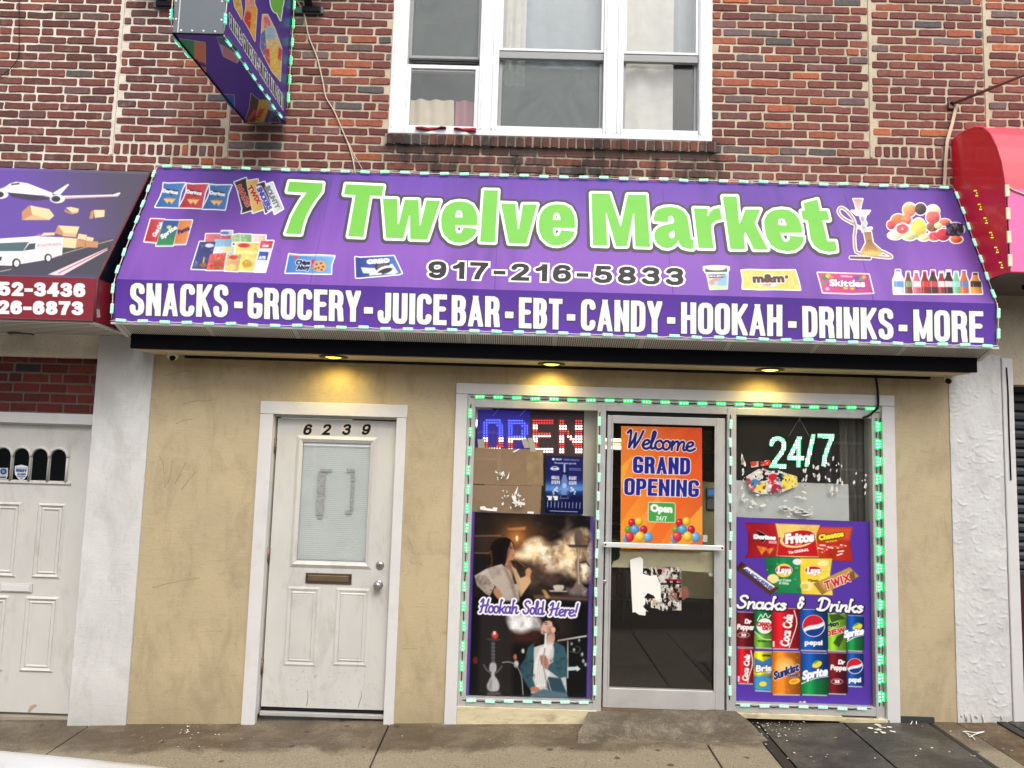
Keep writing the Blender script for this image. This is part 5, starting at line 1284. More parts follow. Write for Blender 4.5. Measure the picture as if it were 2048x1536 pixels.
def fruit():
    E_ = [(840, 268, 50, 52, (226, 140, 96)), (925, 262, 44, 44, (70, 62, 66)), (1020, 280, 50, 48, (232, 214, 168)), (1020, 325, 52, 50, (214, 96, 96)), (755, 350, 55, 48, (222, 100, 66)), (815, 345, 40, 40, (214, 110, 80)), (700, 385, 32, 34, (196, 70, 70)), (785, 415, 58, 48, (236, 214, 210)), (910, 410, 56, 74, (240, 190, 84)), (730, 465, 50, 30, (216, 222, 170)), (840, 465, 56, 36, (196, 206, 140)), (1015, 400, 44, 36, (120, 84, 70)), (1030, 470, 48, 36, (222, 120, 116)), (1100, 460, 50, 46, (186, 52, 66)), (1110, 365, 42, 26, (226, 110, 80)), (1190, 420, 68, 52, (64, 56, 72)), (1200, 495, 44, 28, (212, 90, 60)), (1060, 390, 30, 24, (236, 206, 150)), (950, 480, 40, 26, (226, 206, 150))]
    S = [Ell(*K8([(x, y)])[0], rx/3.84, ry/3.84) for x, y, rx, ry, c in E_]
    def p(c, u):
        for (x, y, rx, ry, col), s in zip(E_, S):
            X0, Y0 = K8([(x, y)])[0]
            c.fill(s, lambda X, Y, col=col, X0=X0, Y0=Y0, r=ry/3.84: np.array(col, float)*(1.12-.3*np.clip(((X-X0)*.6+(Y-Y0))/r, -1, 1))[..., None], 1, .6)
        x, y = K8([(785, 415)])[0]; c.fill(Ell(x, y, 12, 10), (214, 84, 96)); c.fill(Ell(x, y, 2, 2), (240, 210, 200))
        x, y = K8([(1030, 470)])[0]; c.fill(Ell(x, y, 9, 7), (206, 70, 84))
        rg = random.Random(5)
        for k in range(40): c.fill(Ell(*K8([(1190+rg.uniform(-60, 62), 420+rg.uniform(-44, 44))])[0], 3, 2.8), (44, 38, 54) if k % 3 else (104, 98, 118))
        for px_, py_ in ((835, 248), (1010, 262), (1015, 300)): c.fill(Line(K8([(px_-36, py_-22), (px_+36, py_-20)]), 2), (244, 236, 226), .9)
        c.cloud(u, (250, 250, 244), 5, 8, .6, 4, 2, .45)
    sticker('fruit_and_juice_print', S, p, PSL, .0012, can, 2.2)
fruit()
def bottles():
    B = [(752, 730, 80, (226, 230, 236), (90, 140, 206)), (830, 745, 58, (120, 60, 54), (120, 160, 120)), (893, 742, 62, (206, 96, 116), (236, 226, 228)), (957, 742, 64, (130, 40, 46), (206, 60, 60)), (1020, 735, 70, (70, 40, 40), (196, 80, 84)), (1085, 745, 66, (150, 50, 56), (236, 226, 226)), (1140, 735, 72, (60, 40, 42), (226, 220, 222)), (1198, 745, 62, (120, 190, 150), (150, 214, 206)), (1258, 738, 66, (206, 110, 70), (96, 130, 190)), (1345, 755, 86, (224, 150, 76), (50, 46, 46))]
    S = []
    for x, y, w_, a, b_ in B: S.append(Poly(K8([(x-w_*.2, y), (x+w_*.2, y), (x+w_*.24, y+35), (x+w_*.5, y+78), (x+w_*.62, 912), (x-w_*.38, 912), (x-w_*.46, y+78), (x-w_*.24, y+35)])))
    def p(c, u):
        for (x, y, w_, a, b_), s in zip(B, S):
            c.fill(s, hgrad(np.array(a)*1.15, np.array(a)*.8, s.bb[0], s.bb[2]), 1, .6); c.fill(Poly(K8([(x-w_*.42, 815), (x+w_*.54, 818), (x+w_*.58, 862), (x-w_*.4, 860)])), b_, .9, .6); c.fill(Poly(K8([(x-w_*.22, y-2), (x+w_*.22, y-2), (x+w_*.2, y+12), (x-w_*.2, y+12)])), b_, 1, .5)
            c.fill(Line(K8([(x-w_*.2, y+80), (x-w_*.14, 905)]), 1.2), (250, 250, 250), .45)
    sticker('drink_bottles_print', S, p, PSL, .0012, can, 2.4)
bottles()

# ================================================================ LEFT AWNING (dark sky over red valance)
aw2 = thing('shop_awning', 'dark grey and red awning with cargo plane and delivery van picture', 'awning')
BT, BF, BV = (-0.02, 3.872), (-0.575, 2.918), (-0.575, 2.632); BX0, BX1 = -7.6, -2.812
PS2 = Plane((0, BT[0], BT[1]), (0, -(BT[1]-BF[1]), -(BF[0]-BT[0]))); PV2 = PY(BF[0])
def night_vinyl():
    m, nt, b = base('night_sky_vinyl'); v = coords(nt); s = nt.nodes.new('ShaderNodeSeparateXYZ'); nt.links.new(v, s.inputs[0])
    a = mth(nt, 'ADD', mth(nt, 'MULTIPLY', s.outputs['X'], 0.9), mth(nt, 'MULTIPLY', s.outputs['Z'], -0.35))
    mr = nt.nodes.new('ShaderNodeMapRange'); mr.inputs[1].default_value, mr.inputs[2].default_value = -4.9, -3.9; nt.links.new(a, mr.inputs[0])
    col = ramp(nt, mr.outputs[0], [(0, tuple(lin((104, 78, 160)))), (0.55, tuple(lin((88, 78, 108)))), (1, tuple(lin((84, 82, 90))))])
    nt.links.new(col, b.inputs['Base Color']); b.inputs['Roughness'].default_value = 0.45; return m
M_night = night_vinyl(); M_maroon = simple('maroon_vinyl', (132, 30, 44), 0.42, 0, 0.06, 2); M_navy = flat('black_vinyl_end', (18, 18, 30), .45); M_seam = flat('maroon_piping', (112, 62, 66), .6)
o = MB(); grid_panel(o, BX0, BX1, BT, BF, M_night, 12, 4); o.poly([(BX1, BT[0], BT[1]), (BX1, BF[0], BF[1]), (BX1, 0, BF[1]), (BX1, 0, BT[1])], M_navy); o.poly([(BX0, BT[0], BT[1]), (BX0, BF[0], BF[1]), (BX0, 0, BF[1]), (BX0, 0, BT[1])], M_navy); can2 = o.build('canopy', aw2)
o = MB(); o.poly([(BX0, BF[0], BF[1]), (BX0, BV[0], BV[1]), (BX1, BV[0], BV[1]), (BX1, BF[0], BF[1])], M_maroon)
for x in (BX0, BX1): o.poly([(x, BF[0], BF[1]), (x, BV[0], BV[1]), (x, 0, BV[1]), (x, 0, BF[1])], M_maroon)
val2 = o.build('valance', aw2)
o = MB(); o.tube([(BX1, BT[0], BT[1]), (BX1, BF[0], BF[1]), (BX1, BV[0], BV[1])], .008, M_seam, 6); o.tube([(BX0, BV[0], BV[1]), (BX1, BV[0], BV[1])], .006, M_seam, 6); o.build('piping', aw2)
o = MB(); o.box(BX0+.01, BX1-.01, -.56, 0.0, 2.615, 2.63, M_wsoff); o.build('soffit', aw2)
o = MB()
for k in range(9): o.box(BX0+.05, BX1-.05, -.54+k*.06, -.535+k*.06, 2.612, 2.615, M_slot)
o.build('soffit_grooves', aw2)
for wd, a, b_, c in (('52-3436', (-3, 563.5), (171, 566.5), (-3, 591.5)), ('26-6873', (-5, 600.5), (167, 603), (-5, 628))):
    sheet('phone_lettering', Text(wd, a, b_, c, 4.9, 'sans', gap=2.0, asp=.7), PV2, .0015, M_pw, val2, .7)
KL = lambda P: K(0, 320, 2.742, P)
def art():
    s = Poly([(-30, 339), (299, 349), (194, 555), (-30, 549)])
    c = Canvas(*s.bb, (0, 0, 0), .8)
    X, Y = c.X, c.Y
    t = np.clip((X*.9-Y*.28+60)/170, 0, 1)[..., None]; c.C = np.array((104, 80, 158.))*(1-t)+np.array((86, 82, 98.))*t
    F_ = lambda P, col, a=1, so=.8: c.fill(Poly(KL(P)), col, a, so)
    F_([(-90, 560), (240, 470), (620, 440), (620, 640), (-90, 640)], (72, 72, 78), .9, 6)
    c.fill(Line(KL([(325, 520), (620, 438)]), 1.4), (196, 176, 130)); F_([(265, 628), (590, 482), (590, 495), (345, 632), (300, 632)], (236, 206, 208)); c.fill(Line(KL([(320, 622), (590, 488)]), 1.6), (130, 70, 84)); c.fill(Line(KL([(0, 612), (60, 600)]), 1.6), (196, 176, 130))
    # aeroplane
    F_([(-40, 175), (25, 150), (55, 130), (90, 120), (150, 128), (285, 180), (290, 200), (140, 190), (40, 178)], (236, 238, 240)); F_([(40, 178), (280, 200), (300, 215), (180, 225), (70, 205)], (70, 66, 76), .9); F_([(285, 185), (372, 132), (380, 136), (330, 192)], (228, 230, 234)); F_([(245, 200), (620, 190), (655, 178), (662, 182), (645, 200), (330, 214)], (240, 234, 236)); F_([(350, 204), (640, 196), (640, 200), (350, 212)], (206, 140, 150), .8)
    for x, y in ((315, 214), (5, 190)):
        q = KL([(x, y)])[0]; c.fill(Ell(*q, 15, 8.5), (232, 232, 236)); c.fill(Ell(q[0]-3, q[1], 9, 6), (62, 60, 70))
    F_([(60, 132), (105, 124), (110, 134), (62, 140)], (76, 78, 92)); c.fill(Line(KL([(150, 140), (270, 180)]), 1), (150, 152, 160), .7)
    def box(P, Q, R_=None):
        F_(P, (236, 206, 160)); F_(Q, (190, 140, 100))
        if R_: F_(R_, (214, 176, 130))
    box([(165, 250), (270, 270), (298, 306), (270, 330), (175, 300)], [(120, 285), (160, 250), (178, 300), (122, 330)], [(122, 330), (178, 300), (270, 330)])
    box([(360, 262), (390, 258), (433, 268), (428, 285), (395, 290)], [(353, 270), (395, 292), (392, 298), (355, 285)], [(393, 292), (430, 280), (428, 290), (395, 298)])
    box([(515, 275), (575, 275), (572, 312), (520, 318)], [(500, 280), (518, 276), (510, 322), (490, 322)])
    box([(318, 360), (436, 366), (420, 408), (345, 400)], [(300, 402), (318, 360), (350, 400), (345, 415)], [(345, 400), (420, 405), (418, 424), (345, 418)])
    box([(350, 425), (425, 432), (415, 485), (345, 480)], [(425, 432), (445, 440), (440, 478), (415, 484)]); box([(430, 405), (478, 412), (470, 440), (425, 432)], [(420, 440), (470, 440), (466, 480), (424, 474)]); box([(478, 420), (515, 428), (508, 450), (470, 442)], [(470, 442), (540, 448), (536, 482), (470, 478)]); box([(240, 400), (300, 398), (300, 412), (220, 418)], [(190, 418), (220, 405), (225, 420), (195, 422)])
    # van
    F_([(-60, 440), (10, 436), (190, 420), (350, 425), (340, 520), (270, 545), (60, 580), (-60, 575)], (240, 226, 228)); F_([(-40, 458), (158, 450), (128, 500), (-40, 502)], (84, 104, 110)); F_([(132, 498), (160, 460), (196, 456), (192, 490)], (70, 86, 92)); F_([(-60, 500), (125, 505), (115, 545), (60, 580), (-60, 575)], (236, 236, 236)); F_([(-20, 535), (12, 530), (8, 552), (-20, 555)], (52, 54, 58))
    F_([(-60, 436), (190, 420), (300, 424), (100, 440)], (252, 250, 250)); c.fill(Line(KL([(125, 505), (115, 560), (340, 522)]), 1.2), (196, 186, 190))
    for x, y, r in ((90, 566, 8.5), (264, 538, 7.5)):
        q = KL([(x, y)])[0]; c.fill(Ell(*q, r, r*1.12), (44, 44, 48)); c.fill(Ell(q[0]+.6, q[1]+.5, r*.62, r*.8), (226, 220, 222))
    quadtext(c, 'EXPRESS', *KL([(205, 462), (338, 452), (203, 480)]), (196, 170, 176), .6); quadtext(c, 'DELIVERY', *KL([(252, 482), (320, 474), (252, 488)]), (214, 196, 198), .3)
    c.fill(Line(KL([(20, 575), (28, 576)]), 1.4), (226, 190, 110)); c.grain(.04)
    sheet('delivery_picture', s, PS2, .0012, PRT, can2, 1.0, c)
art()
o = MB(); PX2 = Plane((BX1, 0, 0), (1, 0, 0)); q = [PX2.at(*KL([p])[0], .0015) for p in ((527, 815), (545, 820), (550, 862), (530, 865))]
o.poly([tuple(p) for p in q], flat('maker_label', (186, 160, 160))); o.build('maker_label', val2)

# ================================================================ RED ROUND AWNING
aw3 = thing('shop_awning', 'glossy red round topped awning with pink front panel', 'awning')
RX0, RX1 = 3.216, 7.6
def red_mat(name, c, r=.25):
    m = simple(name, c, r, 0, .05, 2); m.node_tree.nodes['Principled BSDF'].inputs['Coat Weight'].default_value = .2; m.node_tree.nodes['Principled BSDF'].inputs['Coat Roughness'].default_value = .15; return m
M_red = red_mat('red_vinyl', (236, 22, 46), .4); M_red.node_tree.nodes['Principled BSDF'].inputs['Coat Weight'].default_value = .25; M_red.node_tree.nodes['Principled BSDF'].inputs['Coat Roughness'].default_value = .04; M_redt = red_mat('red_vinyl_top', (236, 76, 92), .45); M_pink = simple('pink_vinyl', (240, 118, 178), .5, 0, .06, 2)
PX3 = Plane((RX0, 0, 0), (-1, 0, 0)); pr = []
for p in ((1893, 292), (1904, 281), (1918, 270), (1934, 260), (1950, 255), (1966, 256), (1980, 268), (1993, 294), (2003, 326), (2008, 355), (2011, 378)):
    q = PX3.at(*p); pr.append((min(float(q[1]), -.002), float(q[2])))
pr = [(0.0, pr[0][1])]+pr[1:]
yF = min(p[0] for p in pr)-.0; pr[-1] = (yF, pr[-1][1]); zP = pr[-1][1]; zB = float(PX3.at(2012, 546)[2])
pr = [(y, z) for y, z in pr]
for i in range(1, len(pr)): pr[i] = (min(pr[i][0], pr[i-1][0]), pr[i][1])
o = MB()
full = pr+[(yF, zB), (0.0, zB)]
o.poly([(RX0, y, z) for y, z in full], M_red); o.poly([(RX1, y, z) for y, z in full], M_red)
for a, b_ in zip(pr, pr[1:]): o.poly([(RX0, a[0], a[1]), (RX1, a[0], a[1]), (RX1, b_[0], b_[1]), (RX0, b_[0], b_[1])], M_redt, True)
o.build('canopy', aw3)
for xs in (RX0+.62, RX0+1.3):
    o = MB(); o.tube([(xs, y-.002, z+.002) for y, z in pr], .003, M_redt, 5); o.build('fabric_seam', aw3)
o = MB(); o.box(RX0+.004, RX1, yF-.006, yF+.004, zB, zP, M_pink); o.build('front_panel', aw3)
o = MB(); o.poly([(RX0+.01, yF, zB+.004), (RX1, yF, zB+.004), (RX1, 0, zB-.02), (RX0+.01, 0, zB-.02)], simple('brown_soffit', (120, 108, 100), .7, 0, .1)); o.box(RX0+.3, RX1, -.3, -.27, zB-.04, zB-.01, M_black); o.build('soffit', aw3)
o = MB(); o.tube([(RX0+.002, y-.004, z+.002) for y, z in pr]+[(RX0+.002, yF-.006, zB)], .007, M_redt, 6); o.tube([(RX0, yF-.006, zB), (RX1, yF-.006, zB)], .006, M_redt, 6); o.build('piping', aw3)
P3 = PY(yF-.0065)
cr = thing('torn_ribbon', 'torn cream ribbon hanging across the pink awning panel', 'ribbon')
o = MB(); o.tube([tuple(P3.at(*p, .004)) for p in K(1600, 350, 3.84, [(1585, 85), (1640, 120), (1720, 150), (1760, 175)])], .006, simple('cream_ribbon', (222, 206, 170), .7), 5); o.build('ribbon', cr)

# ================================================================ PROJECTING SIGN
bs = thing('projecting_sign', 'purple boxed shop sign projecting from the brick wall with grey riveted end', 'sign')
SX0, SX1, SY0, SY1, SZ = -2.11, -1.806, -1.215, -0.05, 4.265
M_sgrey = simple('grey_sign_metal', (104, 110, 116), .45, .2, .05, 4); M_spur = simple('sign_purple', (78, 48, 148), .4, 0, .05, 3)
o = MB(); o.box(SX0+.004, SX1-.004, SY0+.01, SY1, SZ+.004, SZ+1.7, M_spur); o.build('sign_box', bs)
o = MB(); o.box(SX0, SX1, SY0, SY0+.009, SZ, SZ+1.7, M_sgrey, .002); o.box(SX0+.03, SX0+.036, SY0-.003, SY0-.0005, SZ, SZ+1.7, M_wsoff)
o.build('end_plate', bs)
PFR = PY(SY0); M_riv = flat('bright_rivet', (236, 238, 240), .4)
for p in ((362, 61), (384, 61.5), (407, 62), (430, 63), (352, 38), (443, 40), (352, 2), (444, 3)):
    q = PFR.at(*p); o = MB(); o.lathe([(0, .003), (.005, .0025), (.007, 0)], M_riv, Matrix.Translation((float(q[0]), SY0-.0005, float(q[2]))) @ RX, 10); o.build('rivet', bs)
o = MB()
for x in (SX0+.002, SX1-.002): o.tube([(x, SY0, SZ), (x, SY1, SZ)], .006, M_black, 6)
o.tube([(SX0, SY0, SZ), (SX1, SY0, SZ)], .006, M_black, 6); o.build('edge_trim', bs)
PSR = Plane((SX1-.004, 0, 0), (1, 0, 0)); PSB = Plane((0, 0, SZ+.004), (0, 0, -1))
K9 = lambda P: K(330, 0, 5.907, P)
t = Text('SNACKS-GROCERY-JUICE BAR-EBT', (458, 25), (564.5, 190), (459.5, 55), 1.3, 'sans', gap=2.0, space=.16)
sheet('sign_lettering_outline', t.grow(2.1), PSR, .0015, M_pw, bs, .6); sheet('sign_lettering', t, PSR, .0025, M_pk, bs, .45)
g = Union([Poly(K9([(1255, -60), (1385, -60), (1390, 60), (1340, 140), (1290, 140), (1250, 60)]), sm=3), Poly(K9([(1310, -30), (1370, -30), (1380, 120), (1360, 240), (1325, 160)]))])
sheet('sign_name_outline', g.grow(2.2), PSR, .0015, M_pw, bs, .7); sheet('sign_name_lettering', g, PSR, .0025, M_pg, bs, .7)
def ps(c, u):
    for P, col in (([(795, -60), (880, -60), (910, 120), (905, 230), (820, 80)], (216, 172, 70)), ([(955, -60), (1060, -60), (1055, 40), (1085, 110), (1060, 490), (990, 350), (925, 240), (950, 100)], (232, 170, 60)), ([(955, 120), (1020, 150), (1000, 350), (930, 240)], (206, 60, 50)), ([(960, -60), (1050, -60), (1040, 120), (960, 90)], (226, 150, 130)),
                   ([(1150, 170), (1210, 170), (1300, 350), (1380, 580), (1360, 960), (1265, 850), (1160, 650), (1125, 560), (1140, 300)], (230, 196, 130)), ([(1130, 400), (1180, 350), (1200, 640), (1160, 650), (1125, 560)], (84, 110, 170)), ([(1170, 560), (1230, 580), (1240, 780), (1180, 690)], (214, 80, 70)), ([(1250, 560), (1340, 600), (1350, 900), (1265, 850)], (240, 200, 90)), ([(1160, 200), (1220, 190), (1250, 300), (1170, 330)], (216, 110, 120)), ([(1200, 300), (1290, 340), (1300, 470), (1200, 460)], (150, 196, 226)), ([(1340, 560), (1385, 590), (1370, 720), (1330, 690)], (206, 70, 90))):
        c.fill(Poly(K9(P)), col, 1, .6)
    c.cloud(u, (250, 250, 250), 3.5, 4, .52, 3, 1.5, .55); c.cloud(u, (120, 60, 60), 3, 14, .58, 3, 1.5, .4)
sticker('product_print', [Poly(K9([(795, -60), (880, -60), (910, 120), (905, 230), (820, 80)])), Poly(K9([(955, -60), (1060, -60), (1055, 40), (1085, 110), (1060, 490), (990, 350), (925, 240), (950, 100)])), Poly(K9([(1150, 170), (1210, 170), (1300, 350), (1380, 580), (1360, 960), (1265, 850), (1160, 650), (1125, 560), (1140, 300)]))], ps, PSR, .0015, bs, 1.0)
def pb(c, u):
    c.fill(Poly(K9([(170, 455), (345, 480), (345, 690), (300, 640), (200, 520)])), (60, 150, 90)); c.fill(Poly(K9([(345, 490), (475, 500), (478, 860), (345, 690)])), (224, 140, 96)); quadtext(c, 'Fanta', *K9([(358, 695), (470, 730), (380, 760)]), (60, 60, 130), .8)
    c.fill(Poly(K9([(690, 540), (740, 560), (850, 690), (840, 740), (690, 660)])), (216, 150, 140)); c.fill(Poly(K9([(620, 440), (740, 440), (860, 580), (900, 680), (740, 560), (640, 510)])), (90, 110, 130)); c.fill(Poly(K9([(660, 1110), (815, 1120), (820, 1310), (720, 1200)])), (60, 110, 170))
    for P, col in (([(1015, 1100), (1110, 1180), (1060, 1440), (945, 1440), (1000, 1260)], (92, 76, 72)), ([(1120, 1110), (1200, 1180), (1230, 1290), (1160, 1440), (1065, 1440), (1112, 1190)], (206, 170, 84)), ([(1220, 1290), (1300, 1330), (1360, 1440), (1170, 1440)], (96, 84, 96))): c.fill(Poly(K9(P)), col)
    for tx, a, b_, d, col in (('MARS', (960, 1420), (1050, 1285), (1005, 1440), (214, 90, 70)), ('TWIX', (1050, 1425), (1125, 1270), (1105, 1440), (190, 60, 50)), ('SNICK', (1205, 1430), (1270, 1300), (1250, 1440), (90, 110, 190))): quadtext(c, tx, *K9([a, b_, d]), col, .9)
sticker('product_print', [Poly(K9([(170, 455), (345, 480), (475, 500), (478, 860), (345, 690), (200, 520)])), Poly(K9([(620, 440), (740, 440), (860, 580), (900, 680), (850, 740), (690, 660)])), Poly(K9([(660, 1110), (815, 1120), (820, 1310), (720, 1200)])), Poly(K9([(1015, 1100), (1110, 1180), (1210, 1180), (1300, 1330), (1360, 1440), (945, 1440), (1000, 1260)]))], pb, PSB, .0015, bs, 1.2, (190, 190, 205))
o = MB()
for z in (SZ+.35, SZ+1.4): o.box(SX0+.08, SX1-.08, SY1+.001, -0.008, z, z+.08, M_black)
o.build('wall_bracket', bs)

# floodlights beside the sign
def flood(label, px0, px1, py0, py1):
    t = thing('floodlight', label, 'floodlight', 'floodlights either side of the projecting sign')
    x0, z1 = fx(px0, py0); x1, z0 = fx(px1, py1); xm = (x0+x1)/2
    o = MB(); o.box(x0, x1, -.03, -.008, z0, z0+.05, M_sgrey, .004); o.build('wall_plate', t)
    o = MB(); o.prism([(xm-.03, -.03, z0+.02), (xm+.03, -.03, z0+.02), (xm+.02, -.16, z0+.26), (xm-.04, -.16, z0+.26)], (0, -.03, .03), M_black, .005); o.box(xm-.05, xm+.09, -.05, -.031, z0+.0, z0+.045, M_black, .006); o.build('arm', t)
    o = MB(); o.box(xm-.13, xm+.13, -.3, -.13, z0+.24, z0+.46, M_black, .015); o.build('lamp_head', t)
    o = MB(); o.box(xm-.11, xm+.11, -.304, -.3005, z0+.26, z0+.44, simple('clear_lens', (190, 196, 200), .2)); o.build('lens', t)
flood('black floodlight on a grey plate right of the projecting sign', 594, 648, 4, 31)
flood('black floodlight half hidden left of the projecting sign', 312, 349, -8, 20)

# ================================================================ LED STRINGS
M_led_mint = emit('mint_led', (160, 236, 200), .5); M_led_dot = emit('mint_led_dot', (206, 250, 222), .7)
M_led_g = emit('green_led', (30, 225, 100), 1.5); M_led_gd = emit('green_led_dot', (170, 255, 200), 1.5); M_led_t = emit('teal_led', (50, 215, 175), .5)
M_wire_w = simple('white_wire', (214, 206, 196), .6); M_wire_k = flat('black_wire', (34, 34, 32), .6)
def led_mesh(kind, L=.07, H=.021, D=.01):
    body, dot = {'mint': (M_led_mint, M_led_dot), 'green': (M_led_g, M_led_gd), 'teal': (M_led_t, M_led_dot)}[kind]
    mb = MB(); mb.box(-L/2, L/2, -D, 0, -H/2, H/2, body, .004)
    for k in (-1, 0, 1): mb.lathe([(0, .005), (.004, .004), (.0072, 0)], dot, Matrix.Translation((k*L*.3, -D-.0002, 0)) @ RX, 10)
    o = mb.build('led_module'); me = o.data; bpy.data.objects.remove(o); return me
LEDS = {k: led_mesh(k) for k in ('mint', 'green', 'teal')}
def led_run(label, A, B, n, kind, group, out=(0, -1, 0), wire=M_wire_w, sag=.006, ends=True, scale=1.0, off=.003):
    A, B = Vector(A), Vector(B); d = (B-A); L = d.length; d.normalize(); out = Vector(out); out = (out-d*out.dot(d)).normalized(); up = d.cross(-out)
    t = thing('led_light_string', label, 'light string', group, tuple(A))
    rg = random.Random(hash(label) % 9973 if False else len(label)*7+n)
    pts = []
    for i in range(n):
        f = (i+.5)/n; p = A+d*(L*f)+out*off; j = rg.uniform(-.004, .004)
        o = bpy.data.objects.new('led_module', LEDS[kind]); COL.objects.link(o); o.parent = t
        ang = rg.uniform(-.06, .06); dd = (d*math.cos(ang)+up*math.sin(ang)).normalized(); uu = dd.cross(-out)
        M = Matrix((dd, -out, uu)).transposed().to_4x4(); M.translation = p-A+up*j
        if scale != 1: M = M @ Matrix.Scale(scale, 4)
        o.matrix_local = M
        pts.append(p-A+up*j+out*.003); 
        if i < n-1: pts.append(A+d*(L*(f+.5/n))+out*off-A+Vector((0, 0, -sag*rg.uniform(.2, 1.4)))+out*.003)
    o = MB(); o.tube([tuple(p) for p in ([Vector((0, 0, 0))] if ends else [])+pts+([B-A] if ends else [])], .0034, wire, 6); q = o.build('cable', t)
    return t
GA = 'green lights strung around the purple awning'
y_, z_ = AT[0]-.012, AT[1]+.006
led_run('string of pale green lights along the top edge of the purple awning', (AX0, y_, z_), (AX1, y_, z_), 40, 'mint', GA)
led_run('string of pale green lights along the bottom edge of the purple awning', (AX0-.01, AV[0]-.014, AV[1]+.007), (AX1, AV[0]-.014, AV[1]+.007), 40, 'mint', GA)
for X, s, sd2 in ((AX0-.004, 'left', 1), (AX1+.004, 'right', 1)):
    led_run('string of pale green lights down the sloping %s edge of the purple awning' % s, (X, AT[0]-.01, AT[1]), (X, AF[0]-.01, AF[1]), 7, 'mint', GA, (0, -.91, .41))
    led_run('short string of pale green lights down the %s end of the purple valance' % s, (X, AF[0]-.012, AF[1]), (X, AV[0]-.012, AV[1]+.02), 2, 'mint', GA)
GS = 'green lights strung around the projecting sign'
led_run('string of teal lights along the lower right edge of the projecting sign', (SX1+.003, SY0, SZ-.004), (SX1+.003, SY1-.08, SZ-.004), 8, 'teal', GS, (.6, 0, -.8))
led_run('string of teal lights up the outer right edge of the projecting sign', (SX1+.006, SY0-.004, SZ+.02), (SX1+.006, SY0-.004, SZ+1.6), 11, 'teal', GS, (.7, -.7, 0))
led_run('string of green lights up the wall side edge of the projecting sign', (SX1+.01, SY1-.01, SZ+.12), (SX1+.01, SY1-.01, SZ+1.6), 10, 'green', GS, (1, -.3, 0))
led_run('string of teal lights up the outer left edge of the projecting sign', (SX0-.006, SY0-.004, SZ+.04), (SX0-.006, SY0-.004, SZ+1.6), 11, 'teal', GS, (-.6, -.8, 0))
led_run('short string of teal lights along the lower left edge of the projecting sign', (SX0-.003, SY0+.03, SZ-.004), (SX0-.003, SY0+.28, SZ-.004), 2, 'teal', GS, (-.6, 0, -.8))
GW = 'green lights strung around the shop windows'
def W3(px, py, y): x, z = fx(px, py, y); return (x, y, z)
zt2 = 2.243
led_run('string of bright green lights along the head of the shop front', (XA0+.02, -.013, zt2), (2.63, -.013, zt2), 22, 'green', GW, wire=M_wire_k)
def vrun(lab, p0, p1, n, kind, y, out=(0, -1, 0), **k): led_run(lab, W3(*p0, y), W3(*p1, y), n, kind, GW, out, M_wire_k, 0, **k)
vrun('string of green lights down the left jamb of the left shop window', (942, 808), (922, 1392), 15, 'green', -.0205)
vrun('string of green lights down the post between left window and glass door', (1200, 824), (1188, 1400), 15, 'mint', -.0205)
vrun('string of green lights down the post between glass door and right window', (1461, 830), (1459, 1400), 15, 'mint', -.0205)
vrun('string of vivid green lights down the right jamb of the right shop window', (1752, 836), (1759, 1412), 16, 'green', -.004, scale=1.1)
vrun('string of vivid green lights on the inner edge of the right white board', (1761, 836), (1768, 1412), 16, 'green', -.0095, (-1, -.4, 0), scale=.9)
led_run('short string of mint lights along the bottom of the left shop window', W3(924, 1400, -.019), W3(1186, 1405, -.019), 7, 'mint', GW, wire=M_wire_k)
led_run('short string of mint lights along the bottom of the right shop window', W3(1470, 1410, -.019), W3(1742, 1417, -.019), 7, 'mint', GW, wire=M_wire_k)
# unlit cream modules on the pink awning
M_cream = simple('cream_module', (232, 220, 186), .5)
t = thing('led_light_string', 'string of unlit cream light modules down the edge of the pink panel', 'light string')
base_me = None; P4 = [P3.at(*p, .004) for p in K(1600, 350, 3.84, [(1583, 125), (1590, 300), (1597, 480), (1605, 660)])]
for q in P4:
    if base_me is None: o = MB(); o.box(-.014, .014, -.012, 0, -.042, .042, M_cream, .005); o = o.build('led_module', t); base_me = o.data
    else: o = bpy.data.objects.new('led_module', base_me); COL.objects.link(o); o.parent = t
    o.location = tuple(q)
o = MB(); o.tube([tuple(q) for q in P4], .004, M_wire_k, 6); o.build('cable', t)

# added glowing dots that stand for LED reflections in the red awning cheek
t = thing('led_light_string', 'row of added yellow green dots standing for reflected lights on the red awning end', 'light string')
M_yg = emit('led_reflection_dot', (170, 214, 60), 1.1); dme = None; pl_ = []
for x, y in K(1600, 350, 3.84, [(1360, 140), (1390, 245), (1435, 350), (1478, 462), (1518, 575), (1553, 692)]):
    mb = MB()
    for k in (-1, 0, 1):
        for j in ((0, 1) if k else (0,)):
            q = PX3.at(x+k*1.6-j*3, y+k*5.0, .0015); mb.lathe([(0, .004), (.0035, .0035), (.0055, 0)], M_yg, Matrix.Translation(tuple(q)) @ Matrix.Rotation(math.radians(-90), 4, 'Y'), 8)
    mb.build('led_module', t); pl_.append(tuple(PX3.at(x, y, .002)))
mb = MB(); mb.tube(pl_, .002, M_red, 5); mb.build('cable', t)

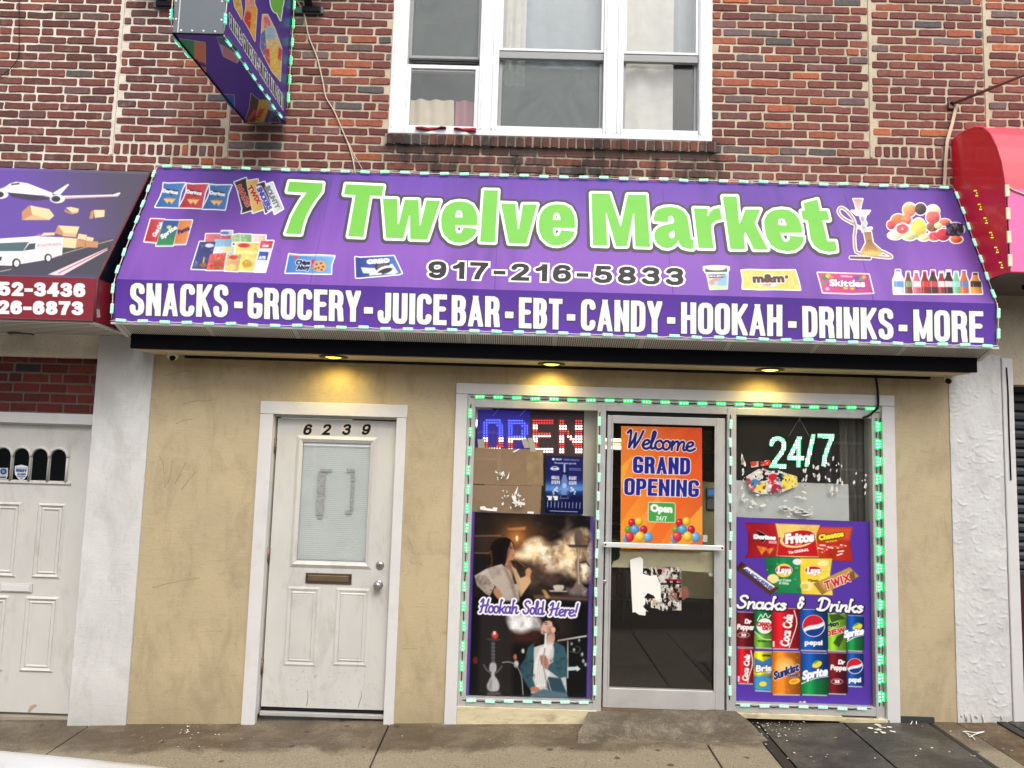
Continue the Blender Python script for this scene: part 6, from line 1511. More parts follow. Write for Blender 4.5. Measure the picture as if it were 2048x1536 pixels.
# ================================================================ LAMPS AND CAMERAS UNDER THE SOFFIT
PSO = Plane((0, 0, 2.487), (0, 0, -1)); M_lampglow = emit('warm_lamp_glow', (255, 214, 70), 3.0); M_bez = flat('dark_bezel', (70, 60, 40), .5)
for p, lab in (((667, 713), 'lit yellow downlight in the cream soffit above the numbered door'), ((1103, 727), 'lit yellow downlight in the cream soffit above the lit letter sign'), ((1540, 738.5), 'lit yellow downlight in the cream soffit above the snack window')):
    q = PSO.at(*p); x, y = float(q[0]), float(q[1])
    t = thing('downlight', lab, 'downlight', 'downlights in the soffit', (x, y, 2.487))
    o = MB(); o.lathe([(.062, 0), (.1, -.002), (.098, -.006), (.064, -.01), (.058, 0)], M_bez, Matrix.Translation((0, 0, -.0005)), 28); o.build('bezel', t)
    o = MB(); o.lathe([(0, -.014), (.03, -.013), (.058, -.006), (.06, -.001)], M_lampglow, None, 28); o.build('lamp', t)
    l = bpy.data.lights.new('downlight_beam', 'SPOT'); l.energy = 10; l.spot_size = math.radians(150); l.spot_blend = .9; l.color = (1, .74, .2); l.shadow_soft_size = .05
    lo = bpy.data.objects.new('downlight_beam', l); COL.objects.link(lo); lo.parent = t; lo.location = (0, 0, -.02); lo.rotation_euler = (math.radians(14), 0, 0)
q = Plane((0, 0, 2.615), (0, 0, -1)).at(45, 668)
t = thing('downlight', 'unlit dark downlight in the soffit above the left white door', 'downlight', None, tuple(float(v) for v in q)); o = MB(); o.lathe([(0, -.002), (.07, -.003), (.09, -.008), (.1, 0)], flat('dark_reflector', (60, 58, 56), .4), None, 24); o.build('lamp', t)
def camera_dome(label, p, side, r=.04):
    x, z = fx(*p, -.09); t = thing('security_camera', label, 'security camera', 'security cameras at the ends of the soffit', (x, -.09, z))
    wc = simple('camera_white', (216, 214, 206), .35)
    o = MB(); o.lathe([(0, .05), (r*1.1, .05), (r*1.15, .02), (r, 0), (r*.9, -.004), (0, -.004)], wc, None, 20); o.build('base', t)
    o = MB(); o.lathe([(r*math.sin(a), -r*.3-r*math.cos(a)*.9) for a in np.linspace(0.0, 2.2, 9)], wc, None, 20); o.build('dome', t)
    o = MB(); M = Matrix.Translation((side*.012, -r*.82, -r*.75)) @ Matrix.Rotation(math.radians(60), 4, 'X'); o.lathe([(0, .012), (.012, .011), (.02, .004), (.021, -.01)], M_black, M, 16); o.build('lens', t)
    o = MB(); o.tube([(0, .03, .03), (side*.07, .06, .035), (side*.13, .06, .03)], .008, M_sgrey, 6); o.build('cable', t)
camera_dome('white dome camera under the left end of the cream soffit', (346, 708), 1); camera_dome('small white camera under the right end of the cream soffit', (1897, 757), -1, .026)

# ================================================================ CABLES, STRAP AND ROD ON THE WALL
def wire(name, label, P, r, m, cat='cable', y=-.02, sm=4):
    o = MB(); o.tube([(*(lambda a: (a[0], y, a[1]))(fx(*p, y)),) for p in (smooth_pts(P, sm) if sm else P)], r, m, 6); return tag(o.build(name), label, cat)
M_wcab = simple('old_white_cable', (206, 194, 170), .7)
wire('wall_cable', 'loose white cable hanging across the brick beside the floodlight', [(585, -10), (605, 20), (612, 45), (618, 75), (634, 115), (646, 165), (652, 195), (668, 222), (688, 268), (698, 292), (706, 320), (711, 350)], .0055, M_wcab)
wire('wall_cable', 'thinner white cable branching off just above the purple awning', [(697, 285), (706, 305), (720, 330), (732, 352)], .003, M_wcab)
wire('wall_cable', 'thin black cable dropping down the brick at the far left', [(38, -10), (38, 50), (38, 104), (33, 122), (18, 140), (-10, 160)], .003, M_wire_k)
wire('window_cable', 'black cable looping from the soffit to the corner of the shop front', [(1751, 750), (1755, 780), (1756, 812), (1748, 822), (1738, 831), (1726, 836)], .009, M_black, 'cable', -.045)
wire('window_cable', 'black cable lying along the foot of the roller shutter side', [(2013, 735), (2016, 780), (2018, 850), (2022, 960)], .005, M_black, 'cable', -.035)
st = MB(); q = [(1914, 208), (1905, 245), (1894, 285), (1891, 330), (1889, 374)]
for a, b_ in zip(q, q[1:]):
    (x0, z0), (x1, z1) = fx(*a, -.03), fx(*b_, -.03); st.poly([(x0-.012, -.03, z0), (x0+.014, -.024, z0), (x1+.014, -.022, z1), (x1-.014, -.03, z1)], M_wcab)
o = st.build('tie_strap'); md = o.modifiers.new('thick', 'SOLIDIFY'); md.thickness = .003; tag(o, 'frayed white strap tied down from the brown rod to the awning corner', 'strap')
M_rust = simple('rusty_brown_rod', (122, 92, 78), .6, .3, .2, 30)
t = thing('support_rod', 'rusty brown rod bracketed to the brick above the red awning', 'rod')
x, z = fx(1903, 210, -.01); p1 = PY(-.35).at(2048, 150); p0 = np.array([x, -.03, z]); p2 = p0+(p1-p0)*1.9
o = MB(); o.tube([tuple(p0), tuple(p2)], .012, M_rust, 8); o.build('rod', t)
o = MB(); o.box(x-.03, x+.012, -.028, -.006, z-.035, z+.025, M_rust, .003); o.lathe([(0, .012), (.01, .012), (.012, 0)], M_black, Matrix.Translation((x-.01, -.028, z+.008)) @ RX, 10); o.build('bracket', t)

# ================================================================ LEFT HOUSE GROUND FLOOR
PAL_F = [((96, 36, 31), 6), ((84, 32, 29), 3), ((48, 38, 42), 1), ((108, 44, 36), 2)]
M_mort_d = mortar_mat('grey_mortar', (112, 100, 92)); M_brick_f = brick_mat('painted_red_brick', (110, 98, 90), .1)
LY = .07
zl = fx(100, 826, LY)[1]
b4 = Bricks(8, PAL_F); b4.rows(-7.6, -3.085, zl, 2.62, zl+.0, 0.06, LY, .19, .0735, .013, 4, proud=.003, jit=.0007); b4.build('brickwork', M_brick_f, left_house)
D2 = .10
dxr = fx(160, 1130, D2)[0]; dxl = dxr-.98; dzt = fx(100, 851, D2)[1]; dzb = fx(100, 1427, D2)[1]
o = MB(); o.box(-7.6, -3.06, LY, .2, zl-.0, 2.66, M_mort_d); o.box(-7.6, dxl-.1, LY, .2, -.4, zl-.001, M_mort_d); o.build('lower_wall', left_house)
o = MB(); o.box(dxl-.1, -3.05, LY-.02, .2, dzt+.012, zl-.002, M_trim, .004); o.box(dxl-.1, dxl-.004, LY-.02, .2, -.3, dzt+.011, M_trim, .004); o.box(dxl-.1, -3.05, LY-.0, .2, -.4, dzb-.02, simple('worn_step', (150, 140, 124), .9, 0, .2, 6, .2, 40)); o.build('door_surround', left_house)
o = MB(); o.box(dxl, dxr+.02, D2, D2+.045, dzb, dzt, M_door, .003); d2 = o.build('panelled_door', left_house); d2['label'] = 'white panelled door with a row of small arched lights'
for p0, p1, q0, q1 in ((66, 131, 1006, 1157), (41, 117, 1193, 1345)):
    x0, x1 = fx(p0+(4 if q0 < 1100 else 4), (q0+q1)/2, D2)[0], fx(p1-4, (q0+q1)/2, D2)[0]; z0, z1 = fx(90, q1, D2)[1], fx(90, q0, D2)[1]; w_ = x1-x0
    for xx in (x0, x0-w_-.115):
        pan = MB(); mould(pan, xx, xx+w_, z0, z1, D2, .03, .014, M_door); mould(pan, xx+.032, xx+w_-.032, z0+.032, z1-.032, D2, .022, .008, M_door); pan.build('door_panel', d2)
zA, zB2 = fx(80, 893, D2)[1], fx(80, 966, D2)[1]
M_dglass = simple('dark_door_light', (16, 18, 20), .08, 0, .05)
cx0 = fx(117, 930, D2)[0]; sp = fx(117, 930, D2)[0]-fx(80, 930, D2)[0]; r = sp*.5-.012
for k in range(4):
    cx = cx0-k*sp; zc = zA-r-.02
    arc = [(cx+r*math.cos(a), zc+r*math.sin(a)) for a in np.linspace(0, math.pi, 13)]
    o = MB(); o.poly([(x, D2-.002, z) for x, z in [(cx-r, zB2+.02)]+[(cx+r, zB2+.02)]+arc], M_dglass); o.build('arched_light', d2)
    o = MB(); R2 = r+.012
    o.tube([(cx+R2*math.cos(a), D2-.008, zc+R2*math.sin(a)) for a in np.linspace(0, math.pi, 13)], .011, M_door, 8)
    o.tube([(cx+R2, D2-.008, zB2+.01), (cx+R2, D2-.008, zc)], .009, M_door, 8); o.tube([(cx-R2, D2-.008, zB2+.01), (cx-R2, D2-.008, zc)], .009, M_door, 8); o.build('arch_moulding', d2)
o = MB(); o.box(cx0-3*sp-r-.05, cx0+r+.05, D2-.012, D2-.0005, zB2-.005, zB2+.014, M_door, .003); o.build('light_sill', d2)
x0, z1 = fx(6, 1167, D2); x1, z0 = fx(65, 1183, D2)
o = MB(); o.box(x0-.02, x1, D2-.012, D2-.0005, z0-.006, z1+.006, M_door, .003); o.box(x0, x1-.012, D2-.018, D2-.0125, z0+.002, z1-.004, M_trim, .002); o.build('mail_slot', d2)
PD2 = PY(D2-.0035)
def shield(c, u):
    c.fill(u, (226, 226, 228)); c.fill(Poly([(31, 934), (55, 935), (54, 938.5), (31, 937.5)]), (120, 150, 190), .5)
    quadtext(c, 'FIDELITY', (32.5, 938), (54, 939), (32, 943.5), (40, 70, 120), .7); quadtext(c, 'ALARM', (34.5, 945.5), (52, 946.5), (34, 950), (60, 90, 140), .6); quadtext(c, 'MONITORED', (34, 951.5), (51, 952), (34, 954), (60, 90, 140), .3); c.fill(Poly([(39, 955.5), (47, 955.5), (43, 959)]), (90, 110, 140))
sticker('alarm_sticker', Poly([(30, 932), (43, 929.5), (56, 933), (55, 950), (50, 957), (43, 961.5), (35, 956), (30, 948)]), shield, PD2, .0012, d2, 0, res=.5)
def badge(c, u): c.fill(u, (190, 196, 196)); c.fill(Ell(7, 943, 6.5, 6), (40, 66, 120)); c.fill(Ell(7, 943, 3, 3), (120, 150, 190)); c.fill(Poly([(0, 953), (12, 953), (12, 956), (0, 956)]), (60, 60, 60))
sticker('alarm_sticker', Poly([(-3, 936), (16, 936), (16, 950), (13, 958), (-3, 958)]), badge, PD2, .0012, d2, 0, res=.6)
o = MB(); P = [fx(*p, D2-.001) for p in ((55, 1424), (60, 1412), (70, 1408), (75, 1411), (66, 1418), (60, 1425))]; o.poly([(x, D2-.0012, z) for x, z in P], simple('bare_wood_chip', (176, 148, 124), .9)); o.build('paint_chip', d2)

# ================================================================ RIGHT HOUSE GROUND FLOOR
SY = .14
M_shut = simple('dark_shutter_steel', (60, 64, 68), .5, .4, .12, 4); M_dred = simple('dark_red_fascia', (112, 10, 16), .45, 0, .08, 3)
z1, z2, z3 = fx(2030, 638, SY)[1], fx(2030, 742, SY)[1], fx(2030, 1140, SY)[1]
o = MB(); o.box(3.521, 3.60, -.03, .16, gz(3.55), 2.64, M_trim, .006); o.build('corner_post', right_house)
o = MB(); o.box(3.601, 7.6, SY, .2, z2, z1, M_dred); o.box(3.601, 7.6, SY-.01, .2, z1+.001, z1+.09, M_black); o.build('fascia', right_house)
o = MB(); k = 0; z = z3
while z < z2-.07:
    o.prism([(3.601, SY+.03, z), (3.601, SY+.004, z+.012), (3.601, SY, z+.04), (3.601, SY+.012, z+.06), (3.601, SY+.03, z+.068)], (4.0, 0, 0), M_shut); z += .0685
o.build('roller_shutter', right_house)
o = MB(); o.box(3.601, 7.6, SY+.002, .2, .0, z3-.035, simple('dark_maroon_board', (52, 16, 18), .6, 0, .2, 4)); o.box(3.601, 7.6, SY-.01, .2, z3-.034, z3-.002, M_shut, .003); o.build('lower_board', right_house)
o = MB(); o.box(3.601, 7.6, .2, .3, 0, 2.66, M_dark); o.build('lower_wall', right_house)

# ================================================================ POSTERS ON THE GLASS
PGL = PY(GY-.002); PDG = PY(.0095)
KP = lambda P: K(900, 1000, 3.338, P)
def dim(c, k): return tuple(np.array(c, float)*k)
def hookah_poster():
    out = Poly(KP([(142, 80), (957, 108), (937, 1322), (102, 1302)]))
    c = Canvas(*out.bb, (98, 74, 168), .7)
    F_ = lambda P, col, a=1, so=.8, sm=0: c.fill(Poly(KP(P), sm=sm), col, a, so)
    L_ = lambda P, w_, col, a=1, so=.6, sm=3: c.fill(Line(KP(P), w_, sm), col, a, so)
    pic = Poly(KP([(168, 82), (935, 107), (908, 1318), (128, 1303)]))
    c.fill(pic, (14, 15, 18))
    # --- upper photograph: woman, smoke, hookah
    up = [(168, 84), (935, 107), (920, 670), (150, 640)]
    F_(up, (26, 22, 22), 1, 4)
    c.cloud(Poly(KP(up)), (70, 54, 46), 40, 2, .45, 2, 10, .7)
    for P in ([(170, 240), (335, 238)], [(170, 352), (270, 354)]): L_(P, 3.5, (110, 90, 68), .8, 1)
    F_([(170, 250), (260, 252), (250, 345), (170, 345)], (44, 36, 32), .9, 3)
    for r, a in ((44, .25), (26, .35), (12, .6)): c.fill(Ell(900+445/3.338, 1000+252/3.338, r, r*1.0), (226, 140, 70), a, r*.8)
    c.fill(Ell(900+447/3.338, 1000+256/3.338, 2.6, 5.5), (255, 236, 180)); F_([(385, 190), (505, 178), (500, 200), (390, 200)], (206, 140, 84), .8, 2)
    sm = Poly(KP([(425, 372), (480, 330), (520, 280), (600, 260), (660, 300), (760, 260), (830, 210), (925, 230), (922, 520), (860, 515), (800, 515), (740, 470), (640, 470), (560, 420), (490, 400)]), sm=4)
    c.fill(sm, (176, 130, 92), .55, 9)
    c.cloud(sm, (252, 222, 170), 30, 3, .3, 3.0, 9, 1.0); c.cloud(sm, (255, 244, 222), 18, 6, .44, 4.5, 7, 1); c.cloud(sm, (110, 80, 62), 20, 17, .56, 4, 8, .6)
    c.cloud(Poly(KP([(560, 110), (920, 120), (922, 300), (600, 260)])), (150, 126, 108), 30, 8, .45, 3, 16, .75)
    c.cloud(Poly(KP([(420, 420), (920, 480), (920, 660), (560, 640)])), (134, 104, 88), 40, 11, .38, 2.5, 14, .8)
    F_([(425, 372), (520, 330), (560, 385), (470, 392)], (255, 236, 200), .85, 5)
    F_([(560, 632), (920, 655), (920, 672), (560, 660)], (96, 78, 70), .9, 2)
    # hookah at the right edge
    F_([(835, 210), (880, 208), (880, 300), (835, 300)], (96, 84, 78), 1, 1.5, 3); F_([(780, 298), (920, 300), (920, 318), (800, 316)], (70, 56, 50), 1, 1.5); F_([(842, 318), (872, 318), (862, 390), (872, 440), (862, 470), (884, 560), (915, 606), (810, 606), (845, 540), (842, 460), (832, 420), (850, 380)], (120, 104, 96), 1, 1.5); L_([(858, 330), (856, 460), (862, 560)], 2.5, (236, 210, 180), .7, 1.5); L_([(870, 420), (905, 410), (930, 440)], 3, (60, 48, 44))
    F_([(780, 590), (915, 592), (915, 640), (800, 636)], (116, 102, 104), .9, 4); c.cloud(Poly(KP([(780, 590), (915, 592), (915, 640), (800, 636)])), (200, 190, 196), 8, 4, .5, 4, 3, .7)
    F_([(690, 570), (758, 570), (750, 604), (700, 606)], (206, 196, 184), 1, 1.2, 2); F_([(660, 602), (785, 606), (780, 614), (668, 612)], (190, 176, 160), 1, 1)
    L_([(440, 400), (520, 462), (580, 520), (690, 590)], 2, (60, 46, 40)); L_([(440, 398), (500, 444)], 1.2, (170, 130, 100), .8)
    for a_ in (0, 10): F_([(615+a_, 602), (630+a_, 606), (655+a_, 650), (640+a_, 652)], (240, 190, 110), .7, 3)
    # woman in profile, facing right
    F_([(262, 470), (268, 330), (300, 270), (350, 250), (400, 262), (425, 300), (415, 380), (395, 450), (340, 478), (300, 500), (240, 560), (238, 500)], (22, 17, 16), 1, 1.2, 3)
    L_([(262, 480), (280, 410), (272, 340)], 2.2, (206, 110, 50), .55, 2)
    F_([(368, 430), (372, 470), (420, 520), (420, 440), (402, 400)], (150, 104, 82), 1, 1.5)
    F_([(376, 300), (405, 275), (420, 300), (424, 325), (440, 352), (430, 358), (432, 368), (426, 374), (430, 384), (420, 402), (395, 406), (378, 440), (360, 420), (362, 340)], (178, 128, 100), 1, 1, 2)
    F_([(376, 300), (398, 282), (404, 330), (385, 390), (366, 420), (362, 340)], (96, 62, 48), .7, 3, 2)
    L_([(403, 322), (414, 324)], 1.6, (34, 24, 22)); L_([(400, 312), (416, 313)], 1.2, (40, 26, 24)); L_([(421, 370), (431, 370)], 1.3, (130, 56, 56))
    F_([(345, 262), (400, 262), (400, 300), (385, 330), (372, 420), (330, 470), (310, 380)], (20, 15, 15), .95, 1.4, 2)
    F_([(165, 505), (240, 460), (300, 440), (345, 428), (400, 470), (430, 560), (465, 560), (462, 690), (380, 690), (330, 620), (300, 570), (265, 640), (240, 625), (180, 570)], (196, 184, 170), 1, 1.2)
    F_([(410, 440), (440, 460), (470, 520), (500, 510), (530, 470), (540, 550), (470, 650), (462, 600), (440, 540)], (206, 168, 128), 1, 1.2)
    for k in range(20): L_([(250+k*10, 448-abs(k-8)*1.5), (285+k*9, 540), (340+k*6.3, 680)], .9, (120, 108, 98), .55, .5)
    F_([(165, 505), (235, 500), (295, 570), (268, 635), (240, 622), (185, 570)], (166, 154, 142), .9, 1.5); c.cloud(Poly(KP([(165, 505), (235, 500), (295, 570), (268, 635), (240, 622), (185, 570)])), (96, 86, 78), 4, 5, .48, 4, 1, .7)
    F_([(300, 585), (330, 600), (355, 660), (325, 665), (290, 620)], (176, 128, 100), 1, 1.2, 2); F_([(505, 470), (528, 452), (545, 480), (525, 520), (508, 500)], (196, 142, 106), 1, 1.2, 2)
    F_([(345, 430), (380, 460), (420, 540), (440, 640), (455, 690), (440, 690), (405, 560)], (110, 90, 78), .6, 3)
    # --- lower photograph: man with a hose, smoke
    low = [(150, 668), (920, 690), (908, 1318), (128, 1303)]
    F_(low, (15, 16, 18), 1, 3); F_([(200, 760), (420, 770), (415, 1300), (185, 1290)], (40, 36, 36), .9, 5); F_([(415, 860), (600, 860), (590, 960), (420, 950)], (70, 38, 30), .8, 8)
    for x, y, r, col in ((487, 1008, 5, (255, 240, 226)), (435, 1048, 6, (226, 120, 100)), (442, 1095, 8, (226, 216, 206)), (170, 1070, 8, (110, 40, 36)), (812, 960, 3, (230, 236, 236)), (828, 1000, 3.5, (220, 230, 230)), (882, 1030, 4, (220, 230, 230)), (890, 1075, 4, (214, 226, 226)), (905, 1098, 4, (206, 220, 220)), (862, 936, 3, (230, 236, 236))): c.fill(Ell(900+x/3.338, 1000+y/3.338, r*.6, r*.9), col, .85, 1.5)
    F_([(710, 935), (912, 902), (914, 912), (712, 946)], (226, 230, 228), .9, 1); F_([(780, 1115), (845, 1112), (846, 1104), (872, 1128), (846, 1146), (845, 1136), (780, 1140)], (214, 230, 232), .95, 1); F_([(783, 940), (790, 940), (790, 1190), (780, 1190)], (200, 214, 216), .9, 1); L_([(800, 1010), (850, 1020), (870, 990), (840, 974)], 1.4, (120, 130, 130), .7)
    # small hookah
    F_([(280, 885), (315, 885), (320, 915), (300, 928), (280, 912)], (196, 70, 50), 1, 1.5, 2); F_([(288, 876), (306, 876), (304, 900), (290, 900)], (240, 236, 230), .9, 1); F_([(235, 925), (345, 928), (320, 940), (262, 938)], (70, 66, 66), 1, 1)
    F_([(278, 940), (300, 940), (298, 1090), (278, 1090)], (54, 54, 60), 1, 1); 
    for k in range(6): c.fill(Ell(900+288/3.338, 1000+(960+k*24)/3.338, 4.2, 3.2), (90, 90, 98), .9)
    F_([(270, 1090), (305, 1090), (310, 1130), (298, 1170), (318, 1200), (330, 1240), (318, 1275), (262, 1275), (246, 1240), (262, 1200), (276, 1170), (262, 1130)], (178, 176, 180), 1, 1.5, 3); F_([(262, 1210), (280, 1200), (276, 1270), (256, 1260)], (110, 110, 116), .7, 3); L_([(225, 1100), (250, 1140), (275, 1150)], 3, (90, 90, 96)); L_([(345, 1110), (320, 1145), (300, 1155)], 3, (90, 90, 96))
    L_([(350, 1085), (400, 1082), (440, 1105), (475, 1170), (488, 1300)], 2, (150, 150, 152)); F_([(250, 1285), (335, 1285), (335, 1302), (250, 1302)], (110, 108, 106), .8, 3)
    sm2 = Poly(KP([(385, 770), (440, 740), (520, 770), (580, 790), (620, 840), (618, 868), (560, 860), (480, 885), (420, 870), (395, 830)]), sm=4)
    c.fill(sm2, (232, 232, 232), .95, 6); c.cloud(sm2, (250, 250, 250), 16, 12, .34, 3.5, 6, 1); c.cloud(sm2, (120, 120, 122), 12, 13, .56, 4, 6, .5)
    # man looking up to the left
    c.fill(Ell(900+700/3.338, 1000+850/3.338, 34, 30), (70, 48, 42), .55, 18)
    F_([(620, 840), (640, 800), (690, 795), (725, 830), (735, 880), (710, 950), (690, 960), (660, 900)], (26, 22, 22), 1, 1.2, 3); c.cloud(Poly(KP([(640, 790), (730, 800), (738, 900), (700, 910)])), (70, 58, 52), 4, 3, .5, 4, 2, .7)
    F_([(612, 858), (622, 820), (650, 806), (680, 815), (690, 870), (700, 900), (695, 950), (645, 960), (650, 905), (622, 898), (605, 885), (612, 874), (603, 866)], (214, 170, 150), 1, 1, 2); F_([(650, 850), (690, 850), (690, 900), (655, 898)], (120, 84, 72), .5, 4)
    F_([(675, 855), (700, 850), (703, 880), (682, 885)], (226, 180, 160), 1, 1, 2); L_([(634, 828), (650, 832)], 1.3, (60, 44, 40)); L_([(630, 818), (652, 820)], 1.2, (46, 32, 30)); F_([(620, 870), (660, 895), (650, 905), (622, 898)], (70, 50, 44), .55, 2)
    F_([(555, 985), (650, 955), (705, 950), (760, 990), (770, 1060), (780, 1290), (700, 1300), (540, 1290), (560, 1100)], (196, 196, 194), 1, 1); F_([(600, 985), (690, 960), (660, 1060), (665, 1180), (640, 1240), (570, 1250), (560, 1100)], (224, 222, 218), 1, 2)
    for a_ in range(5): L_([(600+a_*14, 1040), (585+a_*16, 1140), (580+a_*14, 1230)], 1.2, (150, 150, 152), .6, 1)
    F_([(565, 950), (520, 985), (500, 1060), (466, 1110), (480, 1180), (530, 1260), (570, 1245), (548, 1180), (558, 1080), (560, 985)], (52, 84, 96), 1, 1.2); F_([(700, 945), (765, 980), (785, 1060), (780, 1180), (730, 1190), (650, 1130), (660, 1100), (690, 1080), (695, 1000), (690, 965)], (54, 88, 100), 1, 1.2); F_([(655, 1180), (740, 1190), (780, 1290), (690, 1300), (640, 1250)], (44, 72, 84), 1, 1.5)
    c.cloud(Poly(KP([(700, 945), (785, 1060), (780, 1180), (650, 1130), (690, 965)])), (26, 44, 54), 7, 9, .5, 4, 3, .6); c.cloud(Poly(KP([(565, 950), (466, 1110), (530, 1260), (570, 1245), (560, 985)])), (24, 40, 50), 7, 10, .5, 4, 3, .6)
    F_([(600, 1040), (640, 1040), (660, 1090), (645, 1130), (612, 1100)], (176, 122, 100), 1, 1.2, 2)
    for k in range(4): L_([(606, 1052+k*14), (642, 1058+k*14)], 1.0, (96, 60, 50), .7)
    F_([(535, 1255), (570, 1245), (605, 1268), (590, 1285), (545, 1280)], (170, 118, 98), 1, 1.2, 2); L_([(640, 895), (636, 990)], 4.5, (232, 230, 226), 1, 1); L_([(634, 990), (622, 1090), (640, 1200), (652, 1310)], 2.6, (150, 150, 152)); L_([(655, 1200), (670, 1260), (700, 1310)], 1.4, (220, 220, 220), .8)
    F_([(540, 1300), (620, 1262), (780, 1290), (790, 1320), (540, 1316)], (84, 104, 116), 1, 2)
    c.cloud(pic, (8, 8, 12), 26, 33, .52, 2.2, 6, .25); c.blur(1)
    # lettering
    for s_, a, b_, d in (('Hookah', (205, 655), (470, 665), (190, 755)), ('Sold', (490, 668), (640, 674), (480, 765)), ('Here!', (668, 680), (872, 688), (655, 775))):
        t = Text(s_, *KP([a, b_, d]), 1.9, 'script', slant=.0, space=.3)
        c.fill(t.grow(3.4), (244, 244, 248), 1, .6); c.fill(t, (92, 66, 160), 1, .6)
    c.grain(.1, 5)
    p = sheet('window_poster', out, PGL, 0, printed('poster_print', .3), None, .9, c)
    tag(p, 'dark hookah lounge poster with a woman, a man and white smoke', 'poster')
hookah_poster()

KW = lambda P: K(1190, 780, 4.517, P)
def welcome_poster():
    out = Poly(KW([(236, 325), (966, 342), (972, 1448), (230, 1432)])); c = Canvas(*out.bb, (238, 128, 50), .6)
    X, Y = c.X, c.Y; u = (X-out.bb[0])/(out.bb[2]-out.bb[0]); v = (Y-out.bb[1])/(out.bb[3]-out.bb[1])
    t = np.clip(.5+.9*(u-.5)-.55*(v-.45), 0, 1)[..., None]; c.C = np.array((240, 150, 56.))*(1-t)+np.array((214, 84, 44.))*t
    for P, col, a in (([(236, 500), (400, 330), (570, 330), (236, 800)], (226, 120, 54), .6), ([(236, 900), (760, 330), (860, 335), (300, 1100), (236, 1200)], (232, 100, 44), .5), ([(400, 1440), (966, 560), (968, 780), (560, 1440)], (230, 96, 40), .55), ([(620, 1440), (970, 1040), (970, 1300), (800, 1440)], (246, 170, 66), .8), ([(236, 690), (345, 590), (236, 860)], (246, 176, 70), .7), ([(400, 1100), (700, 760), (760, 800), (480, 1180)], (240, 130, 60), .5), ([(250, 1380), (560, 960), (590, 1000), (320, 1440)], (248, 170, 76), .45)): c.fill(Poly(KW(P)), col, a, 1)
    t = Text('Welcome', *KW([(290, 352), (925, 385), (265, 530)]), 2.5, 'script', space=.3); c.fill(t.grow(1.5), (244, 236, 240), 1, .5); c.fill(t, (34, 36, 112), 1, .5)
    for s_, a, b_, d, h in (('GRAND', (345, 598), (862, 612), (342, 752), 4.2), ('OPENING', (266, 794), (942, 815), (262, 948), 4.0)):
        t = Text(s_, *KW([a, b_, d]), h, 'sans', gap=2.6, asp=.74); c.fill(t.grow(1.6), (246, 240, 240), 1, .5); c.fill(t, (38, 44, 140), 1, .5)
    g = Poly(KW([(480, 1020), (490, 1012), (715, 1016), (728, 1030), (726, 1188), (715, 1200), (490, 1192), (478, 1178)])); c.fill(g, (226, 240, 220)); c.fill(g.grow(-1.3), (74, 162, 78))
    quadtext(c, 'Open', *KW([(500, 1028), (700, 1040), (500, 1100)]), (244, 248, 244), 1.5); quadtext(c, '24/7', *KW([(552, 1136), (648, 1142), (551, 1178)]), (240, 248, 240), .9, style='sans')
    for ox in (0, 430):
        for x, y, r, col in ((292, 1340, 40, (96, 170, 214)), (480, 1330, 42, (110, 170, 214)), (335, 1200, 34, (190, 46, 60)), (397, 1188, 36, (240, 190, 60)), (300, 1262, 30, (90, 160, 70)), (440, 1262, 34, (186, 44, 60)), (362, 1262, 40, (92, 156, 210)), (312, 1325, 42, (214, 66, 74)), (408, 1325, 42, (246, 196, 70))):
            q = KW([(x+ox, y)])[0]; rr = r/4.517
            c.fill(Ell(*q, rr, rr*1.12), lambda X, Y, col=col, q=q, rr=rr: np.array(col, float)*(1.08-.35*np.clip((np.hypot(X-q[0]+rr*.3, Y-q[1]+rr*.35)/rr-.4), 0, 1))[..., None], 1, .6); c.fill(Ell(q[0]-rr*.35, q[1]-rr*.45, rr*.22, rr*.18), (255, 250, 240), .6, 1)
    c.grain(.04); p = sheet('door_poster', out, PDG, 0, printed('poster_print', .3), None, .7, c); tag(p, 'orange welcome poster on the glass door with balloons in its lower corners', 'poster')
welcome_poster()

